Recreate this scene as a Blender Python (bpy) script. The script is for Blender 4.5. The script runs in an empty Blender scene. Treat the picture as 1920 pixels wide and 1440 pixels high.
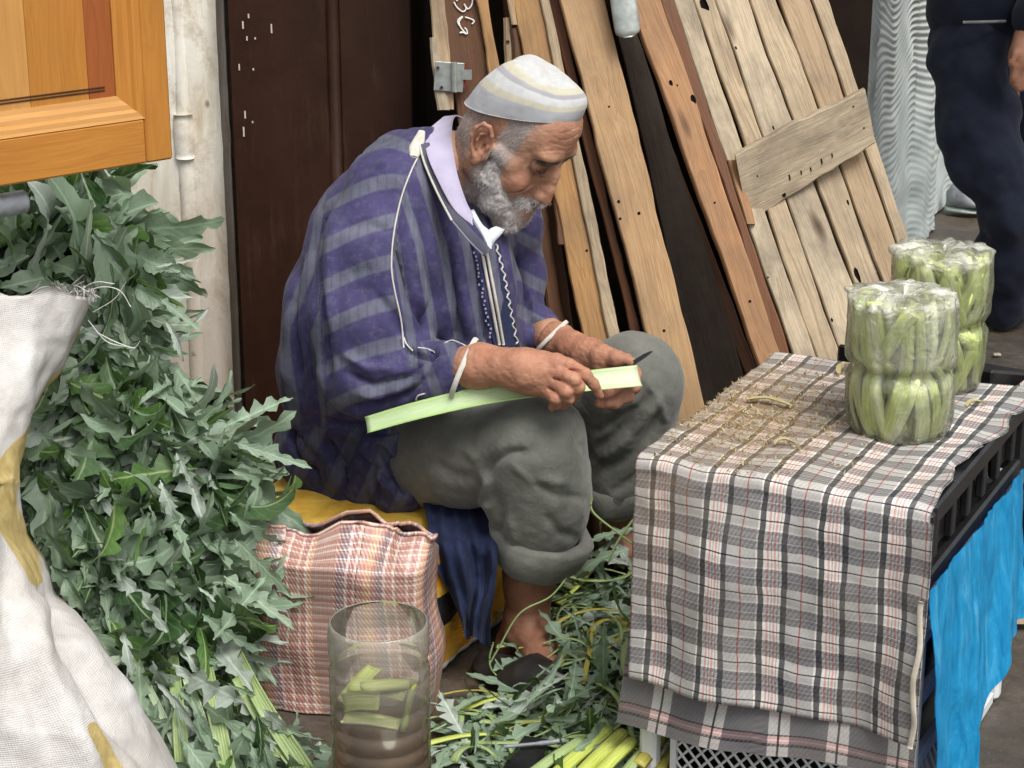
import bpy, bmesh, math, random
import numpy as np
from mathutils import Vector, Matrix
R = math.radians
random.seed(7)
# ---------------------------------------------------------------- camera
CAM_H, PITCH, FPX = 1.50, R(18.0), 3583.0
C = bpy.context.scene
col = C.collection
cd = bpy.data.cameras.new("camera"); cam = bpy.data.objects.new("camera", cd); col.objects.link(cam)
cam.location = (0, 0, CAM_H); cam.rotation_euler = (R(90) - PITCH, 0, 0)
cd.sensor_width = 36.0; cd.lens = 36.0 * FPX / 1920.0; cd.clip_start = 0.05; cd.clip_end = 200
C.camera = cam
# ---------------------------------------------------------------- world, sun, exposure
SUN_EL, SUN_AZ = R(58), R(150)     # soft overcast light from above, in front and a little to the right
w = bpy.data.worlds.new("World"); C.world = w; w.use_nodes = True
wn = w.node_tree; wn.nodes.clear()
sky = wn.nodes.new("ShaderNodeTexSky"); sky.sky_type = 'NISHITA'; sky.sun_disc = False
sky.sun_elevation = SUN_EL; sky.sun_rotation = SUN_AZ; sky.dust_density = 4.0; sky.air_density = 1.0
hs = wn.nodes.new("ShaderNodeHueSaturation"); hs.inputs["Saturation"].default_value = 0.22
bg = wn.nodes.new("ShaderNodeBackground"); bg.inputs[1].default_value = 0.115
wo = wn.nodes.new("ShaderNodeOutputWorld")
wn.links.new(sky.outputs[0], hs.inputs["Color"]); wn.links.new(hs.outputs[0], bg.inputs[0]); wn.links.new(bg.outputs[0], wo.inputs[0])
sd = bpy.data.lights.new("sun", 'SUN'); sd.energy = 2.0; sd.angle = R(28); sd.color = (1, .97, .92)
sun = bpy.data.objects.new("sun", sd); col.objects.link(sun)
# direction towards the sun: azimuth measured from +Y clockwise (as in the sky texture)
sdir = Vector((math.sin(SUN_AZ) * math.cos(SUN_EL), math.cos(SUN_AZ) * math.cos(SUN_EL), math.sin(SUN_EL)))
sun.rotation_euler = sdir.to_track_quat('Z', 'Y').to_euler()
C.view_settings.view_transform = 'Standard'; C.view_settings.look = 'None'
C.view_settings.exposure = 0.52; C.view_settings.gamma = 1.0
# ---------------------------------------------------------------- measuring: a point of the place from the photo's survey
cp, sp = math.cos(PITCH), math.sin(PITCH)
def ray(px, py):
    a, b = (px - 960) / FPX, (py - 720) / FPX
    return np.array([a, cp - b * sp, -sp - b * cp])
def P(px, py, Y):
    d = ray(px, py); return np.array([0, 0, CAM_H]) + d * (Y / d[1])
def G(px, py, z=0.0):
    d = ray(px, py); return np.array([0, 0, CAM_H]) + d * ((z - CAM_H) / d[2])
def proj(V):
    V = np.asarray(V, float); x = V[..., 0]; y = V[..., 1]; z = V[..., 2] - CAM_H
    t = y * cp - z * sp; u = y * sp + z * cp
    return 960 + FPX * x / t, 720 - FPX * u / t
# ---------------------------------------------------------------- numpy noise
def _hash(i, j, k, seed):
    n = (i * 73856093) ^ (j * 19349663) ^ (k * 83492791) ^ (seed * 2654435)
    n = (n ^ (n >> 13)) * 1274126177
    n = (n ^ (n >> 16)) & 0x7fffffff
    return n / 0x3fffffff - 1.0
def vn(Pn, scale=1.0, seed=0):
    Q = np.asarray(Pn, float) * scale + 1000.0
    i = np.floor(Q).astype(np.int64); f = Q - i; f = f * f * (3 - 2 * f)
    r = 0
    for a in (0, 1):
        wa = f[..., 0] if a else 1 - f[..., 0]
        for b in (0, 1):
            wb = f[..., 1] if b else 1 - f[..., 1]
            for c in (0, 1):
                wc = f[..., 2] if c else 1 - f[..., 2]
                r = r + wa * wb * wc * _hash(i[..., 0] + a, i[..., 1] + b, i[..., 2] + c, seed)
    return r
def fbm(Pn, scale, oct=3, seed=0):
    return sum(vn(Pn, scale * 2 ** o, seed + o) * 0.5 ** o for o in range(oct))
def unit(v):
    v = np.asarray(v, float); return v / (np.linalg.norm(v, axis=-1, keepdims=True) + 1e-12)
# ---------------------------------------------------------------- objects
LOC = {}
def mesh_data(name, V, F, mats, smooth=True, attrs=None, fmat=None):
    me = bpy.data.meshes.new(name)
    me.from_pydata(np.asarray(V, float).tolist(), [], F.tolist() if isinstance(F, np.ndarray) else F)
    if not isinstance(mats, (list, tuple)): mats = [mats]
    for m in mats: me.materials.append(m)
    if fmat is not None: me.polygons.foreach_set('material_index', np.asarray(fmat, np.int32))
    me.polygons.foreach_set('use_smooth', np.full(len(me.polygons), bool(smooth)))
    for k, a in (attrs or {}).items():
        a = np.asarray(a, np.float32)
        if a.ndim == 1:
            at = me.attributes.new(k, 'FLOAT', 'POINT'); at.data.foreach_set('value', a)
        else:
            at = me.attributes.new(k, 'FLOAT_VECTOR', 'POINT'); at.data.foreach_set('vector', a.ravel())
    me.validate(); me.update(); return me
def tag(o, label=None, cat=None, group=None, kind=None):
    if label: o['label'] = label
    if cat: o['category'] = cat
    if group: o['group'] = group
    if kind: o['kind'] = kind
    return o
def thing(name, label, cat, loc, group=None):
    o = bpy.data.objects.new(name, None); col.objects.link(o); o.location = tuple(loc); o.empty_display_size = .05
    LOC[o.name] = np.array(loc, float); return tag(o, label, cat, group)
def obj(name, V, F, mats, parent=None, smooth=True, attrs=None, loc=None, fmat=None):
    """a mesh given in world coordinates, linked as ONE object; children share their thing's origin"""
    V = np.asarray(V, float)
    if parent is not None: L = LOC[parent.name]
    else: L = np.array(loc if loc is not None else [V[:, 0].mean(), V[:, 1].mean(), V[:, 2].min()], float)
    me = mesh_data(name, V - L, F, mats, smooth, attrs, fmat)
    o = bpy.data.objects.new(name, me); col.objects.link(o)
    if parent is not None: o.parent = parent
    else: o.location = tuple(L)
    LOC[o.name] = L
    return o
class MB:
    """collects pieces (vertices, faces, attributes) for one mesh"""
    def __init__(s): s.V = []; s.F = []; s.A = {}; s.n = 0; s.M = []
    def add(s, V, F, m=0, **A):
        V = np.asarray(V, float); s.V.append(V)
        s.F += [[i + s.n for i in f] for f in (F.tolist() if isinstance(F, np.ndarray) else F)]
        s.M += [m] * len(F)
        for k in set(list(A) + list(s.A)):
            a = A.get(k, None)
            if a is None: a = np.zeros(len(V)) if (not s.A.get(k) or s.A[k][0].ndim == 1) else np.zeros((len(V), 3))
            a = np.asarray(a, float)
            if a.ndim == 0: a = np.full(len(V), float(a))
            s.A.setdefault(k, [np.zeros((s.n,) + a.shape[1:])] if s.n else []).append(a)
        s.n += len(V); return s
    def build(s, name, mats, parent=None, smooth=False, loc=None):
        return obj(name, np.concatenate(s.V), s.F, mats, parent, smooth, {k: np.concatenate(a) for k, a in s.A.items()}, loc, s.M)
def grid_faces(nu, nv, closed_u=False, closed_v=False):
    F = []
    for i in range(nu if closed_u else nu - 1):
        for j in range(nv if closed_v else nv - 1):
            a = i * nv + j; b = ((i + 1) % nu) * nv + j
            c = ((i + 1) % nu) * nv + (j + 1) % nv; d = i * nv + (j + 1) % nv
            F.append([a, b, c, d])
    return F
def catmull(pts, n):
    pts = np.asarray(pts, float); m = len(pts)
    if m == 2: return pts[0] + (pts[1] - pts[0]) * np.linspace(0, 1, n)[:, None]
    Q = np.vstack([2 * pts[0] - pts[1], pts, 2 * pts[-1] - pts[-2]])
    out = []
    for t in np.linspace(0, m - 1 - 1e-9, n):
        i = int(t); f = t - i; a, b, c, d = Q[i:i + 4]
        out.append(.5 * (2 * b + (c - a) * f + (2 * a - 5 * b + 4 * c - d) * f * f + (3 * b - a - 3 * c + d) * f ** 3))
    return np.array(out)
def frames(path, up=(0, 0, 1)):
    T = np.gradient(path, axis=0); T = unit(T); up = np.asarray(up, float)
    N = unit(up - (T @ up)[:, None] * T); B = np.cross(T, N); return T, N, B
def tube(path, r, ns=8, up=(0, 0, 1), sq=(1, 1), cap=True, twist=0):
    path = np.asarray(path, float); n = len(path); r = np.broadcast_to(r, (n,)).astype(float)
    T, N, B = frames(path, up); a = np.linspace(0, 2 * np.pi, ns, endpoint=False) + twist
    V = (path[:, None] + (r[:, None, None]) * (np.cos(a)[None, :, None] * N[:, None] * sq[0] + np.sin(a)[None, :, None] * B[:, None] * sq[1])).reshape(-1, 3)
    F = grid_faces(n, ns, False, True)
    if cap: F += [list(range(ns))[::-1], list(range((n - 1) * ns, n * ns))]
    return V, F
def box(c, size, ax=None, bev=0.0, seed=None, sub=None):
    """box; ax = 3 rows of unit axes; gc = local coordinates; sub = cuts along z for wobble"""
    ax = np.eye(3) if ax is None else np.asarray(ax, float)
    bm = bmesh.new(); bmesh.ops.create_cube(bm, size=1.0)
    for v in bm.verts: v.co = Vector((v.co.x * size[0], v.co.y * size[1], v.co.z * size[2]))
    if sub:
        es = [e for e in bm.edges if abs(e.verts[0].co.z - e.verts[1].co.z) > size[2] * .5]
        bmesh.ops.subdivide_edges(bm, edges=es, cuts=sub)
    if bev:
        es = [e for e in bm.edges if len(e.link_faces) == 2 and e.link_faces[0].normal.angle(e.link_faces[1].normal, 0) > .5]
        bmesh.ops.bevel(bm, geom=es, offset=bev, segments=1, affect='EDGES')
    L = np.array([v.co[:] for v in bm.verts]); bm.verts.index_update()
    F = [[v.index for v in f.verts] for f in bm.faces]; bm.free()
    if seed is not None:
        L = L + np.stack([vn(L, 9, seed) * .003 + vn(L, 30, seed + 3) * .0012, vn(L, 7, seed + 1) * .002, np.zeros(len(L))], 1)
    return np.asarray(c) + L @ ax, F, L
# ---------------------------------------------------------------- implicit surfaces (sculpting)
class Field:
    def __init__(s, lo, hi, h):
        s.lo = np.asarray(lo, float); s.h = h; s.n = np.ceil((np.asarray(hi) - s.lo) / h).astype(int) + 1
        s.D = np.full(tuple(s.n), .2, np.float32)
    def _win(s, lo, hi):
        a = np.clip(np.floor((lo - s.lo) / s.h).astype(int), 0, s.n); b = np.clip(np.ceil((hi - s.lo) / s.h).astype(int) + 1, 0, s.n)
        if np.any(b <= a): return None, None
        g = [s.lo[i] + s.h * np.arange(a[i], b[i]) for i in range(3)]
        return tuple(slice(a[i], b[i]) for i in range(3)), np.stack(np.meshgrid(*g, indexing='ij'), -1)
    def _put(s, w, d, k, sub):
        a = s.D[w]
        if sub: a, d2 = -a, d
        else: d2 = d
        if k > 0:
            hh = np.maximum(k - np.abs(a - d2), 0) / k; r = np.minimum(a, d2) - hh * hh * k * .25
        else: r = np.minimum(a, d2)
        if sub:
            r = -np.where(True, r, r)
        s.D[w] = r
    def cone(s, p0, r0, p1, r1, k=.01, sub=False, flat=None):
        p0 = np.asarray(p0, float); p1 = np.asarray(p1, float); m = max(r0, r1) * 1.3 + k + 3 * s.h
        w, X = s._win(np.minimum(p0, p1) - m, np.maximum(p0, p1) + m)
        if w is None: return s
        ab = p1 - p0; t = np.clip(((X - p0) @ ab) / (ab @ ab + 1e-12), 0, 1); q = X - p0 - t[..., None] * ab
        if flat is not None:   # flatten along a direction
            n, f = flat; n = unit(n); c = q @ n; q = q + (c * (f - 1))[..., None] * n
        s._put(w, np.linalg.norm(q, axis=-1) - (r0 + t * (r1 - r0)), k, sub); return s
    def chain(s, pts, rs, k=.01, kk=None, sub=False, flat=None):
        for i in range(len(pts) - 1): s.cone(pts[i], rs[i], pts[i + 1], rs[i + 1], k if kk is None or i == 0 else kk, sub, flat)
        return s
    def ell(s, c, r, ax=None, k=.01, sub=False):
        c = np.asarray(c, float); r = np.asarray(r, float); ax = np.eye(3) if ax is None else np.asarray(ax, float)
        m = r.max() + k + 3 * s.h; w, X = s._win(c - m, c + m)
        if w is None: return s
        q = (X - c) @ ax.T; k0 = np.linalg.norm(q / r, axis=-1); k1 = np.linalg.norm(q / (r * r), axis=-1) + 1e-9
        s._put(w, np.where(k0 < .05, -r.min(), k0 * (k0 - 1) / k1), k, sub); return s
    def bx(s, c, r, ax=None, rd=.01, k=.01, sub=False):
        c = np.asarray(c, float); r = np.asarray(r, float); ax = np.eye(3) if ax is None else np.asarray(ax, float)
        m = np.linalg.norm(r) + k + 3 * s.h; w, X = s._win(c - m, c + m)
        if w is None: return s
        q = np.abs((X - c) @ ax.T) - (r - rd)
        s._put(w, np.linalg.norm(np.maximum(q, 0), axis=-1) + np.minimum(q.max(-1), 0) - rd, k, sub); return s
    def mesh(s):
        D = s.D; S = D < 0; n = np.array(D.shape)
        cnt = np.zeros(tuple(n - 1), np.int8); cor = [(a, b, c) for a in (0, 1) for b in (0, 1) for c in (0, 1)]
        for a, b, c in cor: cnt += S[a:n[0] - 1 + a, b:n[1] - 1 + b, c:n[2] - 1 + c]
        act = (cnt > 0) & (cnt < 8); I, J, K = np.nonzero(act)
        idx = -np.ones(act.shape, np.int64); idx[act] = np.arange(len(I))
        pos = np.zeros((len(I), 3)); num = np.zeros(len(I))
        for A in cor:
            for ax in range(3):
                if A[ax]: continue
                B = list(A); B[ax] = 1
                da = D[I + A[0], J + A[1], K + A[2]]; db = D[I + B[0], J + B[1], K + B[2]]
                m = (da < 0) != (db < 0); t = np.where(m, da / (da - db + 1e-12), 0)
                p = np.array(A, float)[None].repeat(len(I), 0); p[:, ax] += t
                pos += p * m[:, None]; num += m
        V = s.lo + s.h * (np.stack([I, J, K], 1) + pos / num[:, None])
        F = []
        for ax in range(3):
            o1, o2 = (ax + 1) % 3, (ax + 2) % 3
            sl0 = [slice(1, n[i] - 1) for i in range(3)]; sl0[ax] = slice(0, n[ax] - 1)
            sl1 = list(sl0); sl1[ax] = slice(1, n[ax])
            a = S[tuple(sl0)]; b = S[tuple(sl1)]; e = np.argwhere(a != b)
            sg = a[a != b]; e = e + np.array([0 if i == ax else 1 for i in range(3)])
            d1 = np.zeros(3, int); d1[o1] = 1; d2 = np.zeros(3, int); d2[o2] = 1
            q = [idx[tuple((e - x).T)] for x in (d1 + d2, d2, 0 * d1, d1)]
            q = np.stack(q, 1); q[~sg] = q[~sg][:, ::-1]; F.append(q)
        F = np.concatenate(F); return V, F[(F >= 0).all(1)]
def normals(V, F):
    F = np.asarray(F); fn = np.cross(V[F[:, 2]] - V[F[:, 0]], V[F[:, 3 if F.shape[1] > 3 else 2]] - V[F[:, 1]])
    N = np.zeros_like(V)
    for i in range(F.shape[1]): np.add.at(N, F[:, i], fn)
    return unit(N)
def relax(V, F, it=1, lam=.5):
    F = np.asarray(F)
    for _ in range(it):
        S = np.zeros_like(V); c = np.zeros(len(V))
        for i in range(4):
            a, b = F[:, i], F[:, (i + 1) % 4]; np.add.at(S, a, V[b]); np.add.at(c, a, 1)
            np.add.at(S, b, V[a]); np.add.at(c, b, 1)
        V = V + lam * (S / np.maximum(c, 1)[:, None] - V)
    return V
def dpoly(a, b, pts):
    """distance from points (a,b) to a polyline, and the position along it 0..1"""
    pts = np.asarray(pts, float); best = np.full(a.shape, 1e9); tt = np.zeros(a.shape); m = len(pts) - 1
    for i in range(m):
        p, q = pts[i], pts[i + 1]; d = q - p; t = np.clip(((a - p[0]) * d[0] + (b - p[1]) * d[1]) / (d @ d), 0, 1)
        r = np.hypot(a - p[0] - t * d[0], b - p[1] - t * d[1]); k = r < best
        best = np.where(k, r, best); tt = np.where(k, (i + t) / m, tt)
    return best, tt
from mathutils.bvhtree import BVHTree
def bvh_of(V, F): return BVHTree.FromPolygons([tuple(v) for v in V], [tuple(f) for f in F])
def cast(b, px, py, off=.001):
    d = ray(px, py); d = d / np.linalg.norm(d); h = b.ray_cast(Vector((0, 0, CAM_H)), Vector(d))
    return None if h[0] is None else np.array(h[0]) - d * off
def drape(b, pts, n=60, off=.001):
    q = catmull(np.array([(x, y, 0.) for x, y in pts]), n); r = [cast(b, x, y, off) for x, y, _ in q]
    return np.array([p for p in r if p is not None])
def smoothp(p, it=2):
    p = p.copy()
    for _ in range(it): p[1:-1] = (p[:-2] + 2 * p[1:-1] + p[2:]) / 4
    return p
np.seterr(all='ignore')
def folds(V, N, lines, facing=True):
    """press creases (negative) or raise ridges (positive) along lines: (points, width px, height m)"""
    a, b = proj(V); f = np.clip(-(N @ np.array([0, cp, -sp])) * 2.5, 0, 1) if facing else 1
    D = 0
    for pts, wd, amp in lines:
        d, t = dpoly(a, b, pts); D = D + amp * np.exp(-(d / wd) ** 2) * np.clip(np.sin(np.pi * np.clip(t, .03, .97)) * 2, 0, 1)
    return V + N * (D * f)[:, None]
# ---------------------------------------------------------------- materials
class NT:
    def __init__(s, name):
        s.m = bpy.data.materials.new(name); s.m.use_nodes = True; s.t = s.m.node_tree; s.t.nodes.clear()
        s.out = s.t.nodes.new("ShaderNodeOutputMaterial")
    def n(s, typ, **kw):
        nd = s.t.nodes.new("ShaderNode" + typ)
        for k, v in kw.items():
            if hasattr(nd, k) and not k[0].isupper(): setattr(nd, k, v)
        return nd
    def set(s, nd, key, v):
        i = nd.inputs[key]
        if isinstance(v, bpy.types.NodeSocket): s.t.links.new(v, i)
        elif v is not None:
            if i.type == 'RGBA' and len(v) == 3: v = (*v, 1)
            i.default_value = v
    def attr(s, name, out='Fac'):
        nd = s.n("Attribute"); nd.attribute_name = name; return nd.outputs[out]
    def obj(s): return s.n("TexCoord").outputs['Object']
    def mapping(s, v, scale=(1, 1, 1), loc=(0, 0, 0), rot=(0, 0, 0)):
        nd = s.n("Mapping"); s.set(nd, 'Vector', v); nd.inputs['Scale'].default_value = scale
        nd.inputs['Location'].default_value = loc; nd.inputs['Rotation'].default_value = rot; return nd.outputs[0]
    def noise(s, v, scale, detail=4, rough=.55, dist=0, out='Fac'):
        nd = s.n("TexNoise"); s.set(nd, 'Vector', v); s.set(nd, 'Scale', scale); s.set(nd, 'Detail', detail); s.set(nd, 'Roughness', rough); s.set(nd, 'Distortion', dist)
        return nd.outputs[out]
    def voro(s, v, scale, feature='F1', out='Distance', rnd=1):
        nd = s.n("TexVoronoi"); nd.feature = feature; s.set(nd, 'Vector', v); s.set(nd, 'Scale', scale); s.set(nd, 'Randomness', rnd); return nd.outputs[out]
    def math(s, op, a, b=None, c=None, clamp=False):
        nd = s.n("Math"); nd.operation = op; nd.use_clamp = clamp; s.set(nd, 0, a)
        if b is not None: s.set(nd, 1, b)
        if c is not None: s.set(nd, 2, c)
        return nd.outputs[0]
    def ramp(s, f, stops, interp='LINEAR'):
        nd = s.n("ValToRGB"); cr = nd.color_ramp; cr.interpolation = interp
        while len(cr.elements) < len(stops): cr.elements.new(.5)
        for e, (p, c) in zip(cr.elements, stops): e.position = p
        for e, (p, c) in zip(cr.elements, stops):
            e.color = (c, c, c, 1) if not hasattr(c, '__len__') else (*c[:3], 1)
        s.set(nd, 0, f); return nd.outputs[0]
    def mix(s, f, a, b, bt='MIX'):
        nd = s.n("Mix"); nd.data_type = 'RGBA'; nd.blend_type = bt; nd.clamp_factor = True
        s.set(nd, 0, f); s.set(nd, 6, a); s.set(nd, 7, b); return nd.outputs[2]
    def bump(s, h, strength=.5, dist=.002, nrm=None):
        nd = s.n("Bump"); s.set(nd, 'Height', h); nd.inputs['Strength'].default_value = strength; nd.inputs['Distance'].default_value = dist
        if nrm is not None: s.set(nd, 'Normal', nrm)
        return nd.outputs[0]
    def sep(s, v):
        nd = s.n("SeparateXYZ"); s.set(nd, 0, v); return nd.outputs
    def comb(s, x, y, z):
        nd = s.n("CombineXYZ"); s.set(nd, 0, x); s.set(nd, 1, y); s.set(nd, 2, z); return nd.outputs[0]
    def bsdf(s, colr, rough=.6, spec=.5, nrm=None, sub=0, subr=None, trans=0, sheen=0, coat=0, metal=0, alpha=None, ior=None):
        nd = s.n("BsdfPrincipled"); s.set(nd, 'Base Color', colr); s.set(nd, 'Roughness', rough); s.set(nd, 'Specular IOR Level', spec)
        s.set(nd, 'Metallic', metal); s.set(nd, 'Coat Weight', coat)
        if nrm is not None: s.set(nd, 'Normal', nrm)
        if sub: s.set(nd, 'Subsurface Weight', sub); nd.inputs['Subsurface Radius'].default_value = subr or (.01, .004, .002); nd.inputs['Subsurface Scale'].default_value = 1
        if trans: s.set(nd, 'Transmission Weight', trans)
        if sheen: s.set(nd, 'Sheen Weight', sheen)
        if alpha is not None: s.set(nd, 'Alpha', alpha)
        if ior: s.set(nd, 'IOR', ior)
        return nd.outputs[0]
    def mixs(s, f, a, b):
        nd = s.n("MixShader"); s.set(nd, 0, f); s.set(nd, 1, a); s.set(nd, 2, b); return nd.outputs[0]
    def done(s, sh): s.t.links.new(sh, s.out.inputs[0]); return s.m

def m_plain(name, c, rough=.6, spec=.4, var=.25, sc=30, bump=.3, bd=.001, metal=0, coat=0, c2=None, sheen=0):
    t = NT(name); o = t.obj(); n = t.noise(o, sc, 5, .6)
    a = tuple(x * (1 - var) for x in c); b = c2 or tuple(min(1, x * (1 + var)) for x in c)
    cc = t.ramp(n, [(.3, a), (.7, b)])
    return t.done(t.bsdf(cc, rough, spec, t.bump(t.noise(o, sc * 6, 3), bump, bd), metal=metal, coat=coat, sheen=sheen))
def m_wood(name, light, dark, knot=(.08, .035, .015), rough=.65, sc=1.0, streak=.5, dirt=0.0, coat=0, spec=.3, bstr=.5):
    """grain runs along the z of attribute gc"""
    t = NT(name); g = t.attr('gc', 'Vector')
    off = t.noise(t.mapping(g, (3, 3, 1.1)), 2.2, 2, .5, 0, 'Color')
    vadd = t.n("VectorMath"); vadd.operation = 'MULTIPLY_ADD'; t.set(vadd, 0, off); vadd.inputs[1].default_value = (.05, .05, .0); t.set(vadd, 2, g)
    v = vadd.outputs[0]
    rings = t.noise(t.mapping(v, (26 * sc, 26 * sc, .9 * sc)), 1.6, 3, .5, .6)
    fine = t.noise(t.mapping(v, (170 * sc, 170 * sc, 4 * sc)), 1.5, 4, .65)
    big = t.noise(t.mapping(g, (6, 6, 2.0)), 1.4, 3, .6)
    saw = t.math('FRACT', t.math('MULTIPLY', rings, 9.0))
    grain = t.ramp(saw, [(0, 0.0), (.55, .35), (.9, 1.0), (1, 0.1)])
    c = t.mix(t.math('MULTIPLY', grain, streak), light, dark)
    c = t.mix(t.math('MULTIPLY', t.ramp(fine, [(.35, 1.0), (.6, 0.0)]), .45), c, dark)
    c = t.mix(t.ramp(big, [(.35, 0.0), (.75, .6)]), c, tuple(x * .62 for x in light))
    kd = t.voro(t.mapping(v, (7, 7, 1.9)), 1.35)
    c = t.mix(t.ramp(kd, [(.045, 1.0), (.11, .0)]), c, knot)
    if dirt:
        d = t.noise(t.mapping(g, (9, 9, 5)), 1.3, 6, .7)
        c = t.mix(t.math('MULTIPLY', t.ramp(d, [(.42, 0.0), (.72, 1.0)]), dirt), c, (.09, .075, .06))
    h = t.math('ADD', t.math('MULTIPLY', fine, .7), t.math('MULTIPLY', grain, -.3))
    return t.done(t.bsdf(c, rough, spec, t.bump(h, bstr, .002), coat=coat))
def m_cloth(name, c, c2=None, sc=25, weave=900, bump=.35, rough=.85, sheen=.1, big=.3):
    t = NT(name); o = t.obj(); n = t.noise(o, sc, 5, .65); c2 = c2 or tuple(x * 1.25 for x in c)
    cc = t.ramp(n, [(.32, c), (.68, c2)]); f = t.noise(o, weave, 2, .6)
    cc = t.mix(t.math('MULTIPLY', f, .35), cc, tuple(x * .55 for x in c))
    nb = t.bump(t.noise(o, 60, 4, .6), big, .004); return t.done(t.bsdf(cc, rough, .25, t.bump(f, bump, .0008, nb), sheen=sheen))
def m_leaf(name, dark, light, back, rib=(.38, .45, .25), rough=.45, trans=.25):
    """u = across the blade -1..1, v = along, rnd = one number per leaf"""
    t = NT(name); u = t.attr('u'); v = t.attr('v'); r = t.attr('rnd'); o = t.obj()
    n = t.noise(o, 45, 4, .6)
    c = t.mix(t.math('ADD', t.math('MULTIPLY', r, .75), t.math('MULTIPLY', t.math('SUBTRACT', n, .5), .9), clamp=True), dark, light)
    au = t.math('ABSOLUTE', u)
    vein = t.math('ABSOLUTE', t.math('SUBTRACT', t.math('FRACT', t.math('SUBTRACT', t.math('MULTIPLY', v, 11), t.math('MULTIPLY', au, 1.6))), .5))
    vm = t.ramp(vein, [(.0, 1.0), (.09, 0.0)])
    c = t.mix(t.math('MULTIPLY', vm, .3), c, rib)
    c = t.mix(t.ramp(au, [(.05, 1.0), (.13, 0.0)]), c, rib)
    bf = t.n("NewGeometry").outputs['Backfacing']
    cb = t.mix(n, back, tuple(x * .7 for x in back))
    cb = t.mix(t.ramp(au, [(.06, 1.0), (.14, 0.0)]), cb, tuple(min(1, x * 1.25) for x in back))
    c = t.mix(bf, c, cb)
    h = t.math('ADD', t.math('MULTIPLY', vein, .8), t.noise(o, 260, 3, .6))
    nb = t.bump(h, .5, .0015)
    tr = t.n("BsdfTranslucent"); t.set(tr, 'Color', t.mix(.5, c, (.25, .4, .08)))
    return t.done(t.mixs(trans, t.bsdf(c, rough, .4, nb), tr.outputs[0]))
def m_stalk(name, a, b, rough=.4):
    """ribbed fleshy stalk; u around (0..1), v along in metres"""
    t = NT(name); u = t.attr('u'); v = t.attr('v'); r = t.attr('rnd'); o = t.obj()
    n = t.noise(t.comb(t.math('MULTIPLY', u, 14), t.math('MULTIPLY', v, 8), t.math('MULTIPLY', r, 9)), 2.2, 4, .6)
    c = t.mix(t.ramp(n, [(.3, 0.0), (.7, 1.0)]), a, b)
    n2 = t.noise(o, 30, 4, .6); c = t.mix(t.ramp(n2, [(.55, 0.0), (.8, .5)]), c, (.55, .55, .2))
    w_ = t.math('SINE', t.math('MULTIPLY', u, 75.0)); h = t.math('ADD', t.math('MULTIPLY', w_, .35), n)
    return t.done(t.bsdf(c, rough, .45, t.bump(h, .35, .0015), sub=.0))
def m_plaid(name, warp, weft, fu, fv, mul=False, fine=(1.0, 1.0), rough=.55, tint=None, stain=0.0, stain_c=(.22, .15, .06), bend=.0, tw=.9):
    """woven plastic plaid from gc.x, gc.y in metres; fu, fv periods per metre"""
    t = NT(name); g = t.attr('gc', 'Vector'); o = t.obj()
    dn = t.noise(o, 14, 2, .5, 0, 'Color'); va = t.n("VectorMath"); va.operation = 'MULTIPLY_ADD'; t.set(va, 0, dn); va.inputs[1].default_value = (bend, bend, 0); t.set(va, 2, g)
    sx, sy, sz = t.sep(va.outputs[0])[:3]
    U = t.math('FRACT', t.math('MULTIPLY', sx, fu)); Vv = t.math('FRACT', t.math('MULTIPLY', sy, fv))
    A = t.ramp(U, warp, 'CONSTANT'); B = t.ramp(Vv, weft, 'CONSTANT')
    k = 420.0
    ph = t.math('ADD', t.math('MULTIPLY', sx, k * fine[0]), t.math('MULTIPLY', sy, k * fine[1] * .6))
    wv = t.math('SINE', t.math('MULTIPLY', ph, 2.2)); wy = t.math('SINE', t.math('MULTIPLY', sy, k * 3.2))
    f = t.math('ADD', .5, t.math('MULTIPLY', t.math('ADD', wv, t.math('MULTIPLY', wy, .6)), .5 * tw * .5), clamp=True)
    if mul:
        c = t.mix(1.0, A, t.mix(t.math('MULTIPLY', t.ramp(f, [(.45, 0.0), (.85, 1.0)]), .38), B, (.8, .8, .78)), 'MULTIPLY')
    else: c = t.mix(f, A, B)
    if not mul: c = t.mix(.22, c, t.mix(1.0, A, B, 'MULTIPLY'))
    nz = t.noise(o, 500, 2, .7); c = t.mix(.3, c, t.mix(t.ramp(nz, [(.3, 0.0), (.75, 1.0)]), (.5, .5, .5), (1, 1, 1)), 'MULTIPLY')
    d = t.noise(o, 9, 5, .65)
    c = t.mix(t.math('MULTIPLY', t.ramp(d, [(.4, 0.0), (.75, 1.0)]), .35), c, (.25, .22, .17))
    if stain:
        s2 = t.attr('stain'); sn = t.noise(o, 60, 5, .75)
        c = t.mix(t.math('MULTIPLY', t.math('MULTIPLY', s2, stain), t.ramp(sn, [(.3, .25), (.6, 1.0)])), c, stain_c)
    h = t.math('ADD', t.math('MULTIPLY', wv, .3), t.noise(o, 90, 4, .6)); h2 = t.noise(o, 16, 4, .6)
    nb = t.bump(h, .5, .0015, t.bump(h2, .3, .006))
    return t.done(t.bsdf(c, rough, .35, nb))
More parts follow.
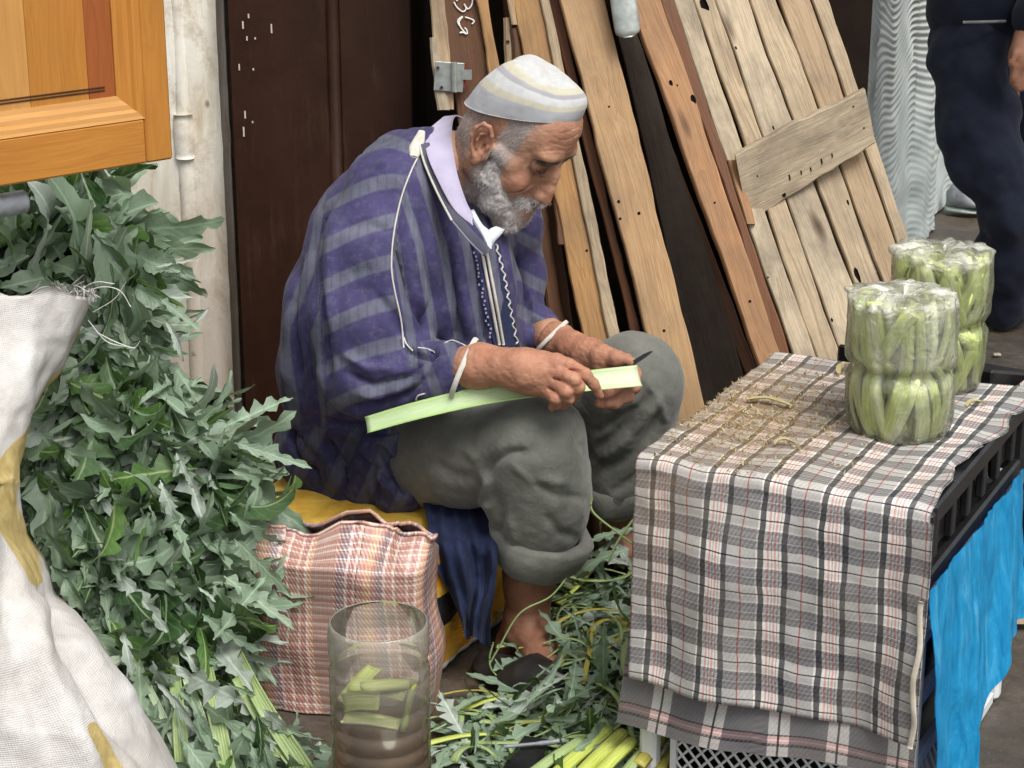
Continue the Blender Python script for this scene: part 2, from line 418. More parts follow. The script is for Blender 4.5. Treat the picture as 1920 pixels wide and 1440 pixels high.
def m_film(name, opac=.3, tint=(.85, .9, .88), rough=.12, sc=14, lo=.25, spec=.6):
    """thin clear wrinkled plastic: mostly see-through, milky where it bunches"""
    t = NT(name); o = t.obj()
    n = t.noise(o, sc, 5, .7, 1.6); m = t.attr('milk')
    f = t.math('ADD', t.ramp(n, [(.42, lo * .35), (.58, opac), (.72, opac * 1.8)]), m, clamp=True)
    nb = t.bump(t.noise(o, sc * 1.6, 4, .6, 2.0), .9, .01)
    g = t.bsdf(tint, rough, spec, nb); tr = t.n("BsdfTransparent"); t.set(tr, 'Color', (.97, .98, .97))
    gl = t.n("BsdfGlossy"); t.set(gl, 'Roughness', .07); t.set(gl, 'Normal', nb)
    fr = t.n("Fresnel"); fr.inputs[0].default_value = 1.5; t.set(fr, 'Normal', nb)
    a = t.mixs(f, tr.outputs[0], g)
    return t.done(t.mixs(t.math('MULTIPLY', fr.outputs[0], .9), a, gl.outputs[0]))

M = {}
M['plank_tan'] = m_wood('plank_tan', (.52, .34, .18), (.34, .19, .085), dirt=.45, streak=.6)
M['plank_honey'] = m_wood('plank_honey', (.47, .27, .11), (.29, .14, .05), dirt=.5, streak=.6)
M['plank_orange'] = m_wood('plank_orange', (.46, .26, .13), (.30, .14, .06), dirt=.5, streak=.6)
M['plank_grey'] = m_wood('plank_grey', (.58, .46, .31), (.33, .23, .13), dirt=.6, streak=.8)
M['plank_greyb'] = m_wood('plank_greyb', (.50, .37, .23), (.29, .185, .10), dirt=.6, streak=.8)
M['plank_pale'] = m_wood('plank_pale', (.58, .48, .34), (.37, .28, .18), dirt=.75, streak=.6)
M['plank_brown'] = m_wood('plank_brown', (.15, .065, .028), (.07, .03, .015), dirt=.4)
M['plank_dark'] = m_wood('plank_dark', (.055, .036, .025), (.025, .016, .012), dirt=.5)
M['plank_red'] = m_wood('plank_red', (.20, .085, .04), (.1, .04, .02), dirt=.4)
M['door_wood'] = m_wood('door_wood', (.52, .225, .040), (.38, .135, .02), rough=.35, sc=.7, streak=.32, coat=.25, spec=.45, bstr=.15)
M['door_wood_red'] = m_wood('door_wood_red', (.36, .105, .025), (.24, .06, .015), rough=.35, sc=.7, streak=.4, coat=.25, spec=.45, bstr=.15)
M['door_wood_pale'] = m_wood('door_wood_pale', (.60, .31, .09), (.46, .20, .05), rough=.35, sc=.7, streak=.35, coat=.25, spec=.45, bstr=.15)
M['chalk'] = m_plain('chalk', (.75, .73, .7), .9, .1, .1)
M['galv'] = m_plain('galv', (.42, .45, .42), .38, .6, .3, 40, .3, .001, metal=.55)
M['redpaint'] = m_plain('redpaint', (.18, .02, .015), .6)
M['greymetal'] = m_plain('greymetal', (.20, .215, .23), .45, .5, .25, 60)
M['black'] = m_plain('black', (.012, .012, .013), .32, .5, .5, 25, .4, .002)
M['blackblade'] = m_plain('blackblade', (.03, .03, .035), .35, .5, .4, 60)
M['whiteplastic'] = m_plain('whiteplastic', (.66, .68, .67), .45, .4, .12, 18)
M['slipper'] = m_plain('slipper', (.02, .018, .016), .5, .4, .4, 40)
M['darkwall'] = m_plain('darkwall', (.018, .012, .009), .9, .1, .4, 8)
# ---------------------------------------------------------------- the setting
def m_ground():
    t = NT('ground_mat'); o = t.obj(); n = t.noise(o, 3.2, 7, .65); n2 = t.noise(o, 38, 6, .7); n3 = t.noise(o, 1.3, 4, .6)
    c = t.ramp(n, [(.3, (.040, .034, .028)), (.55, (.085, .072, .058)), (.75, (.12, .10, .078))])
    c = t.mix(t.ramp(n3, [(.5, 0.0), (.7, .75)]), c, (.13, .075, .03))
    c = t.mix(t.ramp(n2, [(.35, .5), (.6, 0.0)]), c, (.03, .026, .022))
    sp_ = t.voro(o, 60); c = t.mix(t.ramp(sp_, [(.05, .5), (.1, 0.0)]), c, (.3, .27, .2))
    r = t.ramp(n, [(.35, .28), (.65, .75)])
    return t.done(t.bsdf(c, r, .5, t.bump(t.math('ADD', n2, t.math('MULTIPLY', n, 2)), .6, .006)))
nx, ny = 160, 160
gx = np.linspace(-14, 14, nx); gy = np.linspace(-6, 24, ny)
XX, YY = np.meshgrid(gx, gy, indexing='ij'); V = np.stack([XX.ravel(), YY.ravel(), np.zeros(nx * ny)], 1)
V[:, 2] = -.004 + .004 * vn(V, 1.2, 5)
tag(obj('ground', V, grid_faces(nx, ny)[::-1], m_ground(), loc=(0, 0, 0)), kind='structure')

# plaster wall with its painted pipe, left
def m_plaster():
    t = NT('plaster'); o = t.obj(); st = t.mapping(o, (1, 1, .28))
    n = t.noise(o, 7, 7, .7); n2 = t.noise(st, 16, 6, .7, .5); n3 = t.noise(o, 60, 4, .6)
    c = t.ramp(n2, [(.3, (.52, .44, .31)), (.44, (.70, .65, .54)), (.60, (.82, .79, .71))])
    c = t.mix(t.ramp(n, [(.52, 0.0), (.66, .8)]), c, (.36, .27, .19))
    z = t.sep(o)[2]; low = t.ramp(t.math('ADD', z, t.math('MULTIPLY', n, .3)), [(.55, 1.0), (1.0, 0.0)])
    c = t.mix(t.math('MULTIPLY', low, .55), c, (.30, .22, .16))
    v = t.voro(t.mapping(o, (1, 1, .6)), 22); c = t.mix(t.ramp(v, [(.05, .7), (.13, 0.0)]), c, (.16, .10, .06))
    return t.done(t.bsdf(c, .9, .2, t.bump(t.math('ADD', t.math('MULTIPLY', n2, 1.2), t.math('MULTIPLY', n3, .4)), .4, .004)))
XW = P(403, 0, 3.62)[0]
def slab(x0, x1, y0, y1, z0, z1, amp, seed, nxx=40, nzz=120):
    """wall block with an uneven front face"""
    xs = np.linspace(x0, x1, nxx); zs = np.linspace(z0, z1, nzz)
    A, B_ = np.meshgrid(xs, zs, indexing='ij'); Vf = np.stack([A.ravel(), np.full(A.size, y0), B_.ravel()], 1)
    Vf[:, 1] += amp * fbm(Vf, 5, 3, seed); e = (np.abs(Vf[:, 0] - x1) < 1e-6); Vf[e, 0] += .002 * vn(Vf[e], 6, seed + 7) + .0015 * vn(Vf[e], 25, seed + 8)
    Vb = Vf.copy(); Vb[:, 1] = y1; m = len(Vf)
    F = grid_faces(nxx, nzz); Fb = [[a + m for a in f][::-1] for f in F]
    S = []
    for i in range(nzz - 1):
        for c, fl in ((0, 0), ((nxx - 1) * nzz, 1)):
            q = [c + i, c + i + 1, c + i + 1 + m, c + i + m]; S.append(q if fl else q[::-1])
    for i in range(nxx - 1):
        for c, fl in ((0, 0), (nzz - 1, 1)):
            q = [c + i * nzz, c + (i + 1) * nzz, c + (i + 1) * nzz + m, c + i * nzz + m]; S.append(q if fl else q[::-1])
    return np.vstack([Vf, Vb]), F + Fb + S
V, F = slab(-2.6, XW, 3.62, 4.3, -.02, 3.2, .0035, 3, 70, 150)
plw = thing('plaster_wall', 'stained off-white plaster wall end standing left of the dark brown door', 'wall', (XW, 3.62, 0))
obj('wall', V, F, m_plaster(), plw)
# painted pipe
px_ = P(333, 100, 3.60)[0]; zz = np.linspace(0, 3.1, 60)
path = np.stack([px_ + .003 * vn(np.stack([zz, zz, zz], 1), 2, 2), np.full(60, 3.6315), zz], 1)
rr = np.full(60, .017); V, F = tube(path, rr, 14, up=(0, 1, 0)); mb = MB(); mb.add(V, F)
for z0 in (P(345, 218, 3.6)[2], P(345, 218, 3.6)[2] - .62, 1.95):
    V, F = tube(np.array([[px_, 3.624, z0], [px_, 3.624, z0 - .012], [px_, 3.624, z0 - .075], [px_, 3.624, z0 - .085]]), [.018, .020, .020, .018], 14, up=(0, 1, 0)); mb.add(V, F)
mb.build('pipe', m_plaster(), plw, True)

# brown metal door
def m_door():
    t = NT('door_paint'); o = t.obj(); n = t.noise(o, 4, 6, .7); st = t.noise(t.mapping(o, (1, 1, .15)), 30, 5, .7)
    c = t.ramp(n, [(.3, (.020, .0065, .003)), (.7, (.042, .0150, .0065))]); c = t.mix(t.ramp(st, [(.55, 0.0), (.75, .45)]), c, (.10, .055, .035))
    v = t.voro(t.mapping(o, (1, 1, .45)), 34); m = t.noise(o, 5, 3, .6)
    c = t.mix(t.math('MULTIPLY', t.ramp(v, [(.06, 1.0), (.085, 0.0)]), t.ramp(m, [(.6, 0.0), (.66, 1.0)])), c, (.55, .5, .42))
    return t.done(t.bsdf(c, t.ramp(n, [(.3, .45), (.7, .65)]), .3, t.bump(t.math('ADD', n, t.math('MULTIPLY', st, .4)), .35, .006)))
md = m_door(); YD = 3.72
dx0 = XW + .006; dx1 = P(770, 0, YD)[0]; lx = P(622, 0, YD)[0]
dr = thing('metal_door', 'dark brown painted metal door with scratches behind the seated man', 'door', (dx0, YD, 0))
V, F, L = box(((dx0 + lx - .012) / 2, YD + .02, 1.15), (lx - .012 - dx0, .04, 2.3), bev=.003); obj('door_leaf', V, F, md, dr, False)
V, F, L = box(((dx1 + lx + .012) / 2, YD + .02, 1.15), (dx1 - lx - .012, .04, 2.3), bev=.003); obj('door_leaf', V, F, md, dr, False)
V, F = tube([[lx, YD + .01, .0], [lx, YD + .01, 2.3]], .014, 10, up=(0, 1, 0)); obj('meeting_strip', V, F, md, dr, True)
mb = MB(); 
for ps in ([(510, 45), (508, 62)], [(463, 68), (463, 76)], [(448, 120), (449, 132)], [(460, 208), (459, 222)], [(457, 238), (457, 256)], [(474, 128), (476, 132)], [(478, 70), (479, 74)], [(473, 227), (474, 231)], [(465, 26), (467, 34)], [(455, 40), (456, 54)]):
    a, b = P(*ps[0], YD - .0012), P(*ps[1], YD - .0012); V, F, L = box((a + b) / 2, (.0028, .0012, abs(a[2] - b[2]))); mb.add(V, F)
mb.build('paint_chips', m_plain('paint_chips', (.6, .55, .45), .8), dr)
mb = MB(); V, F, L = box(((dx0 + dx1) / 2, 3.92, 2.36), (dx1 - dx0 + .1, .46, .10)); mb.add(V, F)
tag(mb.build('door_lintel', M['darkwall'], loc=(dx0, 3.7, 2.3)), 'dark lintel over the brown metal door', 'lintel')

# dark store room the boards lean into
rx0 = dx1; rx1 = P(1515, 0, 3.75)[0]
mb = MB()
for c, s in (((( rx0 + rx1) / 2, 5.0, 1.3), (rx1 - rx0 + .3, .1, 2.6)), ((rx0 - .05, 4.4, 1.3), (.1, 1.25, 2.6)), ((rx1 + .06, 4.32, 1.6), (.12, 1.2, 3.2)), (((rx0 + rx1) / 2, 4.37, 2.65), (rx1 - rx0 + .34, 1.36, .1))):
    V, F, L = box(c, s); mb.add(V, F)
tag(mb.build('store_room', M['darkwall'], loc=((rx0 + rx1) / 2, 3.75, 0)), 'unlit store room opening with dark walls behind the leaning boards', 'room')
V, F, L = box((.2, 3.98, 3.0), (5.6, .6, .6))
tag(obj('upper_wall', V, F, m_plain('upper_wall', (.45, .42, .36), .9, .2, .2, 6)), 'plaster wall above the doorway and store room', 'wall')

# ---------------------------------------------------------------- boards
def board_mesh(TL, TR, BL, BR, Yt, Yb, th=.022, ztop=1.75, zbot=0.01, seed=0, Ydx=0.0, wob=.0026, n=60, cut_top=False, cut_bot=False, bev=.0025):
    """board through four surveyed corners, run on to ztop and the ground unless cut"""
    a, b = P(*TL, Yt - Ydx / 2), P(*TR, Yt + Ydx / 2); c, d = P(*BL, Yb - Ydx / 2), P(*BR, Yb + Ydx / 2)
    def ext(p, q):
        v = q - p; return (p if cut_top else p + v * ((ztop - p[2]) / v[2])), (q if cut_bot else p + v * ((zbot - p[2]) / v[2]))
    a, c = ext(a, c); b, d = ext(b, d)
    nrm = unit(np.cross(b - a, c - a)); nrm = nrm if nrm[1] > 0 else -nrm
    L = np.linalg.norm((c + d) / 2 - (a + b) / 2); W = np.linalg.norm(b - a)
    V = []; Gc = []; prof = [(0, bev), (bev, 0), (1, 0), (2, bev), (2, th), (0, th)]
    for i in range(n):
        t = i / (n - 1); l = a + (c - a) * t; r = b + (d - b) * t; wd = unit(r - l); w_ = np.linalg.norm(r - l)
        s0 = vn(np.array([t * L * 8, seed, 0.]), 1, seed) * wob + vn(np.array([t * L * 40, seed, 0.]), 1, seed + 1) * wob * .5
        s1 = vn(np.array([t * L * 8, seed, 5.]), 1, seed + 2) * wob + vn(np.array([t * L * 40, seed, 5.]), 1, seed + 3) * wob * .5
        for (u, q) in ((s0, bev), (s0 + bev, 0), (w_ + s1 - bev, 0), (w_ + s1, bev), (w_ + s1, th), (s0, th)):
            V.append(l + wd * u + nrm * q); Gc.append((u + seed * .731, q, t * L + seed * 1.37))
    F = grid_faces(n, 6, False, True); F += [[0, 1, 2, 3, 4, 5], [(n - 1) * 6 + k for k in (5, 4, 3, 2, 1, 0)]]
    V = np.array(V)
    nn = np.cross(V[7] - V[1], V[2] - V[1])
    if nn @ nrm > 0: F = [f[::-1] for f in F]
    return V, F, np.array(Gc), nrm
def board(name, label, mat, *a, parent=None, group=None, cat='plank', **k):
    V, F, g, nrm = board_mesh(*a, **k); o = obj(name, V, F, mat, parent, False, {'gc': g})
    if parent is None: tag(o, label, cat, group)
    return o, nrm
GB = 'boards leaning in the store room opening'
# numbered post with its bracket
post = thing('door_jamb', 'brown wooden jamb piece with chalked number and metal bracket behind the white cap', 'door jamb', P(880, 200, 3.6) * [1, 1, 0])
board('post', None, M['plank_brown'], (822, 0), (895, 0), (872, 300), (945, 300), 3.58, 3.52, seed=1, parent=post, th=.05, ztop=1.5)
board('edge_moulding', None, M['plank_honey'], (893, 0), (917, 0), (926, 200), (950, 200), 3.565, 3.525, seed=2, parent=post, th=.03, ztop=1.5)
board('edge_moulding', None, M['plank_greyb'], (806, 0), (832, 0), (826, 205), (851, 205), 3.565, 3.525, seed=3, parent=post, th=.04, ztop=1.5, cut_bot=True)
board('edge_batten', None, M['plank_pale'], (803, 70), (822, 70), (822, 206), (842, 206), 3.55, 3.52, seed=4, parent=post, th=.03, cut_top=True, cut_bot=True, bev=.004)
# bracket
mb = MB(); a = P(842, 144, 3.525); 
V, F, L = box(a, (.054, .004, .054), ax=Matrix.Rotation(R(4), 3, 'Y').transposed(), bev=.001); mb.add(V, F)
V, F = tube([a + [.010, -.004, .027], a + [.010, -.004, -.027]], .006, 10, up=(0, 1, 0)); mb.add(V, F)
V, F, L = box(a + np.array([.033, -.001, .004]), (.018, .004, .018)); mb.add(V, F)
br = mb.build('bracket', M['galv'], post, False)
mb = MB()
for q in ((821, 127), (828, 164)):
    V, F = tube([P(*q, 3.520), P(*q, 3.524)], .003, 10); mb.add(V, F)
mb.build('screw_hole', M['black'], post)
mb = MB()
for q, s in (((868, 127), (.010, .006, .016)), ((866, 155), (.012, .006, .018)), ((889, 96), (.003, .004, .003))):
    V, F, L = box(P(*q, 3.53), s, seed=5); mb.add(V, F)
mb.build('red_paint_patch', M['redpaint'], post)
# chalk strokes 3 4 (the top of the 3 runs out of the picture)
mb = MB()
def post_y(py): return 3.58 - .06 * (py / 300.) - .003
for pts in ([(853, -22), (866, -26), (871, -16), (863, -6), (856, 2)], [(851, 4), (857, 14), (868, 22), (874, 16), (870, 7), (877, 17), (884, 10), (886, 0), (884, -6)], [(861, 48), (858, 40), (862, 34), (868, 31), (861, 40), (863, 50), (869, 58), (874, 64), (866, 60), (862, 62), (870, 61), (876, 64), (875, 56), (871, 52)], [(872, 32), (884, 36), (889, 40), (885, 45)]):
    pp = catmull([P(x, y, post_y(y)) for x, y in pts], 30); V, F = tube(pp, .0014, 6, up=(0, 1, 0)); mb.add(V, F)
mb.build('chalk_number', M['chalk'], post)
# short stub
st = thing('wood_stub', 'short weathered wood stub with a nail hole just above the cap', 'wood stub', P(960, 100, 3.55) * [1, 1, 0])
board('block', None, M['plank_greyb'], (941, 34), (956, 32), (952, 180), (972, 180), 3.56, 3.54, seed=5, parent=st, th=.04, cut_top=True, bev=.005, ztop=1.2)
board('block', None, M['plank_brown'], (955, 54), (972, 52), (972, 180), (992, 180), 3.55, 3.53, seed=6, parent=st, th=.04, cut_top=True, bev=.005)
V, F = tube([P(952, 79, 3.553), P(952, 79, 3.559)], .0035, 10); obj('nail_hole', V, F, M['black'], st)
# boards
pa = thing('grooved_board', 'honey coloured grooved board leaning directly behind the man\'s face', 'plank', P(1060, 300, 3.5) * [1, 1, 0], GB)
board('face_board', None, M['plank_honey'], (962, 0), (1014, 0), (1092, 620), (1140, 620), 3.56, 3.40, seed=7, parent=pa, th=.03)
board('edge_strip', None, M['plank_grey'], (1012, 0), (1030, 0), (1138, 620), (1160, 620), 3.552, 3.392, seed=8, parent=pa, th=.034)
board('edge_strip', None, M['plank_greyb'], (951, 0), (964, 0), (958, 46), (972, 46), 3.556, 3.545, seed=9, parent=pa, th=.03, cut_bot=True)
board('broken_block', None, M['plank_brown'], (1036, 372), (1048, 372), (1046, 458), (1062, 458), 3.47, 3.445, seed=10, parent=pa, th=.03, cut_top=True, cut_bot=True)
board('dark_board', 'narrow dark brown board in shadow between chest and far sleeve', M['plank_brown'], (985, 300), (1030, 300), (1035, 640), (1078, 640), 3.68, 3.58, seed=11, group=GB, th=.03)
board('leaning_plank', 'broad pale tan plank rising from behind the far knee past the man\'s cap', M['plank_tan'], (1052, 0), (1134, 0), (1250, 780), (1326, 780), 3.53, 3.33, seed=12, group=GB, th=.042, Ydx=.0)
board('leaning_plank', 'thin dark red plank edge showing left of the broad tan plank', M['plank_red'], (1030, 0), (1046, 0), (1222, 780), (1240, 780), 3.57, 3.37, seed=13, group=GB, th=.03)
board('leaning_plank', 'wide nearly black plank in the gap between tan and orange planks', M['plank_dark'], (1150, 30), (1186, 30), (1320, 780), (1420, 780), 3.66, 3.46, seed=14, group=GB, th=.03)
board('leaning_plank', 'narrow dark plank beside the nearly black wide one', M['plank_brown'], (1158, 60), (1176, 60), (1392, 690), (1420, 690), 3.72, 3.5, seed=15, group=GB, th=.03)
board('leaning_plank', 'orange brown plank with nail holes leaning left of the slatted panel', M['plank_orange'], (1180, 0), (1241, 0), (1427, 690), (1472, 690), 3.50, 3.30, seed=16, group=GB, th=.035)
board('leaning_plank', 'thin reddish plank between the orange plank and slatted panel', M['plank_red'], (1240, 0), (1262, 0), (1470, 690), (1490, 690), 3.515, 3.315, seed=17, group=GB, th=.03)
# rounded grey metal tip
c0 = P(1160, -60, 3.50); c1 = P(1176, 52, 3.48); V, F = tube(catmull([c0 + (c0 - c1) * 2, c0, (c0 + c1) / 2, c1, c1 + (c1 - c0) * .16], 16), [.024] * 12 + [.023, .021, .016, .008], 14, up=(0, 1, 0), sq=(.3, 1))
mt = obj('metal_tongue', V, F, M['galv'], None, True); tag(mt, 'grey metal bar with rounded end hanging between two planks at top', 'metal bar')
# slatted panel
pn = thing('slatted_panel', 'weathered slatted wooden panel with one crosspiece leaning right of the planks', 'pallet', P(1600, 640, 3.4) * [1, 1, 0])
t0 = [1258, 1300, 1338, 1402, 1458, 1521, 1560]; t1 = [1478, 1524, 1572, 1642, 1698, 1748, 1772]
ms = ['plank_pale', 'plank_grey', 'plank_pale', 'plank_grey', 'plank_greyb', 'plank_grey', 'plank_greyb']
t0 = [1258, 1300, 1340, 1402, 1458, 1521, 1556]; 
for i in range(6):
    g = (2.5, 2.0, 1.2, 3.0, 3.5, 2)[i]
    board('slat', None, M[ms[i]], (t0[i] + g, 0), (t0[i + 1] - g * .6, 0), (t1[i] + g, 650), (t1[i + 1] - g * .6, 650), 3.60, 3.36, seed=20 + i, parent=pn, th=.020, wob=.0022, n=60)
board('crosspiece', None, M['plank_pale'], (1379, 292), (1403, 414), (1622, 166), (1641, 265), 3.455, 3.455, seed=31, parent=pn, th=.02, cut_top=True, cut_bot=True, wob=.004)
board('batten', None, M['plank_orange'], (1364, 300), (1380, 300), (1398, 420), (1420, 420), 3.478, 3.434, seed=33, parent=pn, th=.022, cut_top=True, cut_bot=True)
# nail holes / knots
mb = MB()
for q, Y, r in (((1258, 156), 3.455, .0035), ((1300, 187), 3.455, .0045), ((1160, 378), 3.43, .003), ((1198, 400), 3.422, .003), ((1163, 410), 3.42, .0025), ((1406, 565), 3.335, .0028), ((1270, 160), 3.46, .002)):
    pass
mk = NT('hole'); mk = mk.done(mk.bsdf((.01, .007, .005), .9, .1))
for o_ in [o for o in bpy.data.objects if o.name.split('.')[0] in ('leaning_plank', 'slat', 'crosspiece', 'face_board')]:
    Vo = np.array([v.co[:] for v in o_.data.vertices]) + LOC[o_.name]; bo = bvh_of(Vo, [tuple(p.vertices) for p in o_.data.polygons]); mbh = MB()
    for (x_, y_, r_, l_) in ((1160, 378, .0030, 1), (1198, 400, .0032, 1), (1163, 410, .0026, 1), (1142, 200, .002, 1), (1245, 620, .0028, 1), (1258, 156, .0034, 1.8), (1300, 187, .0046, 2.2), (1406, 565, .0028, 1), (1340, 380, .0022, 1), (1270, 160, .0018, 1), (1083, 330, .0024, 1), (1100, 470, .0026, 1), (1128, 560, .002, 1), (1608, 520, .0050, 4), (1322, 15, .0075, 3), (1450, 240, .0016, 3), (1480, 330, .0016, 5), (1502, 322, .0014, 4), (1520, 316, .0014, 4), (1540, 300, .0016, 5), (1560, 290, .0014, 4), (1470, 365, .0040, 1.2), (1420, 330, .0016, 1), (1600, 200, .0018, 1), (1620, 240, .0018, 1), (1440, 520, .0018, 1), (1560, 600, .002, 2), (1500, 110, .0016, 2), (1380, 90, .0018, 2), (1590, 380, .002, 3)):
        h_ = cast(bo, x_, y_, .0006)
        if h_ is None: continue
        dd_ = unit(ray(x_, y_)); ax_ = unit(np.array([.32, 0, -.94])); V_, F_ = tube([h_ + dd_ * .003, h_], r_, 8, up=(.3, 0, -.94), sq=(l_, 1)); obj('nail_hole', V_, F_, mk, o_)

# ---------------------------------------------------------------- wavy white panels and the alley
def m_wavy():
    t = NT('wavy_plastic'); o = t.obj(); h = t.attr('v'); g = t.attr('rnd')
    n = t.noise(o, 6, 4, .6); c = t.ramp(n, [(.3, (.44, .50, .49)), (.7, (.60, .65, .62))])
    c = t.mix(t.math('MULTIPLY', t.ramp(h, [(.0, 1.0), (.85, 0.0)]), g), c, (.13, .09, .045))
    return t.done(t.bsdf(c, .45, .4, t.bump(t.noise(o, 120, 4), .25, .002)))
corners = [G(1470, 716), G(1618, 555), G(1628, 546), G(1706, 462), G(1714, 453), G(1738, 427), G(1744, 421), G(1792, 372)]
offs = [.0, .0, -.05, -.02, .04, .04, -.03, -.03]
nU = 240; nV = 600; arc = catmull(np.array(corners)[:, :2], 60)
cpts = np.array([c[:2] for c in corners]); seg = np.r_[0, np.cumsum(np.linalg.norm(np.diff(cpts, axis=0), axis=1))]
uu = np.linspace(0, seg[-1], nU); bx_ = np.interp(uu, seg, cpts[:, 0]); by_ = np.interp(uu, seg, cpts[:, 1]); of = .6 * np.interp(uu, seg, offs)
dirn = unit(cpts[-1] - cpts[0]); nn = np.array([-dirn[1], dirn[0]]); nn = nn if nn[1] < 0 else -nn
zz = np.linspace(0, 2.3, nV); U_, Z_ = np.meshgrid(uu, zz, indexing='ij')
loc = (U_ - np.interp(uu, seg, seg)[:, None] * 0)
s1 = seg[-1]; un = U_ / s1
amp = .0010 + .0034 * np.exp(-((un - .60) / .13) ** 2) * np.clip(np.sin((Z_ - .25) / 1.1 * np.pi), 0, 1)
Pn3 = np.stack([U_, Z_, 0 * U_], -1)
phase = (Z_ + .05 * np.sin(U_ * 7.0) + .022 * np.sin(U_ * 19 + Z_ * 4) + .02 * vn(Pn3, 5, 4)) / .024
wv = np.sin(2 * np.pi * phase); off = of[:, None] + amp * wv + .006 * vn(Pn3, 14, 3)
V = np.stack([bx_[:, None] + nn[0] * -off, by_[:, None] + nn[1] * -off, Z_], -1)
V[..., 0] = bx_[:, None] + nn[0] * off; V[..., 1] = by_[:, None] + nn[1] * off
brown = np.exp(-((un - .60) / .12) ** 2) * np.clip(np.sin((Z_ - .35) / 1.1 * np.pi), 0, 1)  # brown mid-panel shading between the folds, painted into the colour with groove dirt
Vf = V.reshape(-1, 3); Vb = Vf + np.array([-nn[0] * .12, -nn[1] * .12, 0]); F = grid_faces(nU, nV); m_ = len(Vf)
edge = []
for i in range(nV - 1):
    edge.append([i, i + 1, i + 1 + m_, i + m_]); k = (nU - 1) * nV; edge.append([k + i, k + i + m_, k + i + 1 + m_, k + i + 1])
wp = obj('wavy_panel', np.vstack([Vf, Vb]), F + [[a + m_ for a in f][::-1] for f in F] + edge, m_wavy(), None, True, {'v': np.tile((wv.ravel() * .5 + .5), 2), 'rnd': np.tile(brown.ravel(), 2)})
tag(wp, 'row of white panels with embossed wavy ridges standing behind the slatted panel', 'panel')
V, F, L = box((2.2, 11.0, 1.6), (9, .2, 3.2)); tag(obj('far_wall', V, F, m_plain('farwall', (.30, .27, .22), .9, .2, .3, 3)), 'dull beige wall closing the far end of the alley', 'wall')
# ---------------------------------------------------------------- chips on the ground at right
c = G(1902, 1158); V, F, L = box(c + np.array([0, 0, .006]), (.055, .02, .006), ax=Matrix.Rotation(R(10), 3, 'Z').transposed(), seed=3, bev=.002)
tag(obj('cardboard_scrap', V, F, m_plain('card', (.26, .19, .13), .9), None, False), 'small brown scrap lying on the wet ground at far right', 'scrap')
for i, (q, s) in enumerate((((1745, 432), .02), ((1822, 500), .012), ((1868, 668), .014))):
    V, F, L = box(G(*q) + np.array([0, 0, .005]), (s * 1.5, s, .006), seed=40 + i, bev=.002)
    tag(obj('litter_piece', V, F, m_plain('litter', (.4, .36, .28), .9), None, False), ('pale litter scrap on the ground at foot of the wavy panels', 'tiny pale scrap on the ground left of the walker\'s trousers', 'tiny scrap on the muddy ground near the table')[i], 'litter')
# small orange crate behind the walker
a = G(1800, 372); V, F, L = box(a + np.array([.03, .3, .11]), (.16, .16, .22), bev=.004)
tag(obj('wooden_box', V, F, M['plank_orange'], None, False, {'gc': L[:, [0, 1, 2]]}), 'small orange wooden box by the wall beyond the walker\'s knee', 'box')
# ---------------------------------------------------------------- orange cupboard door, top left
A1 = P(305, 293, 2.78); d2 = ray(0, 342); A0 = np.array([0, 0, CAM_H]) + d2 * ((A1[2] - CAM_H) / d2[2])
sx_ = unit(A1 - A0); up_ = np.array([0, 0, 1.]); nr = np.cross(sx_, up_); nr = nr if nr[1] < 0 else -nr   # towards the camera
def SZ(px, py):
    d = ray(px, py); o = np.array([0, 0, CAM_H]); t = ((A1 - o) @ nr) / (d @ nr); q = o + d * t - A1
    return np.array([q @ sx_, q[2]])
cup = thing('cupboard_door', 'varnished orange panelled wooden door hanging open over the leaves, top left', 'cupboard door', A1)
def cbox(s0, s1, z0, z1, y0, y1, mat, name, vert=True, bev=.0015, seed=0):
    c = A1 + sx_ * (s0 + s1) / 2 + up_ * (z0 + z1) / 2 + nr * (y0 + y1) / 2
    V, F, L = box(c, (s1 - s0, y1 - y0, z1 - z0), ax=np.array([sx_, nr, up_]), bev=bev)
    g = L if vert else L[:, [2, 1, 0]]
    return obj(name, V, F, mat, cup, False, {'gc': g + np.array([seed * .37, 0, seed * .71])})
sL = SZ(252, 215)[0]; zR = SZ(250, 218)[1]; H = .75; Wd = -.62
cbox(sL, 0, 0, H, 0, .028, M['door_wood'], 'stile', True, .003, 1)
cbox(Wd, sL - .0004, 0, zR, 0, .0275, M['door_wood'], 'rail', False, .003, 2)
# sloped moulding
mw = SZ(252, 215)[0] - SZ(212, 190)[0]
def prism(pts_s, z0, z1): pass
def mould(a, b, inw, mat, seed, along):
    # a,b: outer corners in (s,z); inw: inward offset vector at each end
    Q = []
    prof = [(0, .0275), (.12, .0255), (.30, .0245), (.42, .019), (.62, .0175), (.8, .012), (1.0, .010), (1.0, -.001), (0, -.001)]
    for (p, iw) in ((a, inw[0]), (b, inw[1])):
        for f, h in prof:
            s = np.array(p) + np.array(iw) * f; Q.append(A1 + sx_ * s[0] + up_ * s[1] + nr * h)
    n = len(prof); F = grid_faces(2, n, False, True) + [list(range(n)), list(range(n, 2 * n))[::-1]]
    L = [[(q - A1) @ sx_, 0, (q - A1) @ up_] for q in Q]; L = np.array(L); g = L[:, [2, 1, 0]] if along == 's' else L
    return obj('moulding', Q, F, mat, cup, False, {'gc': g + seed * .53})
mould((sL, zR), (sL, H), ((-mw, mw), (-mw, 0)), M['door_wood'], 3, 'z')
mould((sL, zR), (Wd, zR), ((-mw, mw), (0, mw)), M['door_wood_pale'], 4, 's')
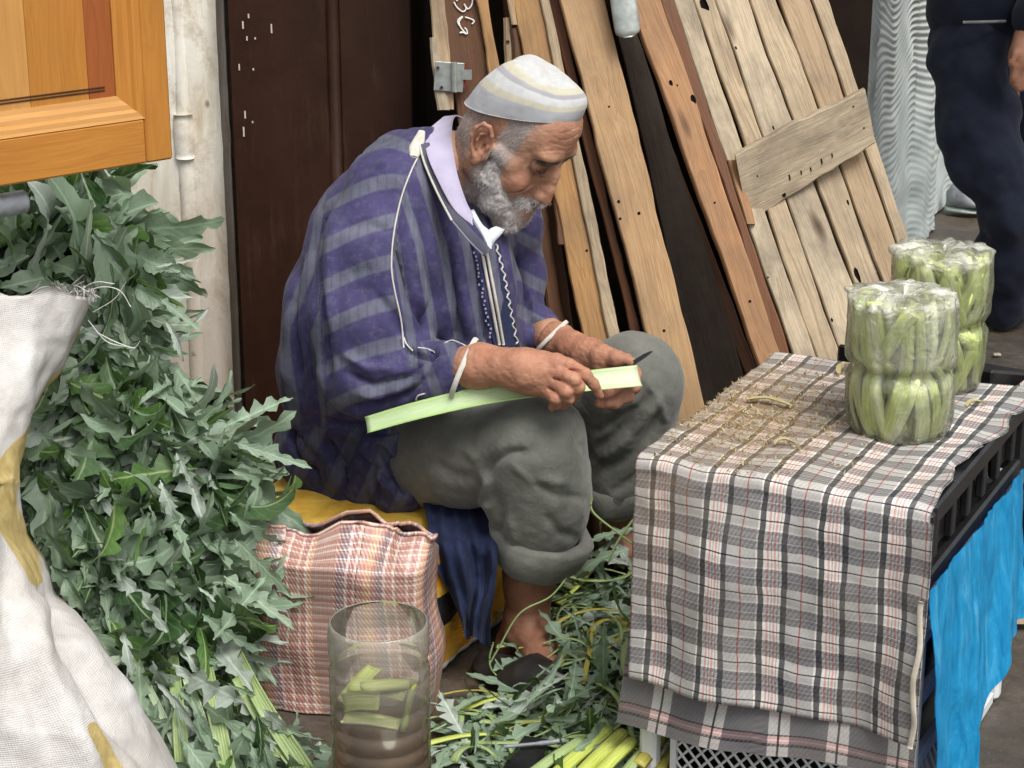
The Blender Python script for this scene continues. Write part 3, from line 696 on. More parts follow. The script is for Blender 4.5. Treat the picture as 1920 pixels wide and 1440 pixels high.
# panel boards and groove
zi = zR + mw; s_in = sL - mw
bnd = [Wd, SZ(-60, 100)[0], SZ(45, 100)[0], SZ(156, 100)[0], s_in]
for i in range(4):
    cbox(bnd[i] + .0002, bnd[i + 1] - .0002, zi - .004, H, -.004, .0082, M[('door_wood', 'door_wood_pale', 'door_wood', 'door_wood_red')[i]], 'panel_board', True, .0006, 6 + i)
g0 = SZ(195, 165); g1 = SZ(195, 173)
mdark = m_plain('groove', (.09, .035, .012), .8)
for k, zc in enumerate((SZ(150, 167)[1], SZ(150, 173)[1])):
    c = A1 + sx_ * ((Wd + SZ(190, 165)[0]) / 2) + up_ * zc + nr * .0086; V, F, L = box(c, (SZ(190, 165)[0] - Wd, .0014, .0022), ax=np.array([sx_, nr, up_])); obj('groove_line', V, F, mdark, cup)
# grey bar end under it
a = P(38, 379, 2.62); b = P(-160, 415, 2.5); V, F = tube(catmull([b, (a + b) / 2, a, a + (a - b) * .03], 14), [.0165] * 12 + [.0155, .010], 12, sq=(1.0, .8), twist=.4)
bar = thing('cart_handle', 'grey plastic handle end sticking out below the cupboard door, far left', 'handle', b * [1, 1, 0])
obj('grip', V, F, M['greymetal'], bar, True)

# ================================================================ the seated man
def m_skin():
    t = NT('skin'); o = t.obj(); r = t.attr('red'); h = t.attr('hair'); dk = t.attr('dark')
    n = t.noise(o, 38, 5, .6); n2 = t.noise(o, 300, 3, .6)
    c = t.ramp(n, [(.3, (.35, .18, .110)), (.7, (.52, .295, .19))])
    c = t.mix(t.math('MULTIPLY', r, .75), c, (.38, .135, .080))
    n4 = t.noise(o, 13, 4, .6); c = t.mix(t.ramp(n4, [(.4, 0.0), (.7, .5)]), c, (.25, .115, .075))
    c = t.mix(t.math('MULTIPLY', t.ramp(t.noise(o, 110, 3, .7), [(.62, 0.0), (.75, 1.0)]), .35), c, (.2, .085, .045))
    c = t.mix(t.math('MULTIPLY', h, t.ramp(n2, [(.3, .5), (.65, 1.0)])), c, (.30, .27, .26))
    c = t.mix(dk, c, (.13, .050, .028))
    v = t.voro(o, 420); wr = t.noise(t.mapping(o, (1, 1, 2.2)), 60, 4, .65)
    nb = t.bump(wr, .45, .003, t.bump(v, .12, .0006))
    return t.done(t.bsdf(c, .58, .35, nb, sub=.08, subr=(.012, .005, .003)))
MSK = m_skin()
# ---- head, sculpted in its own frame: x forward, y to his left, z up
YAW, PIT = R(27), R(33)
fw = np.array([math.cos(YAW) * math.cos(PIT), -math.sin(YAW) * math.cos(PIT), -math.sin(PIT)])
lf = np.array([math.sin(YAW), math.cos(YAW), 0.]); upv = np.cross(fw, lf)
HO = P(911, 270, 3.10) + lf * .080
HM = np.array([fw, lf, upv])
HS = np.array([.90, 1, 1.03])
def H2W(V): return HO + (np.asarray(V) * HS) @ HM
def W2H(p): return ((np.asarray(p) - HO) @ HM.T) / HS
hf = Field((-.135, -.105, -.22), (.160, .105, .155), .0016)
hf.ell((.006, 0, .038), (.083, .072, .078), k=0)
hf.ell((.045, 0, .050), (.065, .064, .060), k=.02)
hf.ell((.050, 0, -.024), (.055, .058, .072), k=.03)
for s in (-1, 1):
    hf.cone((.000, s * .060, -.050), .018, (.082, s * .022, -.108), .020, k=.03)
    hf.ell((.068, s * .042, -.034), (.026, .020, .020), k=.02)          # cheek
    hf.cone((.052, s * .056, -.010), .012, (.02, s * .071, .0), .008, k=.015)
    hf.ell((.097, s * .031, .034), (.019, .028, .0115), k=.014)           # brow ridge
hf.cone((.095, -.012, -.110), .021, (.095, .012, -.110), .021, k=.02)   # chin
hf.ell((.085, 0, -.078), (.033, .034, .028), k=.02)                      # muzzle
hf.ell((.078, 0, .060), (.028, .052, .040), k=.03)                       # forehead
for s in (-1, 1):
    hf.ell((.114, s * .042, .009), (.024, .0240, .0165), k=.010, sub=True)  # socket
# neck
nb0 = W2H(P(866, 330, 3.21)); hf.cone((-.024, 0, -.025), .058, nb0, .058, k=.03)
hf.cone((.01, -.02, -.09), .035, nb0 + np.array([.02, -.01, 0]), .045, k=.03)
hf.ell((-.045, 0, -.005), (.033, .05, .04), k=.03)
for s in (-1, 1):
    hf.ell((.097, s * .012, .006), (.012, .008, .020), k=.008)
    hf.ell((.0910, s * .0350, .0105), (.0160, .0175, .0145), k=.003)      # eyeball and lids
    hf.chain([(.0990, s * .0165, .0100), (.1068, s * .026, .0165), (.1065, s * .036, .0173), (.0975, s * .0475, .0110)], [.0022, .0032, .0034, .0024], k=.004)
    hf.chain([(.1000, s * .018, .0025), (.1055, s * .028, -.0015), (.1035, s * .038, -.0010), (.0955, s * .047, .006)], [.0016, .0022, .0022, .0016], k=.004)
    hf.chain([(.1055, s * .0215, .0055), (.1070, s * .032, .0020), (.1040, s * .0425, .0025), (.0965, s * .049, .006)], [.0011, .0019, .0018, .001], k=.0015, sub=True)   # slit
    hf.chain([(.1050, s * .026, -.0100), (.1030, s * .034, -.0125), (.0940, s * .046, -.0090)], [.0014, .0022, .0014], k=.006, sub=True)  # bag
    hf.chain([(.1060, s * .0185, .0160), (.1110, s * .028, .0235), (.1040, s * .044, .0215)], [.0016, .0022, .0016], k=.005, sub=True)
    for dz, dx in ((.004, 0), (-.002, .001), (-.008, .0005)):            # crow's feet
        hf.cone((.090 + dx, s * .054, dz), .0009, (.074, s * .064, dz * 2.0 + .002), .0007, k=.003, sub=True)
    hf.chain([(.117, s * .018, -.038), (.106, s * .031, -.055), (.099, s * .035, -.075)], [.0018, .0026, .0018], k=.009, sub=True)      # nasolabial
    hf.chain([(.102, s * .026, -.024), (.088, s * .044, -.040), (.075, s * .054, -.060)], [.001, .0018, .001], k=.008, sub=True)
# nose
hf.chain([(.102, 0, .012), (.106, 0, -.012), (.109, 0, -.036)], [.0095, .0115, .0145], k=.008)
hf.chain([(.108, 0, .016), (.117, 0, -.004), (.124, 0, -.028), (.1265, 0, -.0470)], [.0070, .0074, .0085, .0108], k=.010)
hf.ell((.117, 0, -.043), (.0165, .0130, .0115), k=.008)
for s in (-1, 1):
    hf.ell((.1145, s * .0135, -.0440), (.0125, .0070, .0095), k=.0035)
    hf.ell((.1200, s * .0075, -.0535), (.0060, .0036, .0040), k=.002, sub=True)
    hf.cone((.1035, s * .0170, -.0315), .0010, (.1055, s * .0225, -.048), .0018, k=.003, sub=True)
# mouth
hf.cone((.108, -.012, -.0660), .0075, (.108, .012, -.0660), .0075, k=.010)
hf.cone((.108, -.011, -.0800), .0068, (.108, .011, -.0800), .0068, k=.008)
hf.chain([(.098, -.027, -.0765), (.1135, -.012, -.0735), (.1165, 0, -.0730), (.1135, .012, -.0735), (.098, .027, -.0765)], [.0010, .0014, .0012, .0014, .0010], k=.003, sub=True)
for z, a in ():
    hf.chain([(.1075, -.034, z - .003), (.1155, -.018, z + .002), (.1185, 0, z), (.1155, .018, z + .002), (.1075, .034, z - .003)], [a * .5, a, a, a, a * .5], k=.004, sub=True)
for s in (-1, 1):
    hf.cone((.122, s * .005, .034), .0009, (.119, s * .0065, .018), .0010, k=.004, sub=True)
for s in (-1, 1):
    hf.ell((.0995, s * .0185, -.006), (.010, .009, .014), k=.008); hf.ell((.1060, s * .0110, -.002), (.010, .009, .018), k=.008)
# ears
for s in (-1, 1):
    def E_(x, z, y=.0): return (x, s * (.081 + y), z)
    hf.ell((-.006, s * .079, -.002), (.020, .008, .033), ax=Matrix.Rotation(R(-22), 3, 'Y').transposed(), k=.006)
    hf.ell((-.005, s * .089, .000), (.0115, .0065, .019), ax=Matrix.Rotation(R(-22), 3, 'Y').transposed(), k=.003, sub=True)
    hf.chain([E_(.008, .006, .004), E_(.005, .020, .006), E_(-.006, .031, .009), E_(-.019, .030, .011), E_(-.027, .018, .012), E_(-.026, .002, .012), E_(-.018, -.014, .009), E_(-.007, -.026, .005)], [.0026, .0032, .0036, .0038, .0038, .0036, .0032, .0038], k=.003)
    hf.chain([E_(-.006, .018, .005), E_(-.015, .012, .008), E_(-.015, .000, .008), E_(-.009, -.012, .006)], [.0022, .0026, .0026, .0024], k=.003)
    hf.ell(E_(-.0005, -.031, .003), (.0085, .0046, .0105), k=.004)
    hf.ell(E_(.0085, -.001, .004), (.0042, .0040, .0062), k=.003)
    hf.ell(E_(.001, -.006, .003), (.0050, .0075, .0065), k=.002, sub=True)
hV, hF = hf.mesh(); hV = relax(hV, hF, 1, .35)
N = normals(hV, hF)
hV = hV + N * (fbm(hV * [1, 1, 1.6], 70, 3, 11) * .0007)[:, None]
x, y, z = hV.T
fr_ = sum(np.exp(-((z - z0 - .003 * np.sin(y * 90 + z0 * 99) + y * y * 2) / .0014) ** 2) for z0 in (.052, .063, .075, .086)) * np.clip((x - .085) / .01, 0, 1)
hV = hV - normals(hV, hF) * (.0006 * fr_)[:, None]
x, y, z = hV.T
ay = np.abs(y)
def blob(c, r): return np.exp(-(((hV * [1, 1, 1] - np.array(c)) / np.array(r)) ** 2).sum(1))
redm = blob((.128, 0, -.034), (.014, .016, .016)) * .7 + .6 * np.clip(np.exp(-((ay - .050) / .018) ** 2) * np.exp(-((x - .080) / .03) ** 2) * np.exp(-((z + .028) / .018) ** 2), 0, 1)
redm += .40 * ((ay > .080) & (x < .014) & (x > -.035)) * (z < .04) + .8 * np.exp(-((z + .081) / .006) ** 2) * (x > .104) * (ay < .024) + .35 * np.exp(-((z - .07) / .03) ** 2) * (x > .08)
redm += .5 * (z < -.12)
darkm = np.clip(np.exp(-((ay - .036) / .017) ** 2 - ((z - .009) / .014) ** 2) * (x > .08) * 1.1, 0, .85)
# where hair and beard grow: sideburn, jaw, moustache, nape
jaw = -.034 + .42 * (x - .0)          # beard's upper border falls toward the mouth... in x
bl = np.clip(((-.030 - .52 * np.clip(x - .035, 0, .1)) - z) / .010, 0, 1) * (z > -.135) * (x > -.005 ) * np.clip((x + .005) / .01, 0, 1)
side = np.clip((z + .055) / .02, 0, 1) * np.exp(-((x - .034 - .10 * np.clip(z, 0, .1)) / .016) ** 2) * (ay > .045) * (z < .09)
sm = lambda v, a, b: np.clip((v - a) / (b - a), 0, 1) ** 2 * (3 - 2 * np.clip((v - a) / (b - a), 0, 1))
temple = sm(z, -.005, .02) * sm(ay, .035, .055) * sm(-x, -.056, -.040) * sm(x, .008, .018)
nape = ((x < -.022) & (z > -.06) & (z < .06)) * np.clip((z + .06) / .03, 0, 1)
mous = np.exp(-((z + .060) / .0085) ** 2) * (x > .092) * (ay < .036)
hairm = np.clip(bl + side + temple * .75 + nape * .55 + mous, 0, 1) * (1 - np.exp(-((z + .081) / .005) ** 2) * (x > .104) * (ay < .02))
hairm[(ay > .081) & (x < .016) & (z > -.045) & (z < .04)] = 0
headV, headF = H2W(hV), hF
# ---- arms and hands (world)
S = .00086
af = Field(P(860, 600, 3.3) * [1, 0, 1] + [0, 2.72, -.20], P(1290, 560, 3.2) * [1, 0, 1] + [0, 3.36, .06], .0018)
def J(*a): return [P(*q) for q in a]
# near (right) arm
el_n = P(720, 700, 3.08)
def flatn(f): return (np.array([-.25, -.85, .45]), f)
af.chain(J((780, 705, 3.02), (900, 686, 2.95), (948, 688, 2.925)), [.038, .0335, .0285], k=.02)
af.chain(J((950, 690, 2.925), (985, 692, 2.91), (1022, 694, 2.905)), [.026, .030, .030], k=.02)
af.chain(J((975, 712, 2.915), (1020, 722, 2.905)), [.018, .020], k=.02)
MCP = J((1044, 678, 2.893), (1046, 697, 2.886), (1040, 716, 2.884), (1030, 732, 2.888))
for m_, r_ in zip(MCP, (.0125, .0128, .012, .011)): af.ell(m_, (r_, r_, r_), k=.010)
WR = P(960, 690, 2.925)
for m_ in MCP: af.cone(WR * .45 + m_ * .55, .014, m_, .0115, k=.008)
# index: along the stalk, then down over its edge
af.chain([MCP[0]] + J((1066, 684, 2.888), (1097, 701, 2.888), (1114, 722, 2.893), (1125, 741, 2.900)), [.0118, .0108, .0100, .0088, .0072], k=.004)
# middle, ring, little: curled round the stalk
af.chain([MCP[1]] + J((1076, 712, 2.868), (1084, 727, 2.872), (1074, 745, 2.895), (1060, 748, 2.915)), [.0125, .0115, .0108, .0095, .008], k=.0035)
af.chain([MCP[2]] + J((1062, 733, 2.866), (1066, 746, 2.874), (1056, 757, 2.897), (1044, 756, 2.915)), [.0120, .0112, .0102, .0092, .008], k=.0035)
af.chain([MCP[3]] + J((1042, 748, 2.872), (1044, 757, 2.882), (1036, 762, 2.900)), [.0110, .0100, .0092, .008], k=.0035)
# thumb behind the stalk
af.chain(J((990, 690, 2.93), (1035, 690, 2.955), (1080, 700, 2.965), (1108, 708, 2.962)), [.017, .0135, .0115, .009], k=.006)
# tendons and creases
for m_ in MCP[:3]: af.cone(WR * .35 + m_ * .65 + [0, -.012, .006], .003, m_ + [0, -.006, .004], .003, k=.007)
for a_, b_ in zip(MCP[:-1], MCP[1:]):
    c_ = (a_ + b_) / 2 + np.array([.012, -.010, 0]); af.cone(c_ - [.016, 0, 0], .0014, c_ + [.022, -.002, -.006], .0022, k=.006, sub=True)
# far (left) arm
af.chain(J((1000, 620, 3.25), (1046, 640, 3.18), (1076, 652, 3.13)), [.034, .0285, .0255], k=.02)
af.chain(J((1076, 654, 3.13), (1105, 668, 3.09), (1135, 680, 3.05)), [.024, .027, .0255], k=.02)
# thumb along the top of the stalk
af.chain(J((1100, 664, 3.085), (1130, 666, 3.045), (1158, 673, 3.020), (1184, 678, 3.005)), [.021, .0155, .0120, .0088], k=.012)
# fingers pass behind and show under the stalk
fb = J((1148, 668, 3.06), (1143, 682, 3.052), (1134, 697, 3.048), (1122, 708, 3.046))
af.chain([fb[0]] + J((1172, 676, 3.035), (1192, 700, 3.018), (1190, 726, 3.000), (1172, 738, 2.990)), [.0125, .0110, .0100, .0095, .008], k=.006)
af.chain([fb[1]] + J((1170, 700, 3.030), (1183, 726, 3.012), (1176, 744, 2.992), (1160, 749, 2.984)), [.0130, .0112, .0104, .0098, .0084], k=.004)
af.chain([fb[2]] + J((1156, 716, 3.026), (1166, 738, 3.006), (1156, 755, 2.986), (1140, 756, 2.980)), [.0128, .0112, .0104, .0096, .0082], k=.004)
af.chain([fb[3]] + J((1136, 724, 3.022), (1144, 744, 3.004), (1134, 758, 2.986), (1122, 756, 2.980)), [.0118, .0102, .0094, .0088, .0078], k=.004)
for q in fb: af.cone(P(1100, 668, 3.09), .017, q, .0125, k=.008)
aV, aF = af.mesh(); aV = relax(aV, aF, 1, .3); N = normals(aV, aF)
aV = aV + N * (fbm(aV, 60, 3, 21) * .0011 + fbm(aV * [1, 1, 1], 190, 2, 25) * .0004)[:, None]
# ---- legs, feet and trunk under the clothes
lg = Field((P(850, 1100, 3.1)[0] - .02, 2.70, -.01), (P(1230, 1100, 3.2)[0], 3.35, .62), .004)
lg.chain(J((1010, 830, 3.02), (1000, 1000, 3.04), (992, 1090, 3.05), (988, 1165, 3.055)), [.055, .056, .043, .037], k=.02)
lg.chain(J((985, 1165, 3.06), (957, 1213, 3.08)), [.038, .030], k=.02)
lg.chain(J((990, 1185, 3.04), (1015, 1228, 2.98), (1032, 1250, 2.93)), [.036, .028, .018], k=.02)
lg.ell(P(1012, 1160, 3.03), (.012, .012, .013), k=.01)
lg.chain(J((1200, 760, 3.26), (1165, 920, 3.27), (1160, 1000, 3.28), (1170, 1040, 3.24)), [.050, .040, .028, .022], k=.02)
lV, lF = lg.mesh(); lV = relax(lV, lF, 2, .4); lV = lV + normals(lV, lF) * (fbm(lV * [1, 1, 1.5], 40, 3, 61) * .0018)[:, None]
tf = Field((P(480, 700, 3.3)[0], 2.95, .15), (P(1080, 700, 3.3)[0], 3.62, .95), .009)
tf.chain(J((700, 860, 3.34), (700, 700, 3.33), (760, 520, 3.32), (820, 390, 3.27), (838, 310, 3.20)), [.115, .12, .12, .10, .06], k=.03)
tf.chain(J((750, 385, 3.14), (705, 690, 3.08), (800, 702, 3.01)), [.05, .042, .036], k=.03)
tf.chain(J((950, 410, 3.40), (980, 600, 3.36), (1030, 630, 3.2)), [.045, .038, .032], k=.03)
tf.chain(J((720, 870, 3.3), (1010, 830, 3.02)), [.075, .055], k=.03); tf.chain(J((860, 800, 3.45), (1200, 745, 3.24)), [.075, .055], k=.03)
tV, tF = tf.mesh()
PL = P(700, 950, 3.25) * [1, 1, 0]
mb = MB()
mb.add(headV, headF, red=np.clip(redm, 0, 1), hair=hairm, dark=darkm); mb.add(aV, aF, red=np.full(len(aV), .42) + .35 * np.clip(fbm(aV, 25, 2, 6), 0, 1), hair=np.zeros(len(aV)))
mb.add(lV, lF, red=np.full(len(lV), .35), hair=np.zeros(len(lV)), dark=np.clip(.35 + .25 * fbm(lV, 25, 3, 5), 0, .7)); mb.add(tV, tF, red=np.zeros(len(tV)), hair=np.zeros(len(tV)))
man = mb.build('person', MSK, None, True, loc=PL)
tag(man, 'bearded man in knitted cap and striped purple robe sitting peeling a green stalk', 'person')

# ---- cap
def m_cap():
    t = NT('cap_knit'); o = t.obj(); v = t.attr('v'); n = t.noise(o, 90, 3, .6)
    vv = t.math('ADD', v, t.math('MULTIPLY', t.math('SUBTRACT', t.noise(o, 26, 3, .6), .5), .02))
    c = t.ramp(vv, [(0, (.42, .43, .46)), (.215, (.42, .43, .46)), (.235, (.58, .55, .43)), (.31, (.58, .55, .43)), (.335, (.62, .63, .63)), (.455, (.62, .63, .63)), (.475, (.40, .39, .42)), (.535, (.40, .39, .42)), (.56, (.60, .57, .44)), (.66, (.60, .57, .44)), (.70, (.62, .62, .61))])
    c = t.mix(t.ramp(n, [(.3, .25), (.6, 0.0)]), c, (.35, .35, .37))
    k = t.math('SINE', t.math('MULTIPLY', t.attr('u'), 620)); k2 = t.math('SINE', t.math('MULTIPLY', v, 420))
    return t.done(t.bsdf(c, .9, .2, t.bump(t.math('ADD', t.math('MULTIPLY', k, k2), n), .5, .0015), sheen=.2))
nu, nv = 160, 70; Vc = []; uu = []; vv = []
for i in range(nu):
    th = 2 * np.pi * i / nu; ct, st_ = math.cos(th), math.sin(th)
    for j in range(nv):
        q = j / (nv - 1); ph = q * np.pi / 2
        pr = math.cos(ph) ** .66 if q < .999 else 0; hh = math.sin(ph) ** .95
        bx0, bx1 = -.002, -.006
        rx, ry = .1000, .0800
        X = bx0 + (bx1 - bx0) * q + rx * pr * ct; Y = ry * pr * st_
        zr = .052 + .46 * (rx * ct)
        zt = .136 + .08 * X
        Z = zr + (zt - zr) * hh
        # soft crumples in the crown
        d = .0035 * math.sin(3 * th + 1.1) * math.sin(np.pi * min(q * 1.15, 1)) + .004 * math.cos(5 * th) * q * (1 - q) * 2
        if q > .3: Z += -.007 * math.exp(-((X - .012) / .012) ** 2) * max(0, min(1, (q - .35) * 3)) * math.exp(-((Y + .02) / .05) ** 2)
        Vc.append((X + ct * d, Y + st_ * d, Z + d)); uu.append(i / nu); vv.append(q)
Vc = np.array(Vc); Vc += unit(Vc - [0, 0, .05]) * (fbm(Vc, 45, 2, 8) * .0014)[:, None]
F = grid_faces(nu, nv, True, False)
inn = Vc * [.972, .965, 1]; m0 = len(Vc)
rim = [[i * nv, ((i + 1) % nu) * nv, ((i + 1) % nu) * nv + m0, i * nv + m0] for i in range(nu)]
obj('cap', H2W(np.vstack([Vc, inn])), F + rim + [[a + m0 for a in f][::-1] for f in F if f[0] % nv < 10], m_cap(), man, True, {'u': np.tile(uu, 2), 'v': np.tile(vv, 2)})

# ---- beard and hair: a soft mass plus many short strands
def m_hair(name, a, b):
    t = NT(name); o = t.obj(); r = t.attr('rnd'); n = t.noise(o, 140, 4, .7)
    c = t.mix(t.math('ADD', t.math('MULTIPLY', r, .7), t.math('MULTIPLY', n, .4), clamp=True), a, b)
    return t.done(t.bsdf(c, .6, .35, t.bump(n, .6, .002)))
MH = m_hair('grey_hair', (.22, .195, .185), (.86, .83, .81)); MHD = m_hair('dark_hair', (.035, .025, .02), (.26, .21, .18))
MHW = m_hair('white_hair', (.33, .31, .30), (.78, .76, .75))
rng = np.random.RandomState(5)
HN = normals(hV, hF)
def strands(mask, n, L, w, flow, seed, lift=.35, curl=.5, jit=.4, nseg=5):
    r = np.random.RandomState(seed); idx = np.nonzero(mask > .05)[0]; p = mask[idx]; p = p / p.sum()
    I = r.choice(idx, n, p=p); Vs = []; Fs = []; rn = []; k = 0
    for i in I:
        nrm = HN[i]; f = flow(hV[i]) + r.normal(0, jit, 3); f = f - nrm * (f @ nrm) * .9; f = unit(f)
        l = L * r.uniform(.55, 1.25); pos = hV[i] - nrm * .001; d = unit(f + nrm * lift * r.uniform(.3, 1.5)); ax = unit(r.normal(0, 1, 3)); c_ = r.normal(0, curl)
        sd = unit(np.cross(d, nrm)); rr = r.rand()
        for s in range(nseg + 1):
            ww = w * (1 - (s / nseg) ** 2 * .9); Vs += [pos - sd * ww, pos + sd * ww, pos + nrm * ww * 1.2]; rn += [rr] * 3
            if s < nseg:
                a = k + s * 3
                Fs += [[a, a + 1, a + 4, a + 3], [a + 1, a + 2, a + 5, a + 4], [a + 2, a, a + 3, a + 5]]
            pos = pos + d * l / nseg; d = unit(d + np.cross(ax, d) * c_ * .45 - nrm * lift * .22)
        k += (nseg + 1) * 3
    return np.array(Vs), Fs, np.array(rn)
# soft mass
bf_ = Field((-.03, -.105, -.165), (.150, .105, .03), .0018)
for s in (-1, 1):
    bf_.chain([(.026, s * .066, -.010), (.026, s * .063, -.032), (.032, s * .061, -.058), (.054, s * .047, -.088), (.084, s * .024, -.108)], [.004, .008, .012, .015, .016], k=.02)
    bf_.chain([(.040, s * .058, -.030), (.052, s * .052, -.058), (.072, s * .040, -.080), (.094, s * .020, -.098)], [.005, .008, .011, .013], k=.02)
bf_.cone((.096, -.015, -.108), .0165, (.096, .015, -.108), .0165, k=.02)
bV, bF = bf_.mesh(); N = normals(bV, bF)
bV = bV + N * (fbm(bV, 60, 3, 31) * .0028 + fbm(bV, 160, 2, 35) * .0014)[:, None]
Bm = np.clip(fbm(bV, 22, 2, 3) * .35 + .45 + .2 * np.clip((-.09 - bV[:, 2]) / .03, 0, 1), 0, 1)
mb = MB(); mb.add(H2W(bV), bF, rnd=Bm * .55)
HN0, hV0 = HN, hV
allN = normals(bV, bF); hV, HN = bV, allN
m1 = (bV[:, 1] < .075).astype(float) * ((bV[:, 0] > 0).astype(float))
V_, F_, r_ = strands(m1, 12000, .0095, .00030, lambda p: np.array([.25, 0, -1.0]), 3, lift=.45, curl=.9, jit=.55)
mb.add(H2W(V_), F_, rnd=np.clip(r_ * .8 + .15 * (V_[:, 2] < -.1), 0, 1)); hV, HN = hV0, HN0
V_, F_, r_ = strands(np.clip(bl + side, 0, 1) * (ay < .082), 2600, .009, .00030, lambda p: np.array([.1, 0, -1.0]), 4, lift=.25, curl=.5)
mb.add(H2W(V_), F_, rnd=r_ * .85)
mb.build('beard', MH, man, True)
V_, F_, r_ = strands(mous * (z > -.072), 750, .0125, .00042, lambda p: np.array([.15, 1.1 * np.sign(p[1]), -.9]), 6, lift=.25, curl=.4, jit=.25)
obj('moustache', H2W(V_), F_, MHW, man, True, {'rnd': r_ * .9})
tm = ((z > -.012) & (z < .10) & (x < .052 + .1 * z) & (x > .012) & (ay > .048) & (ay < .0815)).astype(float) + (nape > .2) * .9 * (ay < .078)
V_, F_, r_ = strands(tm, 7000, .015, .00028, lambda p: np.array([-.55 if p[0] > 0 else -.2, 0, -1.0]), 7, lift=.12, curl=.25, jit=.22)
obj('hair', H2W(V_), F_, MH, man, True, {'rnd': np.clip(r_ * .8 + .1 * (V_[:, 0] > 0), 0, 1)})
for s in (-1, 1):
    em = (np.exp(-((z - .026 - .05 * (.033 - ay)) / .0052) ** 2) * (y * s > .010) * (ay < .050) * (x > .09)); em[em < .3] = 0
    V_, F_, r_ = strands(em, 620, .0095, .00042, lambda p: np.array([.2, .9 * np.sign(p[1]), -.25]), 9 + s, lift=.45, curl=.3, jit=.25)
    HB = bvh_of(headV, headF)
    obj('eyebrow', H2W(V_), F_, MHD, man, True, {'rnd': r_ * .8})

# lash lines on the closed lids
def eye_line(s):
    pts = [hV0[np.argmin(((hV0 - np.array([.105, s * q, zz_])) ** 2).sum(1))] for q, zz_ in ((.0215, .0075), (.027, .0020), (.034, .0002), (.041, .0015), (.048, .0065))]
    return catmull(pts, 16)
for s in (-1, 1):
    V, F = tube(H2W(eye_line(s)), .0010, 6); obj('eyelash', V, F, MHD, man, True, {'rnd': np.zeros(len(V))})
# ================================================================ clothes of the seated man
SEAM = [(792, 282), (772, 318), (752, 372), (738, 440), (734, 500), (740, 545), (752, 600), (757, 655), (772, 690)]
def m_robe():
    t = NT('robe_stripes'); o = t.obj(); st = t.attr('st'); tone = t.attr('tone')
    ns = t.noise(o, 22, 3, .6); s = t.math('FRACT', t.math('ADD', st, t.math('MULTIPLY', t.math('SUBTRACT', ns, .5), .10)))
    m = t.ramp(s, [(0, 0.0), (.54, 0.0), (.60, 1.0), (.90, 1.0), (.96, 0.0)])
    n = t.noise(o, 17, 5, .65)
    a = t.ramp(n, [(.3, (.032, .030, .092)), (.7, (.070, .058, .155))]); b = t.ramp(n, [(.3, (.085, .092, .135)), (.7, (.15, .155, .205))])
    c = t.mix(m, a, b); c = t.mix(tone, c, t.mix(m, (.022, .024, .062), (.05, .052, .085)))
    thr = t.noise(t.mapping(o, (1, 1, 1)), 500, 2, .6); c = t.mix(t.math('MULTIPLY', thr, .35), c, (.03, .028, .06))
    c = t.mix(t.ramp(t.noise(o, 55, 4, .7), [(.5, 0.0), (.75, .35)]), c, (.17, .16, .21)); lad = t.math('SINE', t.math('MULTIPLY', t.sep(t.obj())[0], 420)); c = t.mix(t.math('MULTIPLY', m, t.ramp(lad, [(.5, 0.0), (.9, .22)])), c, (.03, .03, .07))
    nb = t.bump(t.noise(o, 38, 4, .6), .35, .006)
    return t.done(t.bsdf(c, .78, .25, t.bump(thr, .3, .0008, nb), sheen=.06))
MCORD = m_cloth('cream_cord', (.52, .49, .42), (.68, .66, .60), 60, 700)
rf = Field((P(490, 700, 3.25)[0], 2.84, .12), (P(1090, 700, 3.2)[0], 3.58, .95), .0048)
# trunk
rf.chain(J((672, 800, 3.30), (676, 690, 3.28), (690, 580, 3.28), (728, 460, 3.28), (776, 378, 3.27)), [.130, .140, .146, .138, .118], k=.03)
rf.cone(P(790, 350, 3.25), .10, P(835, 318, 3.22), .062, k=.03)
rf.chain(J((850, 440, 3.20), (862, 540, 3.19), (868, 640, 3.20), (850, 740, 3.24)), [.088, .098, .095, .085], k=.04)
rf.cone(P(800, 330, 3.2), .075, P(940, 420, 3.34), .07, k=.04)
# far arm
rf.chain(J((935, 430, 3.36), (958, 520, 3.36), (962, 600, 3.33)), [.064, .060, .054], k=.03)
rf.chain(J((962, 600, 3.33), (1000, 620, 3.25), (1018, 628, 3.215)), [.052, .042, .033], k=.03)
# near arm
rf.chain(J((742, 372, 3.15), (712, 480, 3.11), (700, 590, 3.08), (700, 680, 3.06)), [.092, .098, .098, .092], k=.03)
rf.chain(J((700, 690, 3.06), (780, 705, 3.02), (825, 702, 2.995), (850, 697, 2.982)), [.086, .066, .052, .0445], k=.02)
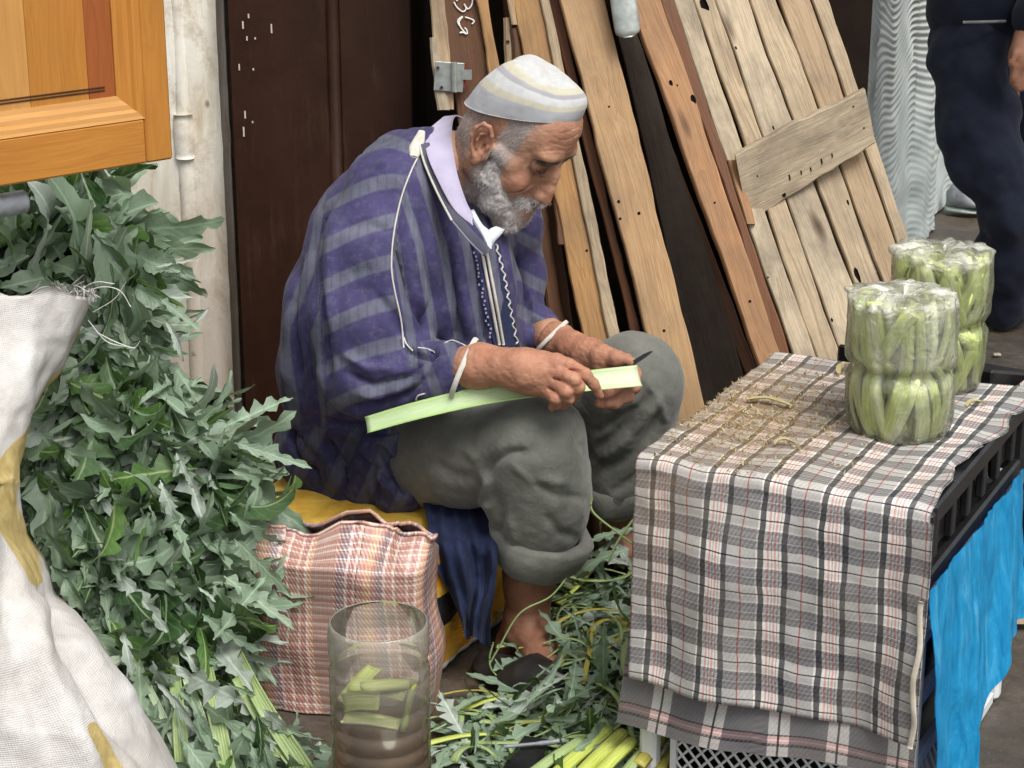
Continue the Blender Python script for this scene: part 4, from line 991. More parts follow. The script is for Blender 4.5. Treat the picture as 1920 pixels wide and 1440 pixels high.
# skirt gathered on the seat
rf.chain(J((590, 850, 3.28), (680, 880, 3.24), (745, 895, 3.17)), [.068, .075, .062], k=.03)
rf.chain(J((560, 835, 3.30), (620, 800, 3.30)), [.045, .07], k=.02)
rf.chain(J((730, 840, 3.16), (755, 920, 3.13)), [.06, .042], k=.03)
rV, rF = rf.mesh(); rV = relax(rV, rF, 2, .4); N = normals(rV, rF)
FL = [ # sleeve and shoulder
 ([(760, 395), (745, 470), (770, 560), (820, 640)], 9, -.012), ([(790, 400), (800, 480), (812, 560), (806, 640)], 9, -.013),
 ([(820, 400), (850, 500), (858, 600), (850, 650)], 11, -.010), ([(775, 420), (782, 500), (800, 590)], 8, .008), ([(840, 430), (868, 540), (882, 640)], 9, .008),
 ([(604, 395), (592, 470), (600, 560), (604, 660), (612, 740)], 11, -.016), ([(636, 390), (622, 450), (618, 540), (622, 640)], 12, .008),
 ([(560, 470), (548, 560), (560, 660), (556, 740)], 10, -.010), ([(545, 560), (536, 650), (540, 730)], 9, .006), ([(580, 520), (572, 620), (590, 720), (580, 790)], 11, .007),
 ([(640, 770), (690, 762), (760, 740), (820, 690)], 9, -.012), ([(660, 735), (720, 745), (790, 715), (850, 660)], 8, .006), ([(650, 700), (700, 722), (770, 705), (800, 668)], 8, -.010),
 ([(758, 650), (780, 664), (800, 668), (830, 660)], 7, -.012), ([(800, 640), (815, 662), (800, 690)], 7, -.010), ([(640, 660), (690, 690), (740, 690)], 10, .007),
 ([(700, 545), (740, 590), (758, 640)], 10, -.006), ([(640, 430), (690, 418), (740, 440)], 13, -.004), ([(650, 520), (700, 500)], 14, -.004),
 ([(604, 790), (660, 806), (740, 800), (790, 780)], 9, -.016), ([(540, 800), (560, 850), (600, 900)], 8, -.012), ([(600, 820), (640, 870), (650, 925)], 8, -.012), ([(650, 830), (700, 880), (705, 940)], 8, -.012),
 ([(700, 830), (740, 880), (770, 930)], 8, -.012), ([(575, 810), (610, 850), (640, 900)], 8, .007), ([(670, 820), (690, 870), (735, 930)], 8, .007), ([(515, 770), (540, 800), (580, 830)], 8, -.010),
 ([(870, 400), (892, 500), (905, 600), (912, 660)], 8, -.008), ([(960, 470), (985, 560), (990, 620)], 8, -.008), ([(985, 590), (1010, 610), (1040, 612)], 7, -.008), ([(990, 540), (1000, 580)], 8, .006),
 ([(660, 290), (700, 268), (760, 258)], 8, -.005), ([(700, 310), (760, 300)], 8, .004)]
rV = folds(rV, N, [(p_, w_ * .85, a_ * 1.35) for p_, w_, a_ in FL]); N = normals(rV, rF)
a_, b_ = proj(rV)
big = fbm(rV * [1, 1, .55], 13, 2, 17) * .005 + fbm(rV * [1, 1, .45], 34, 3, 13) * .0026
low_ = np.clip((b_ - 770) / 60, 0, 1)
big = big + low_ * fbm(rV, 30, 3, 19) * .006
rV = rV + N * big[:, None]; N = normals(rV, rF); a_, b_ = proj(rV)
seamx = np.interp(b_, [q[1] for q in SEAM], [q[0] for q in SEAM])
seamx = np.where(b_ > 690, 1e4, seamx)
# stripe number of every point
sleeve = (b_ + .30 * (a_ - 674) + 16 * np.cos((a_ - 700) / 70.0) - 367) / 77.0 + .72
sleeve = np.where(b_ < 400, sleeve - ((400 - b_) / 77.0) * .25 * ((a_ - 700) / 80.0) ** 2, sleeve)
ox = np.interp(b_, [240, 310, 400, 500, 620, 720, 800, 850], [780, 640, 580, 548, 516, 515, 520, 510])
back = (a_ - ox + 8 * np.sin(b_ / 45.)) / 62.0 + .35
front = (a_ - np.interp(b_, [280, 460, 640, 760], [795, 850, 880, 890])) / 44.0 + 5.2
cx_ = np.interp(b_, [250, 390, 500, 600, 760], [640, 606, 596, 602, 612])
skirt = (a_ + b_ * .45) / 70.0
stv = np.where(a_ < cx_, back, np.where(a_ < seamx, sleeve, front))
far_ = (a_ > 968); stv = np.where(far_ & (b_ > 400), (b_ - .55 * (a_ - 1000)) / 70.0 + .2, stv)
fore = (a_ > 790) & (b_ > 640) & (a_ < 905); stv = np.where(fore, (a_ - .4 * b_) / 60., stv)
stv = np.where(b_ > 800, skirt, stv)
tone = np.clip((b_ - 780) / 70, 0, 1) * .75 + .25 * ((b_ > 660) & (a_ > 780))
# head hole side: hide what the collar covers
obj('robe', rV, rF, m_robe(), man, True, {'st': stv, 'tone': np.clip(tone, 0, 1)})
RB = bvh_of(rV, rF)
def cord(name, pts, r, mat, n=70, off=.001, sq=(1, 1), it=2):
    p = smoothp(drape(RB, pts, n, off), it)
    V, F = tube(p, r * .75, 8, up=(0, -1, .3), sq=sq); return obj(name, V, F, mat, man, True)
cord('piping', [(788, 287), (772, 318), (752, 372), (738, 440), (734, 500), (740, 545), (752, 600), (757, 652)], .0019, MCORD)
cord('piping', [(757, 632), (762, 645), (774, 658)], .0019, MCORD, 20)
cord('piping', [(784, 652), (800, 654), (815, 660)], .0018, MCORD, 20)
cord('piping', [(834, 643), (848, 638), (866, 645), (880, 652)], .0018, MCORD, 24)
cord('piping', [(780, 750), (784, 742), (797, 738)], .0018, MCORD, 14)
# hood tab at the shoulder
tabp = [(791, 246), (786, 262), (780, 280), (776, 294)]
p = smoothp(drape(RB, tabp, 14, .004), 1); V, F = tube(p, list(np.interp(range(len(p)), [0, len(p) * .6, len(p) - 1], [.006, .013, .007])), 10, up=(0, -1, .3), sq=(.35, 1)); obj('hood_tab', V, F, MCORD, man, True)
# cuffs
def cuff(c, axis, r, rt, squash=(1, 1), name='cuff'):
    axis = unit(axis); u = unit(np.cross(axis, [0, 0, 1.])); v = np.cross(axis, u); th = np.linspace(0, 2 * np.pi, 61)[:-1]
    ring = c + r * (np.cos(th)[:, None] * u * squash[0] + np.sin(th)[:, None] * v * squash[1]) * (1 + .03 * np.sin(3 * th + 1))[:, None]
    V = []; prof = np.linspace(0, 2 * np.pi, 11)[:-1]
    for i, t in enumerate(th):
        o = unit(ring[i] - c)
        for q in prof: V.append(ring[i] + o * math.cos(q) * rt * .45 + axis * math.sin(q) * rt)
    return obj(name, V, grid_faces(60, 10, True, True), MCORD, man, True)
c0, c1 = P(862, 696, 2.975), P(885, 692, 2.962)
cuff(P(869, 693, 2.968), np.array([.90, -.16, -.34]), .0520, .0046, (1, 1.02))
cuff(P(1032, 634, 3.185), np.array([.66, -.25, -.62]), .0395, .0038, (1, 1))
# shirt collar
def loft(rows, n=40, th=.002):
    rows = [catmull(np.array(r), n) for r in rows]; A = np.array(rows); m = len(rows)
    mid = A.mean((0, 1)); V = A.reshape(-1, 3); F = grid_faces(m, n)
    Nn = normals(V, np.array(F)); V2 = V + Nn * th; k = len(V); E = []
    for j in range(n - 1): E += [[j, j + 1, j + 1 + k, j + k], [(m - 1) * n + j, (m - 1) * n + j + k, (m - 1) * n + j + 1 + k, (m - 1) * n + j + 1]]
    for i in range(m - 1): E += [[i * n, i * n + k, (i + 1) * n + k, (i + 1) * n], [i * n + n - 1, (i + 1) * n + n - 1, (i + 1) * n + n - 1 + k, i * n + n - 1 + k]]
    return V, [f[::-1] for f in F] + [[a + k for a in f] for f in F] + E, V2
def collar(name, rows, mat, n=40, th=.0022):
    V, F, V2 = loft(rows, n, th); return obj(name, np.vstack([V, V2]), F, mat, man, True)
MLAV = m_cloth('lavender_cotton', (.42, .38, .52), (.52, .48, .62), 20, 900, big=.2)
MWHT = m_cloth('white_cotton', (.62, .68, .72), (.74, .78, .82), 30, 900)
MNAV = m_cloth('navy_cotton', (.012, .018, .060), (.025, .035, .10), 30, 900)
MTRIM = m_cloth('dark_trim', (.07, .07, .10), (.12, .12, .16), 30, 900)
i0 = J((870, 222, 3.30), (852, 220, 3.24), (847, 262, 3.13), (856, 325, 3.085), (872, 376, 3.068), (886, 404, 3.06))
i1 = J((850, 218, 3.31), (828, 226, 3.24), (826, 275, 3.115), (842, 335, 3.070), (860, 383, 3.056), (884, 412, 3.052))
i2 = J((840, 235, 3.32), (806, 243, 3.24), (800, 285, 3.110), (824, 345, 3.060), (852, 394, 3.048), (886, 424, 3.045))
collar('shirt_collar', [i0, i1, i2], MLAV)
w0 = J((880, 396, 3.070), (892, 418, 3.060), (905, 440, 3.055), (918, 468, 3.052)); w1 = J((888, 392, 3.075), (904, 420, 3.070), (920, 436, 3.066), (922, 466, 3.055))
collar('undershirt', [w0, w1], MWHT, 20)
w0 = J((918, 468, 3.052), (926, 452, 3.062), (938, 440, 3.075), (946, 430, 3.09)); w1 = J((914, 466, 3.056), (908, 446, 3.072), (918, 430, 3.085), (930, 424, 3.095))
collar('undershirt', [w0, w1], MWHT, 20)
# neckline of the robe: dark band and cords
def band(name, pts, r, mat, sq, off=.002, n=60, pathpts=None):
    p = smoothp(drape(RB, pts, n, off), 2) if pathpts is None else catmull(np.array(pathpts), n)
    V, F = tube(p, r, 8, up=(0, -1, .35), sq=sq); return obj(name, V, F, mat, man, True)
NK = J((796, 270, 3.13), (806, 305, 3.095), (830, 360, 3.062), (856, 410, 3.045), (888, 448, 3.038), (914, 474, 3.040))
band('neck_band', None, .0085, MTRIM, (.22, 1), pathpts=NK)
NK2 = [q + [-.008, -.003, -.002] for q in NK]
band('neck_cord', None, .0020, MCORD, (1, 1), pathpts=NK2[:4])
band('neck_cord', None, .0016, m_cloth('grey_cord', (.2, .2, .25), (.28, .28, .34)), (1, 1), pathpts=NK2[3:])
def strip(name, L_, R_, mat, n=50, th=.0016, off=.0025):
    a = smoothp(drape(RB, L_, n, off), 2); b = smoothp(drape(RB, R_, n, off), 2); m = min(len(a), len(b)); a, b = a[:m], b[:m]
    rows = [a, (a * 2 + b) / 3, (a + 2 * b) / 3, b]; V = np.array(rows).reshape(-1, 3); F = grid_faces(4, m); Nn = normals(V, np.array(F))
    if (Nn @ np.array([0, 1, 0])).mean() > 0: Nn = -Nn
    return obj(name, np.vstack([V, V + Nn * th]), F + [[q + 4 * m for q in f][::-1] for f in F], mat, man, True)
strip('placket', [(886, 460), (906, 560), (926, 652)], [(936, 456), (956, 560), (974, 652)], MNAV)
mb = MB()
for pts in ([(904, 474), (920, 560), (936, 646)], [(913, 474), (929, 560), (944, 646)]):
    p = smoothp(drape(RB, pts, 50, .0045), 2); V, F = tube(p, .0027, 8, up=(0, -1, .3)); mb.add(V, F)
mb.build('placket_cord', MCORD, man, True)
q = catmull(np.array([(930, 458, 0.), (946, 520, 0.), (957, 580, 0.), (970, 645, 0.)]), 90); q[:, 0] += 2.6 * np.sin(np.arange(90) * .75) + 1.5 * np.sin(np.arange(90) * 1.9)
p = np.array([c for c in (cast(RB, x_, y_, .004) for x_, y_, _ in q) if c is not None]); V, F = tube(smoothp(p, 1), .0016, 7, up=(0, -1, .3)); obj('zigzag_trim', V, F, MCORD, man, True)
mb = MB()
for k in range(22):
    y_ = 474 + k * 7.5; x_ = np.interp(y_, [460, 652], [888, 925]) + 1.5 * math.sin(k * 2.1); c = cast(RB, x_, y_, .0035)
    if c is not None: V, F, L = box(c, (.0032, .0016, .0035), seed=k); mb.add(V, F)
mb.build('stitching', m_cloth('pale_stitch', (.3, .3, .4), (.4, .4, .5)), man)

# ---- trousers
MTR = m_cloth('grey_wool', (.105, .108, .094), (.195, .197, .172), 16, 520, bump=.6, sheen=.2, big=.6)
pf = Field((P(700, 900, 3.2)[0], 2.80, .03), (P(1310, 700, 3.1)[0], 3.62, .62), .0045)
pf.chain(J((735, 862, 3.26), (880, 848, 3.10), (1003, 830, 2.99)), [.095, .092, .080], k=.02)
pf.chain(J((1003, 830, 2.99), (1012, 900, 3.0), (1010, 940, 3.015), (1013, 968, 3.02)), [.080, .080, .081, .077], k=.03)
pf.chain(J((860, 830, 3.42), (1040, 790, 3.34), (1188, 715, 3.22)), [.10, .10, .085], k=.03)
pf.chain(J((1190, 718, 3.22), (1180, 800, 3.24), (1160, 880, 3.25), (1152, 918, 3.25)), [.082, .078, .066, .060], k=.03)
pf.ell(P(760, 850, 3.36), (.15, .12, .11), k=.03)
pV, pF = pf.mesh()
# cut hems level: drop what lies below the hem planes
pV = relax(pV, pF, 2, .4); N = normals(pV, pF)
PFL = [([(905, 905), (920, 870), (950, 850), (1000, 845)], 10, -.010), ([(1065, 790), (1085, 815), (1095, 850)], 7, -.008), ([(925, 915), (940, 960), (935, 1010)], 10, -.008),
 ([(900, 880), (915, 905), (910, 940), (925, 960)], 9, .010), ([(960, 870), (1000, 900), (1080, 905)], 10, .005), ([(980, 880), (1040, 930), (1100, 935)], 9, -.005),
 ([(1020, 960), (1050, 1000), (1090, 1010)], 10, -.005), ([(950, 960), (965, 1010), (960, 1040)], 9, .006), ([(800, 800), (860, 790), (940, 770)], 10, -.003),
 ([(1110, 850), (1170, 800), (1230, 730)], 10, -.008), ([(1120, 890), (1190, 850), (1250, 760)], 10, -.008), ([(1120, 870), (1180, 822), (1240, 745)], 9, .006), ([(1105, 820), (1150, 790), (1200, 760)], 9, -.006),
 ([(1140, 930), (1200, 890), (1260, 830)], 9, -.006), ([(1205, 700), (1240, 760), (1250, 800)], 9, .004), ([(800, 860), (850, 890), (900, 900)], 12, -.006), ([(820, 820), (870, 840), (900, 870)], 12, .004)]
pV = folds(pV, N, [(p_, w_ * .9, a_ * 1.0) for p_, w_, a_ in PFL]); N = normals(pV, pF); pV = pV + N * (fbm(pV, 10, 2, 41) * .0022 + fbm(pV, 45, 2, 43) * .0010)[:, None]
obj('trousers', pV, pF, MTR, man, True)
# rolled hems
def hem(c, axis, r0, r1, h, name, squash=1.0, tilt=None, mat=MTR):
    axis = unit(axis); u = unit(np.cross(axis, [0, 1., 0])); v = np.cross(axis, u); th = np.linspace(0, 2 * np.pi, 73)[:-1]
    prof = [(r0 - .004, -.004), (r0, .0), (r0 + .004, .004), ((r0 + r1) / 2 + .004, h * .5), (r1 + .003, h - .004), (r1 - .001, h), (r1 - .006, h - .003), (r1 - .012, h * .6), (r0 - .02, .0)]
    V = []
    for t in th:
        o = u * math.cos(t) + v * math.sin(t) * squash
        for r_, z_ in prof:
            pt = c + o * (r_ + .0035 * math.sin(3 * t + z_ * 40) + .002 * math.sin(7 * t)) + axis * z_; V.append(pt)
    V = np.array(V); F = grid_faces(72, len(prof), True, True); return obj(name, V, [f[::-1] for f in F], mat, man, True)
hem(P(1016, 990, 3.022), P(1004, 1056, 3.035) - P(1024, 985, 3.02), .0860, .0745, .066, 'trouser_cuff', 1.0)
hem(P(1152, 898, 3.25), P(1152, 950, 3.26) - P(1156, 870, 3.25), .068, .060, .050, 'trouser_cuff', 1.0)
# ---- navy cloth hanging from the robe over the seat's corner
nu_, nv_ = 46, 40; V = []
for i in range(nu_):
    u = i / (nu_ - 1)
    for j in range(nv_):
        v = j / (nv_ - 1)
        L_ = np.array([np.interp(v, [0, .3, .7, 1], [770, 800, 838, 868]), np.interp(v, [0, 1], [895, 1192])]); R_ = np.array([np.interp(v, [0, .3, .7, 1], [905, 925, 932, 918]), np.interp(v, [0, 1], [895, 1206])])
        q = L_ * (1 - u) + R_ * u; y_ = 3.17 - .19 * min(v * 2.4, 1) - .03 * v + .013 * math.sin(u * 11 + 3.5 * v + 1.5 * math.sin(v * 8)) * (.35 + v) + .006 * math.sin(u * 27 + 9 * v + 1)
        V.append(P(q[0] + 6 * math.sin(v * 9 + u * 4), q[1] + 5 * math.sin(u * 9), y_))
V = np.array(V); V = V + (fbm(V, 30, 2, 51) * .006)[:, None] * np.array([0, 1, 0]); k = len(V); F = grid_faces(nu_, nv_)
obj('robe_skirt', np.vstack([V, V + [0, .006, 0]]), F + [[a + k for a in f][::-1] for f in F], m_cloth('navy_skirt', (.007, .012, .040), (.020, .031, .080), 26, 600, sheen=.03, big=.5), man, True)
# ---- slippers
def slipper(a, b, w0, w1, hgt):
    a = np.array(a); b = np.array(b); d = unit(b - a); s = unit(np.cross(d, [0, 0, 1.])); V = []; n = 26
    for i in range(n):
        t = i / (n - 1); e = math.sin(math.pi * min(1, max(0, t)) ** .8) ** .45 if 0 < t < 1 else .02; w_ = (w0 + (w1 - w0) * t) * e; c = a + (b - a) * t; top = hgt * (.35 + .65 * np.clip((t - .35) / .25, 0, 1)) * (1 if t < .85 else 1 - (t - .85) * 3.0)
        for q in np.linspace(0, 2 * np.pi, 17)[:-1]:
            zz_ = math.sin(q); V.append(c + s * w_ * math.cos(q) * (1 if zz_ > 0 else .95) + np.array([0, 0, .012 + (zz_ * top if zz_ > 0 else zz_ * .010)]))
    return V, grid_faces(n, 16, False, True) + [list(range(16)), list(range((n - 1) * 16, n * 16))[::-1]]
ft = G(940, 1225) ; V, F = slipper(G(900, 1248), G(1058, 1326), .051, .056, .056); obj('slipper', V, F, M['slipper'], man, True)
V, F = slipper(G(1150, 1075), G(1260, 1160), .040, .048, .045); obj('slipper', V, F, M['slipper'], man, True)
# ================================================================ the crate table
ZT = .54
TA, TB, TC, TD = [G(*q, ZT) for q in ((1212, 858), (1762, 955), (1912, 726), (1452, 660))]
# a true rectangle close to the surveyed corners
ex = unit(((TB - TA) + (TC - TD)) * [1, 1, 0]); ey = np.array([-ex[1], ex[0], 0.])
TW = np.linalg.norm(TB - TA) * .5 + np.linalg.norm(TC - TD) * .5; TL_ = .5 * np.linalg.norm(TC - TB) + .5 * np.linalg.norm(TD - TA)
CT = (TA + TB + TC + TD) / 4 * [1, 1, 0]; TW = .445; TL_ = .585
def T(a, b, z): return CT + ex * (a * TW / 2) + ey * (b * TL_ / 2) + np.array([0, 0, z])
AX = np.array([ex, ey, [0, 0, 1.]])
def bar(mb, c, s, bev=.0, **k):
    V, F, L = box(c, s, ax=AX, bev=bev); mb.add(V, F); return mb
# white lattice crate
wc = thing('white_crate', 'white plastic lattice crate standing on the ground under the plaid cloth', 'crate', T(0, 0, 0))
hw, hl, hz = TW / 2 - .022, TL_ / 2 - .034, .398
mb = MB()
for s in (-1, 1):
    for s2 in (-1, 1): bar(mb, CT + ex * s * hw + ey * s2 * hl + [0, 0, hz / 2], (.028, .028, hz), .006)
for z in (.006, .112, .215, .315, hz - .012):
    for s in (-1, 1):
        bar(mb, CT + ey * s * hl + [0, 0, z], (2 * hw - .026, .014, .020), .002); bar(mb, CT + ex * s * hw + [0, 0, z], (.014, 2 * hl - .026, .020), .002)
for s in (-1, 1):
    bar(mb, CT + ex * s * hw * .80 - ey * hl + [0, 0, .06], (.010, .011, .088), .001)
mb.build('frame', M['whiteplastic'], wc)
for face, (dr_, half) in (('f', (ex, hw)), ('s', (ey, hl))):
    for sgn in ((-1,) if face == 'f' else (-1, 1)):
        mb = MB()
        base = CT + (ey * -hl if face == 'f' else ex * sgn * hw); L0, L1 = -half * .78, half * .78; zb, zt_ = .018, .104
        n = int((L1 - L0) / .021)
        for k in range(-4, n + 1):
            for d in (1, -1):
                a0 = L0 + k * .021 if d == 1 else L0 + (k + 4) * .021; x0, x1 = a0, a0 + d * .075; z0, z1 = zb, zt_
                if x0 > x1: x0, x1, z0, z1 = x1, x0, z1, z0
                if x1 < L0 or x0 > L1: continue
                if x0 < L0: z0 = z0 + (z1 - z0) * (L0 - x0) / (x1 - x0); x0 = L0
                if x1 > L1: z1 = z0 + (z1 - z0) * (L1 - x0) / (x1 - x0); x1 = L1
                if abs(x1 - x0) < .004: continue
                o_ = (ey if face == 'f' else ex * -sgn) * (.0016 * d)
                V, F = tube([base + dr_ * x0 + o_ + [0, 0, z0], base + dr_ * x1 + o_ + [0, 0, z1]], .0022, 5); mb.add(V, F)
        mb.build('lattice', M['whiteplastic'], wc)
V, F, L = box(CT + np.array([0, 0, .20]), (2 * hw - .05, 2 * hl - .05, .38), ax=AX)  # plain black block that makes the lattice openings dark
tag(obj('dark_crate_filler', V, F, M['black'], None), 'black block set inside the white lattice crate, seen through its openings', 'filler')
# black crate on top
bc = thing('black_crate', 'black plastic crate with open handle slots standing on the white crate', 'crate', T(0, 0, .402))
z0, z1 = .402, .532; hw, hl = TW / 2 - .004, TL_ / 2 - .004; mb = MB()
for s in (-1, 1):
    for s2 in (-1, 1): bar(mb, CT + ex * s * (hw - .012) + ey * s2 * (hl - .012) + [0, 0, (z0 + z1) / 2 - .001], (.026, .026, z1 - z0 - .002), .007)
    bar(mb, CT + ey * s * (hl - .012) + [0, 0, (z0 + z1) / 2], (2 * hw - .052, .012, z1 - z0 - .004), .003)
    for zc, h_ in ((z0 + .014, .028), (z1 - .016, .032)): bar(mb, CT + ex * s * (hw - .012) + [0, 0, zc], (.024 if zc > .5 else .018, 2 * hl - .052, h_), .004)
    for q in (-.86, -.5, -.17, .17, .5, .86): bar(mb, CT + ex * s * (hw - .014) + ey * q * hl * .9 + [0, 0, (z0 + z1) / 2], (.012, .022, .055), .002)
    for q in (-.67, .67): bar(mb, CT + ex * s * (hw - .022) + ey * q * hl * .9 + [0, 0, (z0 + z1) / 2], (.006, .09, .055), .001)
mb.build('crate_wall', M['black'], bc)
mb = MB(); bar(mb, CT + [0, 0, z1 - .012], (2 * hw - .05, 2 * hl - .05, .008)); mb.build('crate_base', M['black'], bc)
AK = (.13, .13, .145); AW = (.93, .92, .88); AP = (.86, .50, .50); AG = (.58, .57, .57); AR = (.50, .17, .17); BW_ = (.92, .91, .87); BG = (.27, .27, .285); BH = (.36, .36, .375); BK = (.10, .10, .11)
warp = [(0, AK), (.095, AW), (.15, AP), (.185, AW), (.215, (.6, .5, .5)), (.235, AW), (.262, AP), (.30, AW), (.33, (.55, .45, .46)), (.345, AW), (.385, AK), (.48, AG), (.70, AR), (.725, AG), (.965, AW)]
weft = [(0, BW_), (.235, BK), (.275, BW_), (.33, (.75, .74, .71)), (.47, BW_), (.52, BG), (.62, BH), (.70, BG), (.76, (.55, .55, .55)), (.79, BG), (.88, BH), (.95, BG)]
MPL = m_plaid('plaid_cloth', warp, weft, 1 / .087, 1 / .056, mul=True, bend=.010, stain=.75, stain_c=(.30, .175, .065))
MPL2 = m_plaid('plaid_cloth_turned', [(0, BG), (.30, BW_), (.46, BK), (.50, BW_), (.66, BG)], [(0, AG), (.22, AK), (.27, AP), (.36, AW), (.40, AP), (.48, AK), (.56, AG), (.68, (.62, .5, .52)), (.75, AG)], 1 / .088, 1 / .062, mul=True, bend=.004)
# upper cloth: lies on the crate and hangs down the front, a little over left edge
def rnd_fold(s, edge, r):
    """s = distance along cloth past the centre; returns (horizontal, drop)"""
    if s < edge - r: return s, 0.
    th = (s - (edge - r)) / r
    if th < np.pi / 2: return edge - r + r * math.sin(th), r * (1 - math.cos(th))
    return edge, r + (s - (edge - r) - r * np.pi / 2)
nu_, nv_ = 120, 170; V = []; gc = []; st_ = []
drop = .345; La = TL_ / 2 - .008
for i in range(nu_):
    u = i / (nu_ - 1); x = -TW / 2 + .004 + u * (TW - .002)
    for j in range(nv_):
        v = j / (nv_ - 1); s = -La + v * (2 * La + drop + .012)   # from the back edge to the hem
        h_, d_ = rnd_fold(s, TL_ / 2 + .006, .020)
        w_ = fbm(np.array([x * 9, s * 9, 1.]), 1, 3, 61) * .0042
        yy = -h_ ; z = ZT - d_ + .0015
        hang = max(0, d_ - .02)
        out = .012 * math.sin(x * 17 + 1.0 + s * 3) * min(1, hang / .3) + .004 * math.sin(x * 41 + s * 9) * min(1, hang / .1) + .013 * min(1, hang / .12) - w_ * 1.6 * (hang > 0)
        xx = x + .012 * hang - (.010 * hang if u < .5 else 0) * (1 - 2 * u) - .0 
        z_ = z + (w_ if hang == 0 else 0)
        if hang == 0:
            ed = u * TW - TW + .0; # ragged right edge
            if u > .93: z_ += .006 * math.sin(s * 40) * (u - .93) / .07; xx += .008 * vn(np.array([s * 26, 3., 0.]), 1, 4) * (u - .93) / .07 - .014 * max(0, math.sin(s * 8 + .6)) * (u - .93) / .07
        p = CT + ex * xx + ey * (yy - (out if hang > 0 else 0)) + np.array([0, 0, z_]); V.append(p); gc.append((x + .45, s + .5, 0))
        a, b = proj(p); st_.append(math.exp(-((a - 1400) / 170) ** 2 - ((b - 770) / 95) ** 2) if hang == 0 else .45 * math.exp(-((a - 1225) / 70) ** 2) * max(0, 1 - hang / .3))
V = np.array(V); k = len(V); F = grid_faces(nu_, nv_); Nn = normals(V, np.array(F)); sg = 1 if Nn[:, 2].mean() > 0 else -1
V2 = V - Nn * sg * .0022
B_ = [i * nv_ for i in range(nu_)]; E_l = []
for i in range(nu_ - 1):
    for c in (0, nv_ - 1): E_l.append([i * nv_ + c, (i + 1) * nv_ + c, (i + 1) * nv_ + c + k, i * nv_ + c + k])
for j in range(nv_ - 1):
    for c in (0, (nu_ - 1) * nv_): E_l.append([c + j, c + j + 1, c + j + 1 + k, c + j + k])
cl = obj('plaid_cloth', np.vstack([V, V2]), F + [[a + k for a in f][::-1] for f in F] + E_l, MPL, None, True, {'gc': np.vstack([gc, gc]), 'stain': np.tile(st_, 2)})
tag(cl, 'grey, white and red plaid woven cloth covering the crate table and hanging down its front', 'tablecloth')
TBV = bvh_of(V, F)
# folded cream hem at the hanging right side
edge = np.array([V[(nu_ - 1) * nv_ + j] for j in range(nv_)]); hg = edge[edge[:, 2] < ZT - .13]
p = hg + (ex * -.006 - ey * .004); p = p + ex * (.0025 * np.sin(p[:, 2:3] * 60)); V_, F_ = tube(p, .0042, 8, up=ey, sq=(.3, 1)); LOC[cl.name] = np.array(cl.location)
obj('hem', V_, F_, m_cloth('cream_hem', (.50, .45, .36), (.66, .61, .52), 30, 500), cl, True)
# lower cloth layer
nu_, nv_ = 90, 50; V = []; gc = []
for i in range(nu_):
    u = i / (nu_ - 1); x = -TW / 2 - .002 + u * (TW + .000)
    for j in range(nv_):
        v = j / (nv_ - 1); zt_ = .262; zb = .098 + .030 * u; z = zt_ * (1 - v) + zb * v
        out = .004 + .010 * v + .007 * math.sin(x * 15 + 2.2) * v + .002 * vn(np.array([x * 20, z * 20, 0.]), 1, 9)
        V.append(CT + ex * (x - .006 * v + (.006 * v if u > .5 else -.012 * v)) - ey * (TL_ / 2 + out - .012 + .006) + np.array([0, 0, z + .004 * math.sin(x * 22)])); gc.append((x + .46, v * .165 + .01, 0))
V = np.array(V); k = len(V); F = grid_faces(nu_, nv_)
lc = obj('plaid_cloth', np.vstack([V, V + ey * .002]), F + [[a + k for a in f][::-1] for f in F], MPL2, None, True, {'gc': np.vstack([gc, gc])})
tag(lc, 'lower plaid cloth strip with sideways pattern showing under the table cloth hem', 'tablecloth')
# blue sheet at the right side
nu_, nv_ = 70, 90; V = []
for i in range(nu_):
    u = i / (nu_ - 1)
    for j in range(nv_):
        v = j / (nv_ - 1); yb = -TL_ / 2 + .004 + u * (TL_ * .92)
        zt_ = .418; zb = .0 if u < .25 else (.13 - .05 * math.sin(u * 7) if u < .9 else .19); zb = np.interp(u, [0, .2, .45, .6, .75, 1], [.012, .012, .05, .12, .17, .16])
        z = zt_ * (1 - v) + zb * v
        out = .006 + .035 * v * (1 - .3 * u) + (.008 * math.sin(u * 17 + v * 2) + .003 * math.sin(u * 41 + v * 5)) * (.2 + v)
        V.append(CT + ex * (TW / 2 - .004 + out) + ey * (yb + .02 * v * math.sin(u * 9)) + np.array([0, 0, z]))
V = np.array(V); V += (fbm(V * [1, 1, .5], 40, 2, 71) * .003)[:, None] * ex; k = len(V); F = grid_faces(nu_, nv_)
t = NT('blue_sheet'); o = t.obj(); n = t.noise(t.mapping(o, (1, 1, .3)), 25, 5, .7, .8); n2 = t.noise(o, 60, 4, .6)
c = t.ramp(n, [(.3, (.0, .19, .42)), (.55, (.02, .33, .62)), (.75, (.14, .50, .76))])
tr = t.n("BsdfTranslucent"); t.set(tr, 'Color', (.0, .35, .7))
MBL = t.done(t.mixs(.25, t.bsdf(c, .5, .35, t.bump(n, .7, .006, t.bump(n2, .3, .003))), tr.outputs[0]))
tag(obj('blue_sheet', np.vstack([V, V - ex * .001]), F + [[a + k for a in f][::-1] for f in F], MBL, None, True), 'bright blue plastic sheet hanging down the right side of the crate table', 'plastic sheet')
